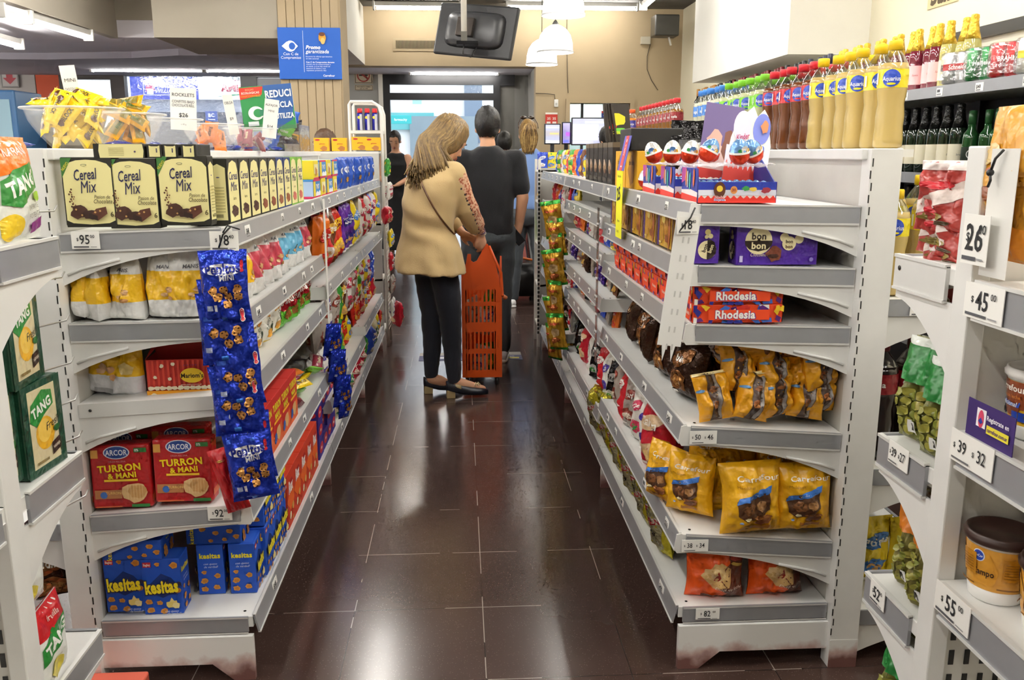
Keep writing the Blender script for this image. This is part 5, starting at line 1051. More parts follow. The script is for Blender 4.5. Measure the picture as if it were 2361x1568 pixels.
K_gr = [Kind('snack_bag', 'snack bag', bag(.13, .165, .06, '6cc83a', [('e', .5, .62, .40, .27, 'b8202a', .4), ('t', 'Saladix', .5, .62, .22, 'f6f0e8', dict(b=.03, i=.2, fit=.66)), ('b', .5, .28, .25, .14, 'b8783a', 3), ('b', .3, .85, .2, .07, '2f6a2c', 5)], 'pillow', 'foil', s_, crease=.006)) for s_ in (33, 34)]
for i, (y, z) in enumerate(((3.02, .802), (3.15, .802), (3.28, .802), (3.42, .802))):
    K_gr[i % 2].put((-.63, y, z), (R(rb_.uniform(-8, 8)), R(-8), HP+rb_.uniform(-.5, .2)), 'green snack bag with a red oval, %s beyond the white snack bags' % ORD[i], None, (1, 1, .97))
# ---- fourth shelf: nougat wafer
arc = [('r', .02, .8, .14, .93, 'd8a04a'), ('e', .45, .885, .22, .12, 'dfe4ee'), ('e', .45, .885, .20, .105, '2a4a98'), ('t', 'ARCOR', .45, .885, .12, 'f2f4fa', dict(fit=.36, b=.02)), ('r', .74, .88, .95, .95, '2f7a3a'), ('t', '0%', .79, .915, .055, 'f0f0f0'),
   ('t', 'OBLEA RELLENA', .45, .745, .035, 'd8a0a0', dict(fit=.5, b=0)), ('t', 'TURRON', .48, .645, .15, 'f0d818', dict(b=.035, fit=.76, a=3)), ('t', '& MANI', .52, .525, .12, 'f0d818', dict(b=.035, fit=.5, a=3)), ('r', .22, .43, .78, .465, 'f0c828'),
   ('r', .05, .16, .5, .30, 'b87a4a'), ('e', .2, .22, .06, .06, '3a6ab8'), ('t', 'TURRON', .36, .25, .055, 'e8c070', dict(fit=.25)), ('b', .74, .25, .22, .2, 'd8b27c', 4), ('b', .76, .27, .15, .13, 'c8985c', 6), *[('r', .6+.05*k, .14, .605+.05*k, .38, 'e8cf9c') for k in range(6)], ('r', .66, .02, .96, .07, '2f7a3a'), ('r', .06, .03, .5, .05, 'd86a3a')]
K_arc = Kind('nougat_pack', 'nougat pack', carton(.150, .055, .170, 'b81c22', arc, [('r', 0, .1, 1, .2, 'd86a3a')], kind='film', b=.006))
for i, (u, v, y, rz) in enumerate(((288, 1182, 2.20, 3), (436, 1174, 2.20, 1), (290, 1150, 2.31, -3), (430, 1140, 2.31, 2))):
    p = P(u, v, Y=y); K_arc.put((p.x, y, .484+.02*(i % 2)), (R(-3), 0, R(rz)), 'red nougat wafer pack on the fourth left shelf, %s' % ('front one by the post', 'front one nearer the aisle', 'back one by the post', 'back one nearer the aisle')[i])
K_red = Kind('nougat_pack', 'nougat pack', bag(.06, .175, .05, 'c01a22', [('b', .5, .85, .2, .05, 'd8a04a', 3)], 'pillow', 'film', 42, crease=.006))
K_red.put(P(553, 1176, Y=2.12)+V((0, 0, .0)), (R(0), R(-14), R(8)), 'narrow red packet leaning off the shelf edge above the 92 label')
turb = [('r', 0, 0, 1, 1, 'c42a22'), ('p', [(0, 0), (1, 0), (1, .4), (0, .25)], 'd8602c'), ('t', 'TURRON', .5, .78, .2, 'f0dc2c', dict(b=.035, fit=.85)), ('t', 'MANI', .5, .60, .16, 'f0dc2c', dict(b=.035, fit=.5)), ('r', .1, .47, .9, .52, 'f0b428'), ('b', .55, .25, .24, .2, 'd8a86c', 4), ('b', .2, .2, .14, .12, '3a5aa8', 5)]
K_tur = Kind('nougat_box', 'nougat box', carton(.13, .06, .165, 'c42a22', turb, [('r', 0, .7, 1, .8, 'f0dc2c')]))
for i in range(5): K_tur.put((-.612, 2.37+i*.132, .501), (0, 0, HP), 'red nougat box with yellow letters facing the aisle, %s from the corner' % ORD[i], 'nougat boxes facing the aisle')
for i in range(9):
    kd = 'rpyg'[i % 4]; K_bars[kd].put((-.62+rb_.uniform(-.05, .03), 3.03+i*.055, .525+.02*(i % 3)), (rb_.uniform(-.6, .6), rb_.uniform(-.5, .5), rb_.uniform(0, 6)), 'loose small sweet packet heaped beyond the nougat boxes, %s along' % ORD[i], 'loose packets on the fourth shelf')
# ---- bottom shelf: blue cracker boxes
crk = lambda x, y, r, s_: [('b', x, y, r, r*.8, 'd2913c', s_), ('b', x+.01, y, r*.6, r*.5, 'c27c2c', s_+1)]
kes = [('p', [(.3, .62), (.5, .74), (.75, .66), (.95, .5), (.7, .36), (.5, .30), (.25, .38), (.1, .5)], '16367e'), ('r', .05, .86, .26, .95, 'c42a34'), ('t', 'Bagley', .155, .905, .06, 'f6f0e8', dict(fit=.18)), *crk(.42, .91, .07, 1), *crk(.84, .89, .11, 3), *crk(.9, .43, .09, 5), *crk(.14, .24, .10, 7), *crk(.42, .22, .08, 9), *crk(.18, .09, .10, 11), *crk(.52, .07, .10, 13),
   ('t', 'kesitas', .5, .52, .31, 'f4e224', dict(b=.045, fit=.86, force=1, a=3, out='2a2a4a', ow=.06)), ('b', .76, .2, .16, .11, 'ecd67a', 15), ('b', .84, .17, .1, .09, 'f4e6a4', 16), ('p', [(.68, .24), (.74, .32), (.82, .24)], 'f0dc8c'), ('t', 'con queso', .72, .075, .06, 'dfe4f4', dict(i=.3, b=0, fit=.35)), ('t', 'de verdad!', .78, .03, .06, 'dfe4f4', dict(i=.3, b=0, fit=.36))]
kside = [('t', 'kesitas', .5, .78, .14, 'f4e224', dict(b=.04, fit=.8)), ('t', 'con queso', .5, .62, .06, 'dfe4f4', dict(i=.3, b=0)), ('t', 'de verdad!', .52, .56, .06, 'dfe4f4', dict(i=.3, b=0)), *crk(.25, .45, .1, 1), *crk(.75, .38, .13, 3), *crk(.25, .28, .14, 5), *crk(.7, .15, .14, 7), *crk(.25, .12, .14, 9)]
K_kes = Kind('cracker_box', 'cracker box', carton(.098, .072, .150, '1f55c4', kes, kside, [('r', .1, .1, .9, .9, '2a5fcc')]))
K_kls = Kind('cracker_box', 'cracker box', carton(.150, .098, .055, '1f55c4', [*crk(.3, .8, .06, 2), *crk(.55, .6, .06, 4), *crk(.8, .7, .06, 6), *crk(.7, .25, .05, 7), *crk(.92, .4, .06, 1), *crk(.45, .2, .045, 8), ('t', 'kesitas', .1, .5, .35, 'f4e224', dict(a=90, fit=.35))], kside))
for u, v, y, rz, lab in ((279, 1422, 2.215, 0, 'front blue cracker box beside the white post'), (380, 1422, 2.215, 1, 'front blue cracker box, second from the post')):
    K_kes.put((P(u, v, Y=2.18).x, y, .181), (0, 0, R(rz)), lab, None, (1.04, 1, 1.07))
K_kls.put((-.88, 2.225, .3425), (0, 0, 0), 'blue cracker box lying flat on top of the two front cracker boxes')
for i in range(2): K_kes.put((-.715+i*.088, 2.33, .181), (0, 0, HP+R(2)), 'blue cracker box standing side on behind the gap, %s from the post' % ORD[i])
K_kls.put((-.70, 2.335, .3315), (0, 0, R(0)), 'blue cracker box lying flat on the side on boxes, back turned', None, (1.0, 1, 1))
for i in range(3):
    for j in range(2): K_kes.put((-.615, 2.42+i*.1, .181+j*.1502), (0, 0, HP), 'blue cracker box facing the aisle, %s %s from the shelf corner' % ('upper' if j else 'lower', ORD[i]), 'blue cracker boxes facing the aisle', (1, 1, 1 if True else 1))
rex = [('r', 0, 0, 1, 1, 'cc3a1c'), ('b', .5, .5, .5, .3, 'e8641e', 3), ('e', .5, .72, .34, .16, 'b01a1a', .3), ('t', 'Rex', .5, .72, .3, 'f6f0e8', dict(b=.04, i=.2, fit=.6)), ('b', .7, .3, .14, .12, 'd8a04c', 4), ('b', .3, .2, .12, .1, 'ecd8b0', 5), ('b', .6, .1, .1, .06, 'c88a3c', 6)]
K_rex = Kind('cracker_box', 'cracker box', carton(.12, .07, .185, 'cc3a1c', rex, [('b', .5, .3, .25, .2, 'ecd8b0', 5), ('b', .5, .15, .2, .1, 'b87a4a', 6)]))
for i in range(5): K_rex.put((-.615, 2.76+i*.122, .181), (0, 0, HP), 'orange red cracker box with white letters, %s beyond the blue boxes' % ORD[i], 'orange red cracker boxes')
mlk = [('r', 0, 0, 1, 1, '3a2a8a'), ('e', .5, .5, .4, .2, 'c82a34'), ('t', 'Mini', .5, .5, .22, 'f6f0e8', dict(b=.03, i=.2))]
K_bx = Kind('biscuit_box', 'biscuit box', carton(.11, .07, .075, '3a2a8a', mlk, mlk))
for i in range(4):
    for j in range(3): K_bx.put((-.618, 3.42+i*.115, .181+j*.0755), (0, 0, HP), 'blue biscuit box with a red oval, %s along, %s up' % (ORD[i], ORD[j]), 'blue biscuit boxes with red ovals')
# ---- generic bright bags
def gen(name, c, c2, txt, tc='f4f4ee', w=.13, h=.2, d=.05, kind='film', seed=1, blob='c89a5c', shape='pillow'):
    return Kind(name, name.replace('_', ' '), bag(w, h, d, c, [('b', .5, .28, .34, .17, c2, seed), ('b', .5, .25, .2, .1, blob, seed+1), ('e', .5, .68, .38, .15, c2, .3), ('t', txt, .5, .68, .17, tc, dict(b=.03, fit=.7, i=.15)), ('r', .1, .05, .45, .09, tc)], shape, kind, seed, crease=.007, nx=16, nz=20))
G = dict(
 orange=gen('candy_bag', 'e8741c', 'c8281c', 'flynn', seed=51), redwhite=gen('candy_bag', 'c8202c', 'ece4dc', 'DRF', 'b01a24', seed=52), redyellow=gen('candy_bag', 'c8281c', 'f0c420', 'palitos', '7a1410', seed=53),
 purple=gen('candy_bag', '5a1f94', '2a2a8a', 'Yummy', seed=54), yellow=gen('candy_bag', 'ecd024', '3a7ac8', 'gomas', seed=55), multi=gen('candy_bag', 'e0dcd4', 'c83a5a', 'Mogul', seed=56, blob='3a9a4a'),
 blue=gen('candy_bag', '2348c0', 'e8ecf4', 'Halls', '2348c0', seed=57), brown=gen('candy_bag', '6a3a1c', 'e0b040', 'cafe', seed=58), clear=gen('candy_bag', 'a49a90', '8a3a2c', 'mani', seed=59, blob='d8ccb8'),
 white=gen('candy_bag', 'e6e4dc', '4a3a9a', 'Tofi', seed=60), green=gen('candy_bag', '3f9a3a', 'ecd024', 'lima', seed=61), pop=gen('popcorn_bag', 'd8cca0', '2a6a34', 'Pochoclos', seed=62, w=.16, h=.24, d=.09, blob='f2e6b8'),
 popred=gen('popcorn_bag', 'c8203a', 'e8dcc8', 'COSITOS', 'c8203a', seed=63, w=.16, h=.24, d=.09, blob='f2e0a0'), popblue=gen('popcorn_bag', '2a4ab0', 'f0e8d0', 'inflado', '2a4ab0', seed=64, w=.16, h=.24, d=.09), black=gen('candy_bag', '1e1c1c', 'dcdcd8', 'Mentos', '1e1c1c', seed=65, kind='foil', blob='3a9a3a'),
 dark=gen('cake_bag', '3a2418', '8a5a30', 'budin', seed=66, w=.17, h=.15, d=.09, kind='foil', blob='b8864a'), gold=gen('candy_bag', 'b8a83c', '2e2a22', 'VALLEN', 'c8303a', seed=67, w=.13, h=.22, d=.09, kind='foil', blob='d8d0a0'),
 red=gen('bread_bag', 'b8182c', 'd8b890', 'Salem', 'f4ece0', seed=68, w=.15, h=.21, d=.09, blob='dcb878'), lime=gen('candy_bag', 'c8d82c', '8a4a2c', 'limon', seed=69), violet=gen('candy_bag', '4a2a8e', 'b8a8d8', 'Milka', seed=70, w=.12, h=.15, kind='foil'))
HOOK = mat('c9c9c6', 'metal')
def hang(k, x, y, z, lab, s=1, rz=None, sc=1, group=None):
    "a bag on its hook: the bag's top is at z"
    h = {'pop': .24, 'popred': .24, 'popblue': .24, 'dark': .15, 'gold': .22, 'red': .21, 'violet': .15}.get(k, .2)*sc
    G[k].put((x, y, z-h), (R(rb_.uniform(-5, 5)), R(rb_.uniform(-4, 4)), (HP*s if rz is None else rz)+rb_.uniform(-.3, .3)), lab, group, sc)
CN = dict(orange='orange', redwhite='red and white', redyellow='red and yellow', purple='purple', yellow='yellow', multi='pale mixed', blue='blue', brown='brown', clear='see-through brown', white='white and violet', green='green', pop='clear popcorn', popred='red popcorn', popblue='blue popcorn', black='black and white', dark='dark', gold='gold', red='red', lime='lime yellow', violet='violet')
hk = MB(); hooks = []
row1 = ['orange', 'redwhite', 'brown', 'redyellow', 'redyellow', 'purple', 'purple', 'purple', 'yellow', 'yellow', 'multi', 'redwhite', 'multi', 'redyellow', 'blue', 'multi', 'yellow']
def hookset(ys, x0, x1, z, par_label):
    g = empty('peg_hooks', (x0, ys[0], z))
    for y in ys: ob('hook', MB().tube([(0, y-ys[0], 0), (x1-x0, y-ys[0], .004), (x1-x0, y-ys[0], .018)], .003, HOOK, 6), g)
    return tag(g, par_label, 'peg hooks')
ys1 = [3.66+.145*i for i in range(17)]; hookset(ys1, -.965, -.585, 1.15, 'row of chrome peg hooks under the far part of the top left shelf')
for i, (y, k) in enumerate(zip(ys1, row1)): hang(k, -.605, y, 1.15, '%s sweet bag hanging under the top left shelf, %s from the white strip' % (CN[k], ORD[i]), sc=1.22)
ys2 = [3.64+.14*i for i in range(17)]; hookset(ys2, -.965, -.60, .80, 'row of chrome peg hooks in the middle of the far left shelving')
row2 = ['clear', 'clear', 'white', 'clear', 'green', 'brown', 'clear', 'multi', 'clear', 'multi', 'green', 'multi', 'yellow', 'multi', 'redwhite', 'blue', 'blue']
for i, (y, k) in enumerate(zip(ys2, row2)): hang(k, -.62, y, .795, '%s bag hanging in the middle of the left shelving, %s along' % (CN[k], ORD[i]), sc=1.15)
for i in range(9): k = ['white', 'clear', 'white', 'multi', 'yellow', 'clear', 'green', 'redyellow', 'yellow'][i]; G[k].put((-.64, 3.64+.145*i, .372), (R(-8), 0, HP+rb_.uniform(-.3, .3)), '%s bag standing on the low far left shelf, %s along' % (CN[k], ORD[i]), None, .82)
for i in range(8): k = ['redyellow', 'orange', 'red', 'redyellow', 'yellow', 'redwhite', 'redyellow', 'red'][i]; G[k].put((-.63, 4.98+.14*i, .422), (R(-6), 0, HP+rb_.uniform(-.3, .3)), '%s bag on the farthest low left shelf, %s along' % (CN[k], ORD[i]), None, .85)
for i in range(12):
    k = ['pop', 'popblue', 'pop', 'popred', 'popred', 'popred', 'green', 'popblue', 'pop', 'white', 'yellow', 'redyellow'][i]
    G[k].put((-.60, 3.92+.185*i, .182), (R(10), R(rb_.uniform(-4, 4)), HP+rb_.uniform(-.3, .3)), '%s bag on the lowest left shelf, %s from the blue biscuit boxes' % (CN[k], ORD[i]), None, (1, 1, .8) if 'pop' in k else .8)
for i in range(7):
    k = ['clear', 'brown', 'clear', 'clear', 'brown', 'clear', 'clear'][i]; G[k].put((-.80, 2.5+.15*i, .80), (0, 0, HP+rb_.uniform(-.3, .3)), '%s bag behind the white snack bags, %s along' % (CN[k], ORD[i]), 'bags behind the white snack bags', .8)
# cookie packet strips
pep = [('e', .5, .74, .42, .12, 'f2f4fa'), ('t', 'Pepitos', .5, .755, .20, '26349c', dict(b=.045, fit=.74, force=1, a=4)), ('t', '!', .9, .78, .2, 'c82a3a', dict(b=.06)), ('t', 'MINI', .58, .63, .10, 'e8ecf8', dict(b=.03, a=4)), *cookies([(.28, .46), (.52, .47), (.80, .47), (.38, .38), (.6, .38), (.82, .38), (.58, .28)], .095), ('r', .14, .20, .26, .27, 'b8c4e8'), ('r', .3, .19, .36, .28, 'e8ecf8'), ('r', .42, .05, .54, .11, '3a78d8'), ('r', .1, .9, .18, .95, '3a60d0'), ('r', .6, .9, .7, .94, '3a60d0')]
K_pep = Kind('cookie_packet', 'cookie packet', bag(.115, .175, .035, '1c36b4', pep, 'pillow', 'foil', 71, crease=.005, seal=.06))
K_ps = Kind('cookie_packet', 'cookie packet', bag(.118, .175, .035, '1c36b4', [('r', .1, .62, .3, .68, '3a60d0'), *cookies([(.3, .45), (.52, .42), (.78, .46), (.6, .30), (.82, .34)], .1), ('r', .12, .2, .26, .27, 'b8c4e8'), ('r', .42, .06, .56, .13, '3a78d8'), ('t', '!', .93, .68, .2, 'd83a4a', dict(b=.06, out='f0f0f4'))], 'pillow', 'foil', 72, crease=.006, seal=.06))
ps = [(526, 745, 2.075, 0, K_pep, 2), (530, 805, 2.098, 2, K_ps, 4), (527, 838, 2.080, 4, K_ps, 4), (552, 905, 2.098, 5, K_ps, 6), (560, 935, 2.082, 6, K_ps, 6), (566, 985, 2.1, 6, K_ps, 8), (556, 1000, 2.078, 4, K_ps, 5), (588, 1105, 2.1, 3, K_pep, 6), (592, 1148, 2.078, 5, K_pep, 8)]
for i, (u, v, y, tilt, k, ry) in enumerate(ps):
    p = P(u, v, Y=y-.012); k.put(p, (R(-2), R(-ry*.8), R(3+ry)), 'blue chocolate chip cookie packet on the hanging strip, %s from its top' % ORD[i])
for i in range(3): K_ps.put((-.540, 2.11, 1.0-.13*i-.175), (0, R(-6), R(70)), 'blue cookie packet on the back of the hanging strip, %s down' % ORD[i], 'cookie packets at the back of the strip', .8)
st = empty('hanging_price_tag', P(519, 590, Y=2.07)); ob('strip', MB().box(-.012, .01, -.55, .012, .011, .05, mat('e8e8ea', 'plastic')), st)
ob('tag', MB().box(-.033, 0, .012, .033, .002, .058, LABEL).art(price_ops('18', cents='40'), flat((0, 0, .012), (1, 0, 0), (0, 0, 1)), .066, .046, kind='paper'), st)
ob('cord', MB().tube([(-.012, -.004, .02), (0, -.008, .05), (.018, -.005, .068)], .0022, mat('161616', 'plastic'), 6).tube([(.0, -.006, .055), (.012, -.008, .072), (.03, .03, .06)], .002, mat('161616', 'plastic'), 6), st)
tag(st, 'hanging price tag reading 18 tied above the cookie packet strip', 'price tag')
# white hanging strip between the left bays with a smaller packet strip
ws = empty('hanging_strip', (-.552, 3.57, 1.19)); ob('strip', MB().box(-.001, -.022, -.62, .001, .022, .03, mat('ecebe6', 'plastic'), b=.0004), ws); ob('clip', MB().lathe([(.02, 0), (.022, .002), (.0, .004)], mat('f2f2ee', 'plastic'), T=Matrix.Translation((.004, .06, -.03)) @ Matrix.Rotation(pi/2, 4, 'Y')), ws)
tag(ws, 'long white plastic strip hanging between the left shelf bays', 'hanging strip')
for i in range(6): K_ps.put((-.545+.008*i, 3.52+.02*(i % 2), .60-.055*i-.02), (R(4), R(8), HP-.6+.25*(i % 2)), 'blue packet on the short strip beside the white hanging strip, %s from its top' % ORD[i], None, .78)
# ================================================================ right hand shelving
def X2(u, v, y): return P(u, v, Y=y)
# egg trays
egg_prof = [(.0005, 0), (.010, .0015), (.0175, .008), (.0205, .017), (.0205, .026), (.0175, .038), (.0125, .046), (.006, .051), (.0005, .0525)]
def egg(top, low, spot):
    e = MB(); e.lathe(egg_prof[:5], mat(low, 'foil'), 18, cap=False); e.lathe([egg_prof[4]]+egg_prof[5:], mat(top, 'foil'), 18, cap=False)
    e.lathe([(.0212, .0235), (.0214, .0255), (.0205, .0275)], mat('f2efe8', 'film'), 18, cap=False)
    for a, z, r, c in ((-1.6, .033, .0075, spot), (-1.2, .03, .005, 'e8b030'), (-2.1, .031, .004, '3a9a4a')):
        S = lambda x, y, h, a=a, z=z: V(((.0188+h)*cos(a+x/.019), (.0188+h)*sin(a+x/.019), z+y))
        e.decal([(r*cos(t*.7), r*sin(t*.7)) for t in range(9)], S, .0015, mat(c, 'film'))
    return e
def big(m, k): m.v = [(x*k, y*k, z*k) for x, y, z in m.v]; return m
K_egg = [Kind('chocolate_egg', 'chocolate egg', big(egg('f4f2ee', 'e0401e', '5a8ac8'), 1.0)), Kind('chocolate_egg', 'chocolate egg', big(egg('7aa8e0', 'e0401e', 'f0f0f0'), 1.0))]
film = MB(); 
def tray(w, d, loc, rz, nm, front, side, header, hh):
    t = empty('egg_display_box', loc, (0, 0, rz)); W = mat('f0ece8', 'card')
    m = MB(); m.box(-w/2, -d/2, 0, w/2, d/2, .004, mat('d8342c', 'card')); hf = .052
    m.box(-w/2, -d/2, 0, w/2, -d/2+.002, hf, W); m.art(front, flat((0, -d/2, 0), (1, 0, 0), (0, 0, 1)), w, hf)
    hs = .085
    for sx in (-1, 1):
        m.prism([(-d/2, 0), (d/2, 0), (d/2, hs*1.55), (d/2-.03, hs*1.6), (d/2-.07, hs*1.25), (-d/2+.02, hs*.62), (-d/2, hf)] if sx > 0 else [(-d/2, 0), (d/2, 0), (d/2, hs), (-d/2+.012, hs), (-d/2, hf)], 'x', sx*w/2-.001, sx*w/2+.001, mat('23308e', 'card'))
        m.art(side, flat((sx*w/2+sx*.001, 0, 0), (0, sx, 0), (0, 0, 1)), d*.98, hf if sx > 0 else hs)
    ob('tray', m, t)
    m = MB(); n = 10
    pts = [(-w/2, 0), (w/2, 0), (w/2*1.02, hh*.55), (w*.36, hh*.92), (w*.25, hh), (w*.12, hh*.9), (w*.0, hh*1.02), (-w*.14, hh*.93), (-w*.3, hh*.86), (-w*.42, hh*.6)]
    m.prism([(a, b) for a, b in pts], 'y', -.001, .001, W); m.art(header, FR(-.001), w, hh)
    hd = ob('header_card', m, t, (w*.34, d/2-.004, .03), (R(-14), R(9), 0)); hd.scale = (.62, 1, 1.12)
    f = MB(); f.grid(lambda a, b: V(((a-.5)*w*.97, (b-.5)*d*.95, .092+.008*noise.noise(V((a*7, b*9, w*30)))+.004*sin(a*22)*sin(b*17))), 24, 24, milky('f6f0f0', .32)); ob('clear_film', f, t)
    return tag(t, nm, 'chocolate egg box')
jag = [('r', 0, 0, 1, .22, 'dc3224'), *[('p', [(k/12, .2), ((k+.5)/12, .36), ((k+1)/12, .2)], 'dc3224') for k in range(12)]]
front = [('r', 0, .55, 1, 1, '2338a8'), ('r', 0, .36, 1, .62, 'dfe2f0'), *jag, ('e', .27, .62, .075, .34*.3, '5a2c18'), ('e', .27, .68, .04, .1*.4, 'e8c83a'), ('t', 'Kinder', .27, .28, .16, 'd03030', dict(out='f4f4f4')), ('t', 'Sorpresa', .27, .16, .14, '3a7ac8', dict(out='f4f4f4', fit=.16)), ('e', .45, .62, .045, .05, 'd8904a'), ('t', '30', .45, .62, .2, 'a03a2a'), ('b', .6, .7, .05, .03, '3a9a4a', 3), ('b', .7, .66, .05, .03, 'e0c04a', 4), ('b', .86, .6, .06, .035, 'a03040', 5)]
sidea = [('r', 0, 0, 1, 1, '2a3a9c'), ('p', [(0, 0), (1, 0), (1, .3), (.6, .36), (0, .3)], 'ece6e6'), ('p', [(0, 0), (1, 0), (1, .16), (0, .2)], 'dc3a2c'), ('p', [(0, .5), (.22, .6), (.3, 1), (0, 1)], 'b84a9a'), ('b', .3, .7, .05, .1, 'e08a4a', 3), ('b', .55, .62, .06, .12, '3aa0a0', 4), ('r', .38, .4, .44, .9, 'd4d4e4'), ('b', .8, .7, .05, .1, 'e0703a', 5)]
headr = [('r', .0, .0, 1, .5, 'eceaf4'), ('e', .75, .75, .2, .2, '7a86d8'), ('e', .3, .75, .2, .2, 'e6dcf0'), *[('p', [(k/9, .2), ((k+.5)/9, .32), ((k+1)/9, .2)], 'e04438') for k in range(9)], ('r', 0, 0, 1, .21, 'e04438'), ('t', 'Kinder', .34, .62, .1, 'b03a6a', dict(fit=.4, a=10)), ('t', 'SORPRESA', .38, .46, .13, '4a8a4a', dict(fit=.56, a=12, b=.04)), ('t', '50', .78, .48, .15, '3a5ac0', dict(out='f4f4fa', b=.05)), ('b', .8, .78, .09, .08, 'e08a5a', 3), ('b', .2, .5, .06, .05, '3a8ac8', 7)]
zs_ = 1.2785
tray(.195, .22, (.702, 2.268, zs_), R(-4), 'open chocolate egg box at the near corner of the top right shelf', front, sidea, headr, .20)
tray(.19, .24, (.698, 2.510, zs_), R(-4), 'second open chocolate egg box behind the corner one', front, sidea, [('r', 0, .0, 1, 1, '6a5a8a'), ('p', [(.0, 0), (1, 0), (1, .3), (.5, .5), (0, .4)], 'e0c0b8'), ('b', .35, .55, .2, .15, 'd8a898', 3), ('b', .7, .5, .15, .2, '7a4a3a', 5), ('r', 0, 0, 1, .18, 'd84038')], .22)
tray(.19, .24, (.698, 2.762, zs_), R(-3), 'third open chocolate egg box along the top right shelf', front, sidea, headr, .06)
re = random.Random(5); k = 0
for ti, (cy, n) in enumerate(((2.262, 15), (2.505, 15), (2.755, 12))):
    for j in range(n):
        x = .700+(-.07+.035*(j % 5)); y = cy-.075+(j//5)*.055
        K_egg[1 if ti == 0 else re.randint(0, 1)].put((x, y, zs_+.006), (0, 0, re.uniform(-1, 1)), 'foil chocolate egg in the %s display box, %s counting by rows' % (('corner', 'second', 'third')[ti], ORD[j]), 'chocolate eggs inside the display boxes', .92)
for i, (u, v, y, k, tilt) in enumerate(((1515, 358, 2.60, 0, -20), (1549, 368, 2.50, 0, 0), (1585, 372, 2.42, 0, 12), (1622, 368, 2.36, 1, 25), (1706, 362, 2.20, 1, -10), (1743, 360, 2.22, 1, -35), (1500, 425, 2.65, 0, -8), (1640, 345, 2.55, 1, -20))):
    p = P(u, v+10, Y=y); zz = zs_+.094
    if i == 6: p = V((.578+.02, 2.60, zs_)); zz = zs_+.002; 
    if i == 6: p.y = 2.905; p.x = .612
    K_egg[k].put((p.x, y if i != 6 else p.y, zz), (R(8), R(tilt), R(-20+i*9)), ('%s topped chocolate egg perched on the boxes, %s from the far end' % ('white' if k == 0 else 'blue', ORD[i])) if i != 6 else 'red and white chocolate egg standing alone on the shelf before the boxes', None, 1.25)
# bonbon boxes
bon = [('e', .27, .62, .165, .165, 'efe3b4'), ('p', [(.10, .62), (.44, .62), (.43, .5), (.38, .40), (.27, .345), (.16, .40), (.11, .5)], '2a1c14'), ('t', 'bon', .27, .74, .24, '2a1c14', dict(b=.03)), ('t', 'bon', .27, .50, .24, 'efe3b4', dict(b=.03)), ('e', .27, .62, .02, .02, '2a1c14'), ('t', 'Chocolino', .27, .27, .13, 'e8d8b0', dict(i=.3, b=0, fit=.2)),
  ('e', .58, .70, .055, .055, 'e8dcb0'), ('e', .76, .66, .055, .055, 'e8dcb0'), ('e', .64, .55, .085, .085, 'efe3b4'), ('t', 'bon', .64, .6, .12, '2a1c14', dict(b=.03)), ('t', 'bon', .64, .47, .12, '6a4a2c', dict(b=.03)), ('b', .46, .30, .10, .09, '7a4230', 3), ('b', .46, .23, .07, .03, '3a1c14', 4), ('r', .04, .08, .08, .24, 'c8c0e8'), ('e', .92, .14, .025, .025, '8a7ac8'), ('t', 'chocolate', .62, .9, .07, 'b8a8e0', dict(fit=.4, b=0))]
bons = [('e', .5, .35, .38, .38, 'efe3b4'), ('p', [(.5, .62), (.5, .10), (.7, .14), (.86, .26), (.88, .36), (.8, .54), (.66, .6)], '2a1c14'), ('t', 'bon', .4, .4, .14, '2a1c14', dict(a=70, b=.03)), ('t', 'bon', .64, .38, .14, 'efe3b4', dict(a=70, b=.03)), ('e', .5, .8, .12, .12, 'c8b878'), ('e', .62, .7, .1, .1, 'd8cc98'), ('e', .45, .68, .08, .08, 'd8cc98')]
K_bon = Kind('bonbon_box', 'bonbon box', carton(.212, .062, .100, '4a2396', bon, bons, [('r', .1, .2, .9, .8, '5a34a8')], kind='film'))
p = P(1787, 612, Y=2.16); K_bon.put((p.x, 2.185, 1.1245-.006), (0, 0, 0), 'purple bonbon box facing forward on the second right shelf')
K_bon.put((.622, 2.255, 1.1265), (0, 0, HP), 'purple bonbon box turned end on at the shelf corner behind the white strip')
gold = [('r', 0, 0, .12, 1, '4a2a78'), ('r', .88, 0, 1, 1, '6a4a28'), ('b', .3, .5, .12, .2, 'b8862c', 3), ('b', .55, .55, .14, .2, 'b07a24', 4), ('b', .74, .45, .08, .25, 'a05a2c', 5), ('b', .4, .75, .1, .06, 'e8cc6a', 6), ('b', .6, .25, .12, .06, '8a4a24', 7), ('r', .15, .1, .3, .14, 'ecd880')]
K_gold = Kind('bonbon_box', 'bonbon box', carton(.20, .062, .108, 'c89a2c', gold, bons, kind='film'))
for i in range(5): K_gold.put((.622, 2.47+i*.205, 1.1265), (0, 0, -HP), 'gold and brown bonbon box facing the aisle under the eggs, %s from the corner' % ORD[i], 'gold bonbon boxes')
# chocolate wafer boxes
rr_ = random.Random(9); conf = []
for q in range(40):
    x, y = rr_.random(), rr_.random(); a = rr_.uniform(0, 3.1); l1, l2 = rr_.uniform(.04, .09), rr_.uniform(.12, .3); c = rr_.choice(['2a2a8e', 'f0c828', 'f0ece4', '3a6ac8', 'c8281c', '5a1f7a'])
    conf.append(('p', [(min(1, max(0, x+l1*cos(a+t)*.8)), min(1, max(0, y+l2*sin(a+t)*1.3))) for t in (.3, 1.4, 3.3, 4.6)], c))
rho = conf+[('r', .16, .2, .84, .76, 'ec4a1a'), ('t', 'Rhodesia', .46, .5, .62, '5a2a8a', dict(b=.07, fit=.46)), ('t', 'Rhodesia', .455, .51, .62, 'f8f4ee', dict(b=.035, fit=.45))]
rhs = conf[:14]+[('r', .1, .25, .9, .7, 'e0481c'), ('t', 'Rhodesia', .5, .48, .3, 'f4d0c0', dict(fit=.6))]
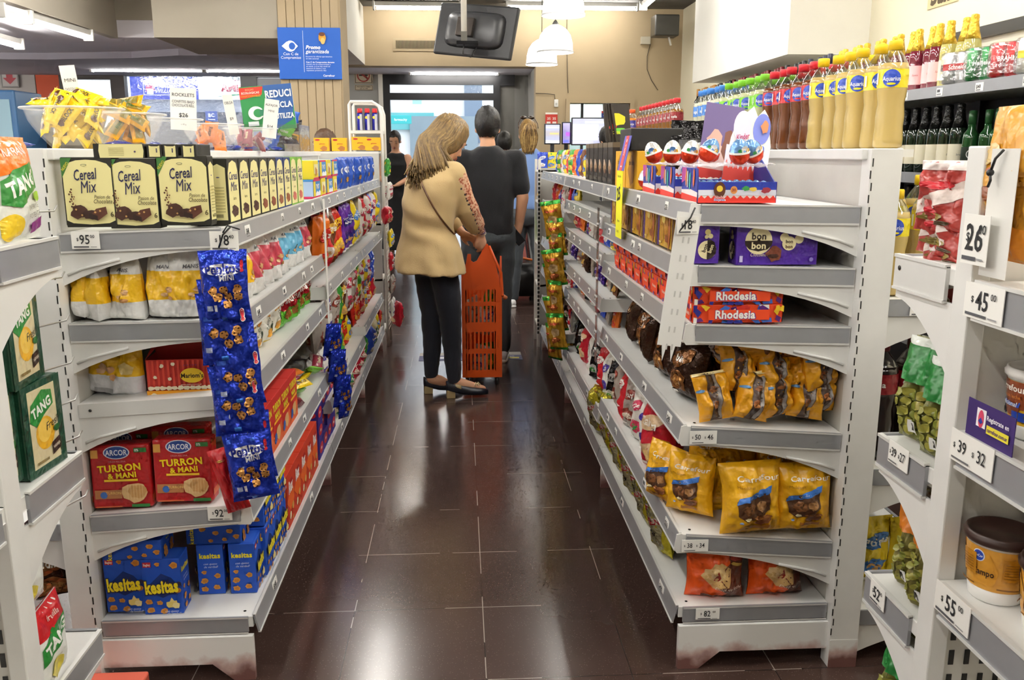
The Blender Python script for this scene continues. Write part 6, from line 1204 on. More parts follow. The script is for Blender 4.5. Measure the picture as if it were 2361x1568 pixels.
K_rho = Kind('wafer_box', 'wafer box', carton(.232, .09, .047, 'ec4a1a', rho, rhs, conf))
p = P(1698, 752, Y=2.16)
for j in range(2): K_rho.put((p.x-.002, 2.192+.004*j, .9735+j*.0475), (0, 0, R(-1.2+j)), '%s of two orange wafer boxes stacked with their name forward' % ('lower', 'upper')[j])
rh2 = conf[6:22]+[('r', .14, .2, .86, .75, 'e84a20'), ('t', 'Rhodesia', .5, .5, .2, 'f4d8c8', dict(fit=.5))]
K_rh2 = Kind('wafer_box', 'wafer box', carton(.12, .09, .062, 'e2451c', rh2, conf[4:16], conf[:9]))
for i in range(8):
    for j in range(2): K_rh2.put((.640, 2.33+i*.128, .9745+j*.0625), (0, 0, -HP), 'orange wafer box facing the aisle, %s row, %s from the shelf corner' % (('lower', 'upper')[j], ORD[i]), 'orange wafer boxes facing the aisle')
# muffin packets in a pile
muf = [('r', .28, .0, .62, 1, '4a3428'), ('b', .42, .3, .15, .13, 'a05a24', 3), ('b', .42, .26, .10, .07, 'c8864a', 4), ('b', .45, .62, .13, .10, '8a5228', 5), ('r', .5, .02, .60, .98, '8f8884'), ('e', .10, .62, .12, .05, '6aa0d4'), ('r', .0, .94, 1, 1, 'e8d8a0')]
K_muf = [Kind('muffin_packet', 'muffin packet', bag(.095, .15, .06, 'e0a01c', muf, 'pillow', 'film', s_, crease=.008, seal=.05)) for s_ in (81, 82, 83)]
K_mw = Kind('muffin_packet', 'muffin packet', bag(.13, .15, .07, 'e2a220', [('b', .5, .42, .34, .24, '7a4c28', 3), ('b', .42, .40, .17, .12, 'cc8840', 4), ('b', .66, .45, .12, .12, '9a5a28', 5), ('p', [(.15, .72), (.5, .84), (.85, .74), (.8, .68), (.5, .76), (.2, .66)], '6aa0d4'), ('b', .5, .5, .08, .04, 'e8c88c', 6)], 'pillow', 'film', 84, crease=.008, seal=.04))
pm = [(1663, 985, 2.14, 0, 0, -18, 3), (1735, 1012, 2.135, 0, 1, -12, 0), (1800, 1000, 2.15, 0, 2, -10, 5), (1862, 998, 2.15, 0, 0, -14, -4), (1912, 1000, 2.16, 0, 1, -12, 10), (1712, 935, 2.17, 1, 2, -20, -10), (1795, 935, 2.16, 1, 0, -14, 12), (1850, 930, 2.18, 1, 1, -15, 2), (1908, 955, 2.15, 1, 2, -10, 6), (1752, 885, 2.19, 2, 3, -25, 14), (1868, 880, 2.19, 2, 3, -20, -14), (1700, 905, 2.22, 2, 1, -30, 40), (1820, 850, 2.26, 3, 2, -40, 60), (1925, 870, 2.23, 2, 0, -20, -30), (1758, 845, 2.30, 3, 1, -50, 60)]
for i, (u, v, y, lv, kd, tx_, tz) in enumerate(pm):
    p = P(u, v-2, Y=y); k = K_mw if kd == 3 else K_muf[kd]
    s1 = (1.06, 1.15, .86) if kd != 3 else (1.12, 1.2, .84)
    k.put((p.x, y+.03, .703+(.064, .066, .066, .063)[lv]*lv+.004*(i % 3)), (R(-10+tx_*.55), R(tz*1.4+(14 if i % 2 else -12)), R(tz*1.2+8*(i % 3))), 'golden muffin packet in the right shelf pile, %s row up, %s counted' % (ORD[lv], ORD[i]), None, s1)
for i in range(8):
    G['dark'].put((.655+.03*(i % 2), 2.40+i*.125, .706), (R(-12), R(rr_.uniform(-10, 10)), -HP+rr_.uniform(-.5, .5)), 'dark clear wrapped cake on the fourth right shelf, %s from the muffin pile' % ORD[i], None, (1, 1, 1.05))
for i in range(4): G['dark'].put((.80, 2.38+i*.16, .712), (R(-10), 0, -HP+rr_.uniform(-.5, .5)), 'dark wrapped cake farther in behind the front cakes, %s back' % ORD[i], None, (1.05, 1, 1.2))
# yellow muffin bags
mad = [('t', 'Carrefour', .58, .80, .10, 'f6efe0', dict(fit=.72, force=1, b=.02)), ('t', 'Madalenas', .34, .69, .06, 'a87a1c', dict(fit=.36, b=.01)), ('p', [(.16, .50), (.22, .55), (.4, .57), (.74, .64), (.76, .36), (.62, .26), (.34, .22), (.2, .3)], '5c3a24'), ('b', .38, .40, .13, .09, '8a5a34', 3), ('b', .62, .42, .1, .09, 'a8794a', 4), ('p', [(.15, .46), (.2, .55), (.45, .60), (.78, .70), (.77, .60), (.5, .53), (.3, .50)], '3f7ad0'), ('t', 'Vainilla', .45, .565, .05, 'dfe8f8', dict(a=14, i=.2, b=0)),
   ('b', .62, .22, .14, .07, '7a4424', 5), ('b', .62, .265, .15, .04, 'b07038', 6), ('b', .36, .26, .06, .03, 'f0e4b8', 7), ('r', .4, .10, .74, .15, 'b07028'), ('e', .26, .2, .03, .02, '8aa0c8')]
K_mad = [Kind('muffin_bag', 'muffin bag', bag(.165, .19, .085, 'eab01a', mad, 'pillow', 'film', s_, crease=.008, seal=.02)) for s_ in (91, 92)]
ms = [(1738, 1252, 2.15, 2, 0, 1.04), (1870, 1256, 2.155, -3, 1, .98), (1595, 1200, 2.26, -38, 1, .88), (1535, 1145, 2.36, -60, 0, .9), (1690, 1195, 2.32, 15, 0, .95), (1800, 1190, 2.34, -8, 1, .95), (1895, 1190, 2.32, 5, 0, .95), (1640, 1150, 2.44, -20, 1, .9)]
nm = ['large yellow muffin bag standing front and centre on the fifth right shelf', 'yellow muffin bag leaning against the white post', 'yellow muffin bag turned toward the aisle at the shelf corner', 'yellow muffin bag facing the aisle behind the corner one', 'yellow muffin bag behind the large centre one', 'yellow muffin bag at the back between the front two', 'yellow muffin bag at the back beside the post', 'yellow muffin bag farthest back toward the aisle']
for (u, v, y, rz, k, s_), n_ in zip(ms, nm):
    p = P(u, v, Y=y-.03); K_mad[k].put((p.x, y, .398 if u < 1650 else .385), (R(-5), R(rr_.uniform(-3, 3)), R(rz)), n_, None, s_)
G['red'].put((.625, 2.60, .397), (R(-6), 0, R(-70)), 'red bread bag facing the aisle beyond the yellow muffin bags', None, 1.15)
for i, k in enumerate(['white', 'multi', 'clear', 'redwhite', 'clear']): G[k].put((.63, 2.77+i*.14, .397), (R(-6), 0, -HP+rr_.uniform(-.4, .4)), '%s bread bag on the fifth right shelf, %s beyond the red bread bag' % (CN[k], ORD[i]), None, .95)
# orange muffin bags
ora = [('p', [(.62, 0), (1, 0), (1, .95), (.66, .95), (.75, .6), (.55, .5), (.5, .25), (.7, .12)], '6a3524'), ('t', 'Madalenas', .5, .84, .13, 'f8efe6', dict(i=.3, b=.01, fit=.7)), ('b', .52, .42, .28, .24, 'd8b070', 3), ('b', .50, .45, .2, .16, 'e4c48a', 4), ('p', [(.44, .34), (.6, .34), (.52, .52)], 'a8281c'), ('b', .85, .72, .12, .08, 'a83a2c', 5), ('b', .86, .6, .1, .04, 'c0a04a', 6), ('t', 'Dulce de leche', .72, .22, .07, 'f0e4d4', dict(i=.3, b=0, fit=.5)), ('r', .25, .04, .5, .08, '5a2a1c')]
K_ora = Kind('muffin_bag', 'muffin bag', bag(.148, .175, .08, 'ee5a18', ora, 'pillow', 'film', 95, crease=.008, seal=.02))
for u, y, rz, n_ in ((1650, 2.19, -6, 'orange muffin bag on the lowest right shelf, the one nearer the aisle'), (1790, 2.195, 4, 'orange muffin bag on the lowest right shelf, the one nearer the post')):
    p = P(u, 1400, Y=y-.03); K_ora.put((p.x, y, .182), (R(-5), 0, R(rz)), n_, None, (1.12, 1.1, 1.0))
gd = [('r', 0, 0, 1, 1, 'a8982c')]
K_val = [Kind('gold_packet', 'gold packet', bag(.12, .23, .08, 'c4b82c', [('p', [(.1, .15), (.5, .05), (.92, .2), (.95, .7), (.6, .85), (.1, .75)], 'b4b088'), ('b', .5, .42, .3, .16, '2e241c', 3), ('p', [(.0, .52), (1, .64), (1, .74), (0, .62)], 'ece4d4'), ('t', 'VALLEN', .5, .625, .13, 'c02a38', dict(a=12, b=.04, fit=.85)), *[('r', .12+.07*q, .75, .14+.07*q, .86, '7a7a4a') for q in range(11)]], 'pillow', 'foil', s_, crease=.008)) for s_ in (96, 97)]
for i in range(12): K_val[i % 2].put((.630+.01*(i % 2), 2.46+i*.118, .182), (R(10), R(rr_.uniform(-8, 8)), -HP+rr_.uniform(-.4, .4)), 'gold foil packet with red letters on the lowest right shelf, %s from the near end' % ORD[i], 'gold foil packets', (1, .8, .80))
# second and third bays of the right shelving, aisle side
rows = [(3.53, 16, 1.002, ['yellow', 'blue', 'redwhite', 'clear', 'multi', 'violet', 'orange', 'red'], .62), (3.53, 15, .817, ['violet', 'clear', 'brown', 'dark', 'clear', 'violet'], .55), (3.53, 14, .669, ['multi', 'redwhite', 'blue', 'clear', 'orange', 'black'], .55), (3.53, 15, .337, ['black', 'black', 'redwhite', 'red', 'white', 'multi', 'black'], .95), (3.53, 14, .182, ['blue', 'orange', 'lime', 'violet', 'gold', 'red', 'dark'], .62)]
for r_, (y0, n, z, ks, sc_) in enumerate(rows):
    for i in range(n):
        k = ks[(i*5+r_*2) % len(ks)] if r_ != 0 else ks[i % len(ks)]
        y = y0+i*.155
        zz = z if y < 4.72 else {0: 1.082, 1: .822, 2: .622, 3: .402, 4: .182}[r_]
        G[k].put((.645, y, zz), (R(-6), R(rr_.uniform(-4, 4)), -HP+rr_.uniform(-.35, .35)), '%s packet on the far right shelving, %s shelf from the top, %s along' % (CN[k], ORD[r_+1], ORD[i]), None, sc_)
K_dk = Kind('coffee_box', 'coffee box', carton(.11, .08, .165, '2a2420', [('r', 0, .88, 1, 1, '6a5c48'), ('b', .5, .4, .35, .2, '9a7a5a', 3), ('b', .4, .5, .15, .12, 'd0b8a0', 5), ('b', .65, .3, .15, .1, '5a3a28', 6), ('r', .1, .06, .9, .14, '4a443c')], [('r', 0, .88, 1, 1, '6a5c48')]))
for i in range(6): K_dk.put((.645, 3.52+i*.125, 1.279), (0, 0, -HP), 'dark coffee box on the top right shelf, %s from the yellow strip' % ORD[i], 'dark coffee boxes')
K_yb = Kind('bonbon_box', 'bonbon box', carton(.20, .1, .13, 'e0a81c', [('b', .5, .5, .3, .25, 'b07a1c', 3), ('t', 'bon bon', .5, .7, .2, '5a3a14', dict(fit=.6))], [('b', .5, .5, .25, .2, '6a3a1c', 4)]))
for i in range(2): K_yb.put((.652, 3.06+i*.215, 1.2785), (0, 0, -HP), 'yellow bonbon box on the top right shelf, %s' % ('nearer the single egg', 'nearer the coffee boxes')[i])
plain('black_carton', B(-.09, -.1, 0, .09, .1, .075, mat('22211f', 'card'), .003), (.675, 3.1, 1.41), 'matt black carton lying on the yellow bonbon boxes', 'box')
for i, (k, y) in enumerate(zip(['redyellow', 'yellow', 'brown', 'blue', 'orange', 'green', 'redwhite', 'yellow', 'multi', 'green', 'blue'], [4.33+.145*q for q in range(11)])):
    G[k].put((.65, y, 1.279), (R(-5), 0, -HP+rr_.uniform(-.4, .4)), '%s packet standing far along the top right shelf, %s after the coffee boxes' % (CN[k], ORD[i]), None, .72)
for i in range(4): K_yb.put((.66, 3.98+.21*i, 1.279 if 0 else 1.445), (0, 0, -HP+.1), '', None) if 0 else None
mg = Kind('comic_book', 'comic book', carton(.13, .006, .17, '2a2018', [('b', .5, .6, .35, .2, 'e8d820', 3), ('b', .6, .3, .25, .12, '6ac83a', 4), ('b', .3, .4, .15, .1, 'c83a2c', 5), ('t', 'OFERTA', .5, .25, .1, 'e8e020')]))
for i in range(4): mg.put((.70+.01*i, 3.86+.012*i, 1.447), (R(-12), 0, R(20+9*i)), 'colourful thin comic standing on the coffee boxes, %s' % ORD[i], 'comics above the coffee boxes')
# black and white sweet bags in a clear tub
tb = MB(); 
for b_ in ((-.135, -.22, -.131, .22), (.131, -.22, .135, .22), (-.135, -.22, .135, -.216), (-.135, .216, .135, .22)): tb.box(b_[0], b_[1], 0, b_[2], b_[3], .16, c_)
tb.box(-.135, -.22, 0, .135, .22, .003, c_)
plain('acrylic_tub', tb, (.862, 3.12, 1.285), 'clear tub of black and white striped sweet bags behind the eggs', 'tub')
for i in range(12): G['black'].put((.79+.07*(i % 3), 2.97+.095*(i//3), 1.292), (R(-6), R(rr_.uniform(-7, 7)), R(rr_.uniform(-40, 20))), 'black and white striped bag in the clear tub, %s counted' % ORD[i], 'black and white striped bags', 1.08)
# yellow hand-written strip and promo card
yp = P(1425, 548, X=.555); yt = P(1445, 395, X=.555)
ys_ = empty('offer_strip', yp, (0, R(0), 0)); hh_ = yt.z-yp.z
m = MB(); S_ = flat((0, 0, 0), (0, -1, 0), (0, 0, 1)); m.box(0, -.055, 0, .0015, .055, hh_, mat('f2f020', 'paper'))
m.art([('t', 'Bon o Bon', .5, .92, .055, '2a2a3a', dict(fit=.7, b=0)), ('t', '25', .42, .66, .26, '26262e', dict(b=.03, a=8)), ('t', 'c/u', .75, .80, .05, '26262e', dict(b=0)), ('t', 'Ahorro', .55, .26, .06, '2a2a3a', dict(b=0, fit=.6)), ('t', 'Bon 10', .45, .10, .06, '2a2a3a', dict(b=0, fit=.6))], S_, .11, hh_, kind='paper'); ob('strip', m, ys_)
m = MB(); m.box(0, -.058, 0, .0015, .058, .12, mat('6a66c0', 'paper')); m.art([('r', .3, 0, .72, 1, 'ec5a5a'), ('t', 'MIRA', .5, .6, .14, 'f8e8f0', dict(b=.03, a=80)), ('r', .4, .1, .6, .14, 'f8e8f0'), ('e', .52, .86, .05, .05, 'f8e8f0')], S_, .116, .12, kind='paper'); ob('header', m, ys_, (0, -.01, hh_), (0, R(12), 0))
tag(ys_, 'bright yellow hand lettered offer strip with a violet top hanging on the right rail', 'offer strip')
# white clip strip at the near corner with the 18 tag
ct = P(1590, 490, Y=2.095); cb_ = P(1540, 795, Y=2.105)
cs = empty('hanging_strip', ct)
m = MB(); d_ = (cb_-ct); L0 = d_.length; m.box(-.030, -.001, -L0, .030, .001, .0, mat('ecece9', 'plastic'))
for k in range(7): m.box(-.008, -.002, -.06-k*.045, -.004, -.001, -.075-k*.045, mat('c9c9c6', 'plastic')).box(.006, -.002, -.06-k*.045, .010, -.001, -.075-k*.045, mat('c9c9c6', 'plastic'))
m.prism([(-.018, -L0), (-.006, -L0), (-.012, -L0-.04)], 'y', -.001, .001, mat('ecece9', 'plastic')).prism([(.004, -L0), (.016, -L0), (.010, -L0-.04)], 'y', -.001, .001, mat('ecece9', 'plastic'))
so_ = ob('strip', m, cs, (0, 0, 0), (0, math.atan2(-d_.x, -d_.z), 0))
ob('tag', MB().box(-.028, 0, -.05, .028, .0015, -.008, LABEL).art(price_ops('18', cents='40'), flat((0, 0, -.05), (1, 0, 0), (0, 0, 1)), .056, .042, kind='paper'), cs, (-.004, -.006, -.002), (0, 0, R(10)))
ob('cord', MB().tube([(-.03, -.008, -.05), (0, -.01, -.012), (.012, -.004, .012)], .0022, mat('2a2a2a', 'plastic'), 6), cs)
tag(cs, 'empty white clip strip with an 18 tag hanging at the right shelf corner', 'hanging strip')
c2 = empty('hanging_strip', (.548, 3.43, 1.16)); m = MB(); m.box(-.001, -.024, -.60, .001, .024, .03, mat('f4f4f4', 'clear')); 
for k in range(8): m.box(-.004, -.02, -.03-k*.073, -.001, .02, -.036-k*.073, mat('e4e4e2', 'plastic'))
ob('strip', m, c2); tag(c2, 'see-through plastic clip strip hanging between the right shelf bays', 'hanging strip')
K_snk = Kind('pasta_packet', 'biscuit packet', bag(.10, .17, .03, 'c89a2c', [('r', 0, .9, 1, 1, '3a9a3a'), ('r', 0, 0, 1, .07, '3a9a3a'), ('b', .5, .5, .3, .2, 'e0c08a', 3), ('b', .5, .28, .26, .12, 'a85a2c', 5), ('t', 'crackers', .5, .75, .12, 'c83a3a', dict(fit=.7))], 'pillow', 'foil', 99, crease=.007))
for i in range(9): K_snk.put((.542-.006*(i % 2), 4.70-.012*i*(i % 2), 1.06-.085*i-.12), (R(6), R(-10+4*(i % 3)), -.5-.25*(i % 3)), 'green ended golden packet on the twisted hanging strip, %s from its top' % ORD[i], 'golden packets on the twisted hanging strip', 1.2)
plain('hanging_strip', MB().box(-.0008, -.01, -.95, .0008, .01, .04, mat('e8e8e6', 'plastic')), (.556, 4.72, 1.12), 'narrow strip carrying the golden packets beside the far right shelving', 'hanging strip')
for i in range(6): plain('newspaper', B(-.004, -.07, 0, .004, .07, .18, mat('d8d8d4', 'paper')), (.600+.012*i, 5.75+.03*i, .19), 'pale folded leaflet leaning in the last right bay, %s from the aisle' % ORD[i], 'leaflet', (R(10), R(18), R(0)), 'pale folded leaflets') 
# ================================================================ bottles
def bottle(liq, label, cap, txt='Aquarius', r=.0405, h=.298, fill=.80, blue=True, capr=.019):
    L1, CL = mat(liq, 'liquid'), mat('f2f4f2', 'clear')
    pr_ = [(r*.7, 0), (r*.98, .008), (r, .03), (r*.93, .07), (r*.97, .10), (r*.88, .14), (r*.98, .17), (r, .185), (r, .245), (r*.93, .262), (r*.62, .285), (r*.40, .298), (.0145, .305)]
    s_ = h/.33; pr_ = [(a, b*s_) for a, b in pr_]
    fz = fill*h; low = [q for q in pr_ if q[1] <= fz]; hi = [low[-1]]+[q for q in pr_ if q[1] > fz]
    body = MB(); body.lathe(low, L1, 20); 
    neck = MB(); neck.lathe(hi, CL, 20, cap=False); neck.lathe([(.013, .300*s_), (.013, .315*s_)], CL, 12, cap=False)
    cp = MB(); cp.lathe([(capr, .302*s_), (capr, .327*s_), (capr*.9, .331*s_)], mat(cap, 'plastic'), 20)
    lb = MB(); lb.lathe([(r*1.012, .187*s_), (r*1.012, .243*s_)], mat(label, 'film'), 24, cap=False)
    for a0 in (-1.57, 1.57):
        S = lambda x, y, hh, a0=a0: V(((r*1.015+hh)*cos(a0+x/r), (r*1.015+hh)*sin(a0+x/r), y))
        ww = r*2.2; lh = .056*s_
        ops = [('e', .55, .5, .27, .27, '2a4ab8'), ('t', txt, .55, .48, .34, 'f4f6fa', dict(b=.012, fit=.52, force=1)), ('e', .55, .2, .13, .035, label)] if blue else [('t', txt, .5, .5, .4, 'f4f4f0', dict(b=.02, fit=.8))]
        ops += [('r', .02, .2, .1, .8, 'f0f0ec')]
        lb.art(ops, lambda x, y, hh, S=S: S(x, y+.187*s_, hh), ww, lh, .012, 'film', .0008, .0004)
    return Kind('drink_bottle', 'bottle', [('liquid', body, None, []), ('neck', neck, None, []), ('cap', cp, None, []), ('label', lb, None, [])])
BK = dict(y=bottle('d8bc74', 'ecd820', 'f0c818'), g=bottle('cfd4a4', '7ac828', '7cc82c'), r=bottle('7a4420', 'c8202c', 'd02030'), b=bottle('dcdcc0', '3a7ac8', '3a80d8', blue=False, txt='agua'), c=bottle('8a5a14', '8a2a2c', 'c82028', 'cola', blue=False, h=.27, r=.036), o=bottle('e08a14', '4a4a9a', 'e05a24', 'naranja', blue=False, h=.26, r=.036, fill=.85))
BN = dict(y='yellow capped pale', g='green capped clear', r='red capped amber', b='blue capped water', c='small red capped amber', o='orange capped juice')
seq = ['y']*6+['r']*5+['g']*6+['b']*5
rowx = [(1.235, 2.49), (1.335, 2.86)]
for ri, (x, y0) in enumerate(rowx[:2]):
    y = y0
    for i, k in enumerate(seq if ri == 0 else seq[4:]):
        BK[k].put((x+.006*sin(i*2.2+ri), y, 1.413), (0, 0, R(-38+14*sin(i*1.7+ri*2))), '%s bottle on the unit top, %s row, %s from the near end' % (BN[k], ('front', 'back')[ri], ORD[i]), '%s drink bottles on the unit top' % BN[k]); y += .096
y = 4.62
for i in range(11): BK['c'].put((1.14, y, 1.413), (0, 0, -.6), 'small red capped amber bottle on the unit top, %s beyond the blue caps' % ORD[i], 'small amber bottles'); y += .088
for i in range(6): BK['o'].put((1.10, y+.02, 1.413), (0, 0, -.6), 'orange capped juice bottle at the far end of the unit top, %s' % ORD[i], 'orange capped juice bottles'); y += .082
for i, (x, y, k) in enumerate(((1.135, 2.21, 'y'), (1.235, 2.23, 'y'), (1.335, 2.25, 'y'))): BK[k].put((x, y, oz[0]), (0, 0, R(-30)), 'yellow capped bottle on the shelf behind the end post, %s from the post' % ORD[i], None, .92 if i == 0 else 1.0)
for i, (x, y, k) in enumerate(((1.19, 2.35, 'y'), (1.28, 2.36, 'y'), (1.20, 2.46, 'g'))): BK[k].put((x, y, oz[0]+.0), (0, 0, R(-50)), '%s bottle second back behind the end post, %s along' % (BN[k], ORD[i]), None, 1.03)
cola = bottle('1e0f0c', '8a1420', '6a1018', 'cola', r=.046, h=.33, blue=False, fill=.86)
for i in range(4): cola.put((1.15+.1*i, 2.24+.02*i, oz[1]), (0, 0, R(-30)), 'dark cola bottle on the shelf behind the end post, %s from the post' % ORD[i], 'dark cola bottles')
for i in range(3): G['yellow'].put((1.2+.11*i, 2.3, oz[2]), (0, 0, R(10)), 'yellow packet on the lowest shelf behind the end post, %s' % ORD[i], 'yellow packets low behind the end post')
# glass bottles on the wall shelves
def wine(glass, foil, lab, h=.30, r=.038, champ=False, txt='', ltc='5a5a5a', clearneck=False):
    p_ = [(r*.8, 0), (r, .01), (r, .17)]+([(r*.9, .195), (r*.6, .235), (.016, .27), (.014, .295)] if champ else [(r*.92, .19), (.016, .215), (.0145, .29)])
    s_ = h/.30; body = MB().lathe([(a, b*s_) for a, b in p_], mat(glass, 'glass'), 18)
    f0 = .215 if not champ else .20; fm = 'foil' if champ else 'plastic'
    fl_ = MB()
    if champ: fl_.lathe([(r*.88, .20*s_), (r*.62, .236*s_), (.0175, .272*s_), (.0185, .279*s_), (.016, .283*s_), (.0185, .288*s_), (.017, .302*s_), (.008, .306*s_)], mat(foil, 'foil'), 18)
    else: fl_.lathe([(.0165, .235*s_), (.0165, .298*s_), (.012, .300*s_)], mat(foil, 'plastic'), 16)
    lb = MB(); lb.lathe([(r*1.01, .04*s_), (r*1.01, .13*s_)], mat(lab, 'paper'), 22, cap=False)
    if txt:
        for a0 in (-1.9,):
            lb.art([('e', .5, .62, .3, .3, 'c8c8c8'), ('e', .5, .62, .24, .24, lab), ('t', txt, .5, .22, .2, ltc, dict(b=.02, fit=.8))] if txt == 'Heineken' else [('t', txt, .5, .5, .14, ltc, dict(b=.0, i=.2, fit=.7))], lambda x, y, hh, a0=a0: V(((r*1.015+hh)*cos(a0+x/r), (r*1.015+hh)*sin(a0+x/r), y+.04*s_)), r*2, .09*s_, .012, 'paper', .0006, .0004)
    return Kind('wine_bottle' if txt != 'Heineken' else 'beer_bottle', 'bottle', [('glass', body, None, []), ('foil' if champ else 'cap', fl_, None, []), ('label', lb, None, [])])
ZW = 1.69
wr = empty('wall_rack', (2.14, 2.7, 0))
def rk(n, m): return ob(n, m, wr)
for z, dk in ((ZW, 0), (1.31, 0), (.95, 0), (.55, 0)):
    s1 = rk('shelf', B(0, 0, z-.035, .46, 6.3, z, mat('2a2825', 'paint') if z < 1.5 else STEEL)); ob('price_rail', MB().box(-.012, 0, z-.045, 0, 6.3, z+.004, RAIL), s1)
    for k in range(9): ob('price_tag', TAGS[k % 3], s1, (-.0135, .25+k*.3, z-.04), (0, 0, -HP))
rk('back_panel', B(.45, 0, .1, .47, 6.3, 1.68, mat('24221f', 'paint')))
rk('upper_panel', B(.45, 0, 1.68, .47, 2.1, 1.955, mat('e6e2d2', 'paint')))
rk('top_trim', B(.42, 0, 1.955, .47, 2.1, 2.01, mat('26241f', 'paint')))
for k in range(5): rk('upright', B(.42, k*1.55, 0, .46, k*1.55+.04, 1.7, mat('2a2825', 'paint')))
tag(wr, 'long dark wall rack of bottles along the right wall', 'wall rack')
W1 = wine('6a2030', 'd8b23a', 'e8b8b8', champ=True, txt='Santa', ltc='8a3a3a'); W2 = wine('b8b06a', 'd8b23a', 'ece6c0', champ=True, txt='Julia', ltc='6a6a3a')
W3 = wine('1c1c1a', '6a1a24', 'e4dcc8'); W4 = wine('1a1a18', 'c08a48', 'e0d0a8'); W5 = wine('161616', '2a2a2c', 'd8d0c0'); W6 = wine('1c2430', '20223c', 'c8c8d8'); W7 = wine('142018', '26262a', '2c3a2c')
W8 = wine('16261a', '1a1a1a', 'e8e0c8', champ=True, txt='brut'); WH = wine('1f4a26', '2a5a30', '1e2a20', h=.27, r=.033, txt='Heineken', ltc='e8ece8')
y = 3.86; i = 0
for k, n in ((W2, 3), (W1, 6), (W1, 3), (W2, 4)):
    for j in range(n):
        k.put((2.26+.02*(j % 2), y, ZW+.001), (0, 0, .3*sin(i)), 'gold topped %s sparkling bottle on the top wall shelf, %s from near' % ('rose' if k is W1 else 'pale', ORD[i]), 'gold topped sparkling wine bottles'); y += .093; i += 1
i = 0
for k, n, nm_, step in ((W6, 4, 'navy capped', .1), (W7, 4, 'black capped', .1), (W3, 13, 'dark red capped', .09), (W5, 5, 'dark grey capped', .09), (W4, 7, 'copper capped', .09)):
    for j in range(n):
        k.put((2.25+.012*(j % 3), y, ZW+.001), (0, 0, .2), '%s wine bottle on the top wall shelf, %s of its colour' % (nm_, ORD[j]), '%s wine bottles on the wall shelf' % nm_); y += step
y = 2.95
for j in range(9): WH.put((2.21+.015*(j % 2), y, 1.311), (0, 0, 0), 'green beer bottle on the second wall shelf, %s from the near end' % ORD[j], 'green beer bottles'); y += .095
for j in range(6): W8.put((2.21, y, 1.311), (0, 0, .2*j), 'dark foil topped bottle beyond the green beers, %s along' % ORD[j], 'dark foil topped bottles'); y += .095
for j in range(6): (W7 if j % 2 else W5).put((2.2, y, 1.311), (0, 0, 0), 'dark wine bottle beyond the foil topped ones, %s along' % ORD[j], 'dark wine bottles on the second wall shelf'); y += .1
for j in range(14): (W8 if j % 2 else W5).put((2.22, 3.0+j*.1, .951), (0, 0, 0), 'dark bottle on the third wall shelf, %s from the near end' % ORD[j], 'dark bottles on the third wall shelf')
# shrink wrapped cans
def cans(col, txt, tc, band=None):
    m = MB()
    for x in (-.066, 0, .066):
        for yy in (-.033, .033): m.lathe([(.027, 0), (.032, .006), (.032, .108), (.027, .118), (.026, .116)], mat(col, 'metal'), 16, T=Matrix.Translation((x, yy, 0)))
    f = MB(); f.box(-.1, -.067, .0, .1, .067, .121, mat('ffffff', 'clear'), b=.012)
    ops = ([('r', .1, .42, .9, .62, band)] if band else [])+[('t', txt, .5, .52, .2, tc, dict(b=.03, fit=.78))]
    f.art(ops, FR(-.068), .2, .121, kind='film'); f.art(ops, flat((-.101, 0, 0), (0, -1, 0), (0, 0, 1)), .13, .121, kind='film')
    return Kind('can_pack', 'can pack', [('cans', m, None, []), ('wrap', f, None, [])])
for (c1, t1, tc, bd), y, n_ in zip((('c2c2c4', 'Schneider', 'f0e8e4', 'b83a3a'), ('1f8a44', 'Heineken', 'f0f4f0', None), ('cc1c26', 'BRAHMA', 'f6eeee', None), ('d8d8d4', 'Stella', 'a82a2a', 'e8d040')), (3.80, 3.62, 3.45, 3.28), ('silver shrink wrapped pack of beer cans on the top wall shelf', 'green shrink wrapped pack of beer cans on the top wall shelf', 'red shrink wrapped pack of beer cans on the top wall shelf', 'pale pack of beer cans at the right picture edge')):
    cans(c1, t1, tc, bd).put((2.215, y, ZW+.001), (0, 0, -HP+.5), n_, None, (.9, 1, 1.1))
# ================================================================ near left unit: powdered drinks
def tang(frame, mid, nm='tang'):
    return [('r', .0, 0, 1, 1, frame), ('r', .14, .08, .84, .93, mid), ('e', .5, .42, .24, .24, 'ecb42c'), ('e', .48, .45, .17, .17, 'f4cc5c'), ('p', [(.14, .60), (.2, .78), (.5, .90), (.74, .86), (.76, .70), (.5, .62), (.3, .52)], '2f8a3a'), ('t', 'TANG', .45, .715, .15, 'f4f4ee', dict(b=.04, fit=.5, force=1, a=14)), ('t', 'Fresh', .68, .50, .12, '3a3a2a', dict(b=0, i=.3, a=10)), ('p', [(.62, .14), (.84, .18), (.84, .32), (.62, .28)], '3a2c24'), ('t', 'NARANJA', .73, .23, .05, 'e8dcc8', dict(fit=.18, a=10)), ('b', .78, .42, .08, .06, '2f6a34', 4), ('r', .2, .12, .5, .15, '8a7a4a')]
K_tg = Kind('drink_powder_box', 'drink powder box', carton(.145, .07, .192, '1f4a36', tang('1f4a36', 'd8cca4'), [('r', .1, .1, .9, .9, '25543e')], kind='film', b=.004))
K_tg2 = Kind('drink_powder_box', 'drink powder box', carton(.145, .07, .192, '1f4a36', tang('1f4a36', 'e4dcb4'), [], kind='film', b=.004))
zt_ = .754
K_tg.put(P(72, 1000, X=-.885)+V((0, 0, 0)), (0, 0, HP+R(-8)), 'x') if 0 else None
K_tg.put((-.900, 1.765, zt_), (0, 0, HP-R(4)), 'green drink powder box on the left edge shelf, front right of the lower two')
K_tg2.put((-.905, 1.605, zt_), (0, 0, HP+R(6)), 'green drink powder box cut by the left edge, in the lower pair')
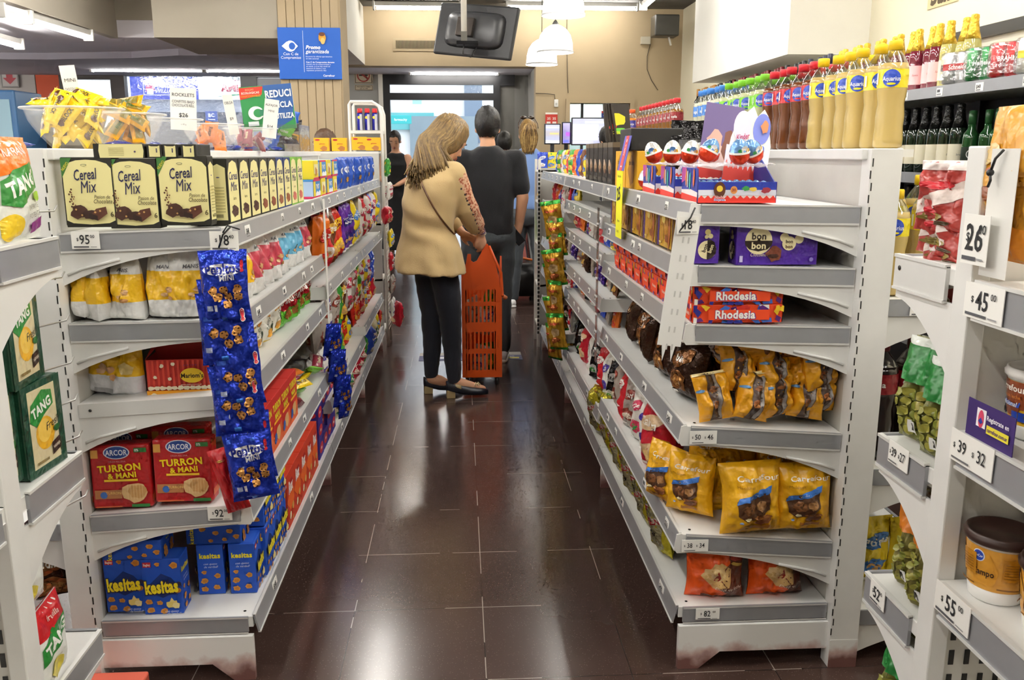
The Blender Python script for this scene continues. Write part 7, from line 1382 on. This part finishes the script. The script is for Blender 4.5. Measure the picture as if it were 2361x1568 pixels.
K_tg.put((-.905, 1.735, zt_+.1935), (0, R(0), HP+R(4)), 'green drink powder box stacked on top of the lower two')
K_tgb = Kind('drink_powder_bag', 'drink powder bag', bag(.16, .20, .05, 'e9ebe4', [('p', [(0, .62), (1, .74), (1, 1), (0, 1)], 'f07a1c'), ('t', 'NARANJA', .5, .86, .11, 'f6f0e8', dict(b=.01, fit=.8, a=4)), ('p', [(.02, .36), (.04, .58), (.3, .68), (.8, .76), (.92, .66), (.86, .5), (.6, .44), (.3, .32)], '2f8a3a'), ('t', 'TANG', .45, .55, .2, 'f6f6f0', dict(b=.05, fit=.72, force=1, a=14)), ('e', .14, .14, .2, .16, 'f0cc2c'), ('b', .8, .42, .1, .07, '9ac83a', 4), ('t', 'EXPRIME', .62, .32, .07, '8a8a80', dict(fit=.4, b=0, a=6)), ('t', 'POTENTE', .62, .24, .07, '8a8a80', dict(fit=.4, b=0, a=6)), ('p', [(.5, .06), (.88, .12), (.86, .22), (.5, .16)], '8a2a80')], 'pillow', 'film', 101, crease=.0025, seal=.05))
K_tgb.put((-.868, 1.765, 1.232), (R(-4), R(0), HP+R(2)), 'orange and white drink powder bag on the top left edge shelf', None, (1.05, 1, 1.0))
K_tgr = Kind('drink_powder_bag', 'drink powder bag', bag(.15, .17, .04, 'eceee8', [('r', 0, .66, 1, 1, 'c8242a'), ('p', [(.04, .34), (.06, .56), (.4, .72), (.9, .74), (.92, .56), (.5, .44)], '2f8a3a'), ('t', 'TANG', .48, .56, .2, 'f6f6f0', dict(b=.05, fit=.72, force=1, a=14)), ('b', .4, .2, .22, .14, 'e8d84a', 3), ('t', 'frutilla', .5, .85, .1, 'f0c8c0', dict(fit=.5))], 'pillow', 'film', 102, crease=.0025, seal=.05))
K_tgr.put((-.885, 1.645, .500), (R(0), 0, HP), 'red topped drink powder bag hanging low at the left edge, upper one'); K_tgr.put((-.865, 1.68, .322), (R(-3), 0, HP+R(5)), 'red topped drink powder bag low at the left edge, lower one')
K_blu = gen('drink_powder_bag', '1c2a78', 'e8e4cc', 'limon', seed=104, w=.14, h=.17)
K_blu.put((-.945, 1.70, 1.0), (R(10), 0, HP), 'dark blue packet hanging inside the left edge unit')
G['dark'].put((-1.13, 2.24, .215), (0, 0, R(20)), 'dark wrapped packet low on the shelf behind the left end post', None, 1.15)
plain('plastic_crate', MB().box(-.1, -.1, 0, .1, .1, .05, mat('e8705a', 'plastic'), b=.006), (-.945, 2.02, 0), 'small salmon pink box on the floor beside the left end post', 'box') 
# hooks sticking out beyond the left edge unit
hg = empty('peg_hooks', (-.93, 1.87, 0))
for k, z in enumerate((1.28, 1.13, 1.03, .93, .84, .75, .60)): ob('hook', MB().tube([(0, 0, z), (.0, .06, z-.004), (.02, .14, z-.006), (.024, .15, z+.006)], .0022, HOOK, 6), hg)
tag(hg, 'thin chrome peg hooks sticking out beyond the left edge unit', 'peg hooks')
# ================================================================ near right unit: tubs and olives
def tub_(lid, bodyc, ops, clearlid=False):
    b = MB(); b.lathe([(.036, 0), (.038, .003), (.0405, .025)], mat('ecebe8', 'plastic'), 32); b.lathe([(.0405, .022), (.0475, .092)], mat(bodyc, 'film'), 36, cap=False); b.lathe([(.0475, .090), (.049, .100), (.047, .101)], mat('e8e6e2', 'plastic'), 32)
    for a0 in (pi, pi-1.35, pi+1.35, 0): b.art(ops, lambda x, y, hh, a0=a0: V(((.0408+.1*(y)+hh)*cos(a0+x/.045), (.0408+.1*(y)+hh)*sin(a0+x/.045), .024+y)), .075, .066, .010, 'film', .0008, .0004)
    l = MB(); m_ = mat(lid, 'plastic') if not clearlid else milky('e8e4e0', .55)
    l.lathe([(.0500, .094), (.0525, .097), (.0530, .103), (.0505, .106), (.0500, .109), (.046, .109), (.0445, .104), (.0, .103)], m_, 40, cap=False)
    return Kind('caramel_tub', 'tub', [('tub', b, None, []), ('lid', l, None, [])])
tr_ = [('r', 0, .35, 1, 1, '8a4426'), ('e', .5, .35, .28, .16, '8a4426'), ('t', 'Carrefour', .5, .84, .22, 'f4ece0', dict(fit=.92, b=.02)), ('t', 'dulce de leche', .5, .64, .12, 'd88a3a', dict(fit=.6, b=.0)), ('t', 'tradicional', .45, .46, .16, 'dce8f8', dict(i=.3, fit=.6, out='3a5ac0')), ('r', .62, .08, .76, .3, '2a4ab0'), ('r', .78, .08, .92, .3, '2a4ab0'), ('e', .15, .2, .06, .06, '4a4a3a')]
K_t1 = tub_('d8d4d0', 'eab428', tr_, True)
ca_ = [('p', [(.0, .1), (.45, .1), (.5, .5), (.3, .9), (0, .95)], 'd89a34'), ('e', .12, .80, .12, .13, 'e8ecf4'), ('e', .12, .80, .10, .11, '2a4ab0'), ('t', 'SanCor', .12, .80, .09, 'f4f4fa', dict(fit=.18)), ('t', 'Campo', .22, .42, .22, '3a2414', dict(fit=.42, b=.02)), ('r', .56, .3, .9, .85, 'c08420'), *[('r', .6, .38+q*.07, .86, .395+q*.07, '8a5a1c') for q in range(6)], ('r', .5, .08, .9, .12, '8a5a1c')]
K_t2 = tub_('3a2620', 'dba040', ca_)
Zt = .934
for i, (x, y) in enumerate(((.958, 1.325), (.985, 1.20))): K_t1.put((x, y, Zt), (0, 0, R(-8-6*i)), 'caramel tub with a clear lid on the upper right edge shelf, %s from the post' % ORD[i], 'clear lidded caramel tubs', 1.08 if i == 0 else 1.08)
for i, (x, y) in enumerate(((.915, 1.315), (.935, 1.195), (1.04, 1.33))): K_t2.put((x, y, .653), (0, 0, R(-20+14*i)), 'caramel tub with a brown lid on the lower edge shelf, %s' % ('beside the post', 'cut by the picture edge', 'farther in')[i], None, 1.12)
K_t3 = tub_('20286a', 'e8e4dc', [('t', 'crema', .5, .5, .3, '3a4a9a', dict(fit=.7))]); K_t3.put((.965, 1.24, .331), (0, 0, 0), 'tub with a dark blue lid on the lowest right edge shelf', None, 1.1)
# golden snack packet at the right edge
K_au = Kind('snack_bag', 'snack bag', bag(.17, .24, .06, 'd89a2c', [('b', .4, .6, .16, .1, 'b05a3a', 3), ('b', .3, .45, .12, .08, '8a4a2a', 4), ('b', .25, .7, .12, .09, 'e4c88c', 5), ('b', .5, .4, .14, .1, 'e0b870', 6), ('b', .3, .3, .12, .08, '7a3a2a', 7), ('r', .68, .5, .78, .6, 'ecc070'), ('r', .8, .5, .94, .53, 'a06a1c'), ('r', .8, .56, .94, .59, 'a06a1c'), ('p', [(0, 0), (1, 0), (1, .2), (.5, .28), (0, .18)], 'dc8a1c')], 'pillow', 'film', 105, crease=.007))
K_au.put((.890, 1.325, 1.200), (R(3), R(0), -HP-R(4)), 'golden nut mix bag cut by the right picture edge', None, 1.02)
# olive pouches and sachets
def pouch(c1, seed, topc='1f7a34', w=.085, h=.17):
    olv = [('e', .2+.2*(q % 4)+.04*(q % 3), .08+.095*(q//4)+.02*(q % 2), .10, .09, ('8a8a3a', '9a963e', '747a2c', 'a49a48')[q % 4]) for q in range(20)]
    return bag(w, h, .05, c1, olv+[('p', [(.1, .58), (.9, .58), (.95, .93), (.08, .93)], topc), ('r', .0, .93, 1, 1, 'd0d4cc'), ('r', .55, .1, .82, .22, 'e8e8e4'), ('r', .6, .12, .63, .2, '2a2a2a'), ('r', .68, .12, .72, .2, '2a2a2a')], 'pillow', 'film', seed, crease=.006)
K_ol = [Kind('olive_pouch', 'olive pouch', pouch('707034', 110)), Kind('olive_pouch', 'olive pouch', pouch('7a7238', 111, 'c8741c', .07, .19))]
for i, (y, x, k, z, s_) in enumerate(((1.575, .875, 0, .842, 1.2), (1.485, .868, 0, .842, 1.1), (1.56, .88, 1, .537, 1.12), (1.475, .865, 1, .537, 1.18), (1.53, .87, 0, .243, 1.2))):
    K_ol[k].put((x+.02, y, z), (R(-6), 0, -HP+R(12)), ('green topped olive pouch at the shelf tip, farther one', 'green topped olive pouch beside the white post', 'slim olive pouch with an orange top, farther one', 'slim olive pouch with an orange top beside the post', 'olive pouch low at the bottom right edge')[i], None, s_)
K_sa = Kind('sachet', 'sachet', bag(.11, .16, .03, 'a83a34', [('p', [(0, .2), (1, .5), (1, .75), (0, .4)], 'd8c8c0'), ('r', 0, .86, 1, 1, 'd8ccc8'), ('b', .5, .65, .3, .1, 'c8202c', 4), ('b', .4, .2, .25, .08, '8a7a3a', 5), ('b', .6, .12, .2, .05, '4a3a20', 6)], 'pillow', 'film', 112, crease=.008))
for i in range(5): K_sa.put((.88+.012*i, 1.545+.006*(i % 2), 1.40-.05*i-.14), (R(-4+3*i), R(6*(i % 2)), -HP+R(20)), 'glossy red and clear sachet in the hanging bunch beside the post, %s from the top' % ORD[i], 'red sachets in the hanging bunch', (1.1, 1, .8))
for i, (kk, x, y, z) in enumerate((('white', -.05, .06, .08), ('green', .02, .06, .09), ('multi', -.02, .12, .30), ('white', .03, .06, .32), ('green', .02, .05, .47), ('clear', -.07, .06, .38))): G[kk].put((bk.location.x+x, bk.location.y+y, z), (0, R(10*(-1)**i), R(15*i-20)), '%s packet inside the orange basket, %s from the bottom' % (CN[kk], ORD[i]), None, .85)
# ================================================================ far checkouts and end displays
er = empty('end_display', (-.80, 6.22, 0)); ER = mat('f0eee6', 'paint')
ob('back_panel', B(-.22, .0, .1, .235, .012, 1.40, mat('c8c7c0', 'paint')), er)
for z in (.12, .5, .9, 1.40): ob('shelf', B(-.22, 0, z, .235, .30, z+.014, ER), er)
fm = MB(); xa, xb, zt2 = .035, .255, P(850, 238, Y=6.45).z
for y in (.06, .30): fm.tube([(xa, y, .0), (xa, y, zt2-.02), (xa+.01, y, zt2), (xb-.06, y, zt2), (xb-.015, y, zt2-.03), (xb, y, zt2-.08), (xb, y, 0)], .011, ER, 10)
ob('frame', fm, er); ob('shelf', B(xa, .05, P(850, 302, Y=6.4).z-.02, xb, .3, P(850, 302, Y=6.4).z, ER), er)
gp_ = MB(); 
for k in range(36): gp_.box(xb+.004, .05, .12+k*.03, xb+.007, .30, .124+k*.03, ER)
ob('side_grid', gp_, er); tag(er, 'white framed end display at the far end of the left shelving', 'display stand')
K_can = Kind('spray_can', 'spray can', [('can', MB().lathe([(.018, 0), (.021, .004), (.021, .11), (.014, .122)], mat('2a2a8e', 'metal'), 18).art([('r', .5, 0, .9, 1, 'd8d8e0'), ('e', .4, .8, .2, .2, 'f0d82c')], lambda x, y, h: V(((.0213+h)*cos(-1.57+x/.021), (.0213+h)*sin(-1.57+x/.021), y)), .05, .108, .012, 'film'), None, []), ('cap', MB().lathe([(.017, .118), (.018, .122), (.017, .145), (.014, .148)], mat('d8262c', 'plastic'), 16), None, [])])
zc = P(850, 302, Y=6.4).z
for i in range(3): K_can.put((-.80+.105+i*.052, 6.30, zc), (0, 0, 0), 'blue spray can with a red cap on the end display, %s from the left' % ORD[i], 'blue spray cans', 1.0)
K_yc = Kind('biscuit_box', 'biscuit box', carton(.105, .06, .09, 'f0b81c', [('e', .25, .84, .16, .06, 'b8202c'), ('t', 'galletitas', .55, .55, .12, 'b8202c', dict(i=.3, fit=.6)), ('b', .65, .2, .25, .16, 'b8783a', 3)]))
for i in range(4): K_yc.put((-.965+i*.123, 6.29, 1.414), (0, 0, R(rr_.uniform(-6, 6)) if 0 else 0), 'yellow biscuit box on the far end display shelf, %s from the left' % ORD[i], 'yellow biscuit boxes')
for i in range(14):
    k = ['green', 'multi', 'red', 'yellow', 'redwhite', 'clear', 'white'][i % 7]; hgt = 1.38-.17*(i % 7)
    G[k].put((-.528, 6.30+.13*(i//7), hgt-.145), (0, 0, HP), '%s packet hung on the %s column of the end display side, %s down' % (CN[k], ('near', 'far')[i//7], ORD[i % 7]), 'packets on the end display side', .62)
G['red'].put((-.50, 6.42, .12), (0, 0, HP+.3), 'red packet low on the end display side', None, .9)
# checkout with screens
def screen(u0, v0, u1, v1, Y, lab, ops, bg='3a62c8', yaw=0):
    a, c_2 = P(u0, v1, Y=Y), P(u1, v0, Y=Y); w, h = c_2.x-a.x, c_2.z-a.z
    t = empty('checkout_screen', ((a.x+c_2.x)/2, Y, a.z), (0, 0, yaw)); ob('case', MB().box(-w/2, 0, 0, w/2, .04, h, mat('1a1a1e', 'plastic'), b=.006), t)
    m = MB(); gs = glow(bg, .42, 'screen'); m.box(-w/2+.012, -.002, .012, w/2-.012, 0, h-.012, gs)
    for o_ in ops:
        x0, y0, x1, y1, cc = o_; m.box(-w/2+.012+(w-.024)*x0, -.003, .012+(h-.024)*y0, -w/2+.012+(w-.024)*x1, -.0025, .012+(h-.024)*y1, glow(cc, .4, 'screen'))
    ob('display', m, t); ob('stand', MB().box(-.02, .015, -.25, .02, .03, .02, mat('2a2a2e', 'plastic')), t); return tag(t, lab, 'screen')
screen(1255, 285, 1293, 333, 9.0, 'blue and violet customer screen at the checkout, leftmost of three', [(0, .38, 1, .68, '3a1f7a'), (.3, .48, .95, .56, 'e8d83a'), (0, 0, 1, .15, 'e8f0fa'), (0, .8, 1, .9, '9ab8f0')])
screen(1295, 281, 1317, 333, 9.1, 'narrow violet screen between the other two checkout screens', [(0, 0, 1, 1, '5a18d8'), (.4, .35, 1, .55, 'b86ae8'), (.1, .05, .8, .15, '3a7ae8')], '5a18d8')
screen(1317, 271, 1419, 335, 8.9, 'large checkout screen with a pale blue page', [(0, .15, .62, .78, 'dfeafa'), (.64, .2, .95, .7, '7a9ae8'), (.3, .82, .98, .9, 'e8f0fc'), (0, .02, .5, .12, 'b8c8f0')])
ck = empty('checkout_counter', (1.25, 9.0, 0)); ob('body', B(-.38, -.1, 0, .7, .7, .95, mat('d8d4c8', 'paint'), .01), ck); ob('worktop', B(-.41, -.15, .95, .75, .75, 1.0, mat('8a8a88', 'paint'), .006), ck); ob('screen_shelf', B(-.40, -.02, 1.0, .6, .2, P(1300, 335, Y=9).z-.1, mat('c8c6be', 'paint'), .006), ck)
tag(ck, 'pale checkout counter carrying the screens', 'counter')
ed = empty('end_display', (.70, 6.22, 0)); ob('back_panel', B(-.13, 0, .1, .30, .012, 1.3, mat('c8c7c0', 'paint')), ed)
for z in (.15, .45, .75, 1.05, 1.27): ob('shelf', B(-.14, .0, z, .32, .28, z+.014, ER), ed)
pm_ = MB()
for k in range(40): pm_.box(-.145, -.012, .1+k*.03, -.13, -.008, .118+k*.03, SLOT)
pm_.box(-.145, -.008, 0, -.125, .012, 1.36, ER); pm_.box(-.145, .26, 0, -.125, .28, 1.36, ER); ob('upright', pm_, ed)
tag(ed, 'white end display beyond the right shelving', 'display stand')
for i, k in enumerate(['blue', 'yellow', 'green', 'redyellow', 'red']): G[k].put((.60+.02*(i % 2)+.075*i*.6, 6.36, 1.285), (0, 0, R(-15)), '%s packet on top of the right end display, %s from the aisle' % (CN[k], ORD[i]), None, .62)
for j, z in enumerate((1.065, .765, .465, .165)):
    for i in range(2): k = ['purple', 'brown', 'green', 'multi', 'white'][(i+j) % 5]; G[k].put((.60, 6.31+.12*i, z), (0, 0, -HP), '%s packet on the right end display side, %s shelf, %s' % (CN[k], ORD[j], ('near', 'far')[i]), None, .8)
# printed floor sticker
stp = P(1085, 822, Z=0)
m = MB(); m.add([V((-.36, -.12, 0)), V((.36, -.12, 0)), V((.36, .12, 0)), V((-.36, .12, 0))], [(0, 1, 2, 3)], mat('4a4a6e', 'card'))
m.art([('r', 0, .62, 1, 1, 'a8a29a'), ('b', .5, .78, .2, .08, '4a4a78', 4), ('r', .12, .22, .24, .46, 'd8d8dc'), ('t', 'Registrate en', .78, .46, .16, 'd8d8e4', dict(fit=.36)), ('r', .60, .16, .97, .32, 'd8cc4a'), ('t', 'carrefour.com.ar', .79, .24, .1, '3a3a6a', dict(fit=.3)), ('t', 'm', .18, .34, .2, '5a5a8a')], flat((0, -.12, 0), (1, 0, 0), (0, 1, 0)), .72, .24, h0=.0002, dh=.0002)
plain('floor_sticker', m, (stp.x, stp.y, .0012), 'worn violet and grey printed sticker on the floor beside the orange basket', 'floor sticker')
# ================================================================ let goods rest on the shelves instead of in them
from mathutils.bvhtree import BVHTree
bpy.context.view_layer.update()
KIDS = {}
for o in bpy.data.objects: KIDS.setdefault(o.parent, []).append(o)
def tree_of(root, off=V((0, 0, 0))):
    vs, ps = [], []; st = [root]
    while st:
        o = st.pop(); st += KIDS.get(o, [])
        if o.type != 'MESH': continue
        b_ = len(vs); mw = Matrix.Translation(off) @ o.matrix_world
        vs += [mw @ v_.co for v_ in o.data.vertices]; ps += [tuple(b_+k for k in p_.vertices) for p_ in o.data.polygons]
    return vs, ps
UN = []
for o in KIDS[None]:
    if o.name.startswith(('shelving_unit', 'wall_rack', 'end_display', 'acrylic_tub', 'egg_display')):
        vs, ps = tree_of(o); UN.append((o.name, BVHTree.FromPolygons(vs, ps), V([min(q[i] for q in vs) for i in range(3)]), V([max(q[i] for q in vs) for i in range(3)])))
SKIP = ('shelving', 'wall_rack', 'end_display', 'acrylic', 'egg_display', 'person', 'price', 'hanging', 'peg', 'offer', 'camera', 'shelf_card', 'ceiling', 'candy_bar', 'shopping')
for o in KIDS[None]:
    if o.get('kind') or not o.get('category') or o.name.startswith(SKIP): continue
    vs, ps = tree_of(o)
    if not vs or len(ps) > 9000: continue
    lo = V([min(q[i] for q in vs) for i in range(3)]); hi = V([max(q[i] for q in vs) for i in range(3)])
    near = [u_ for u_ in UN if all(u_[2][i]-.03 < hi[i] and u_[3][i]+.03 > lo[i] for i in range(3))]
    if not near: continue
    oz_ = o.location.z
    def hits(d, k=1):
        q_ = [V((q.x+d.x, q.y+d.y, oz_+(q.z-oz_)*k+d.z)) for q in vs]; t_ = BVHTree.FromPolygons(q_, ps); return sum(len(t_.overlap(u_[1])) for u_ in near)
    h0 = hits(V((0, 0, 0)))
    if not h0: continue
    sx = 0 if o.location.y < 2.05 else (1 if o.location.x < 0 else -1)
    best = (h0, V((0, 0, 0)), 1)
    soft = ('bag' in o.name or 'packet' in o.name) and 'muffin_bag' not in o.name and 'gold' not in o.name
    for d in [(0, .003, 1), (0, .007, 1), (0, .012, 1), (.008, .007, 1), (-.01, .006, 1), (.018, .01, 1), (0, .006, .92), (.012, .006, .88), (-.012, .006, .85), (.01, .008, .78), (-.02, .008, .78), (0, .03, 1), (0, .03, .8)]:
        if d[2] != 1 and not soft: continue
        dv = V((sx*d[0], 0, d[1])); h_ = hits(dv, d[2])
        if h_ < best[0]: best = (h_, dv, d[2])
        if h_ == 0: break
    o.location = o.location+best[1]
    if best[2] != 1: o.scale.z *= best[2]
SC.view_settings.view_transform = 'Standard'; SC.view_settings.look = 'None'; SC.view_settings.gamma = 1; SC.view_settings.use_curve_mapping = False
SC.view_settings.exposure = 0.56
SC.cycles.max_bounces = 6; SC.cycles.glossy_bounces = 3; SC.cycles.diffuse_bounces = 4; SC.cycles.transparent_max_bounces = 12; SC.cycles.use_adaptive_sampling = True; SC.cycles.adaptive_threshold = .08; SC.cycles.adaptive_min_samples = 12; SC.cycles.sample_clamp_indirect = 6; SC.cycles.caustics_reflective = False; SC.cycles.caustics_refractive = False
SC.cycles.use_denoising = True
SC.cycles.time_limit = 1000
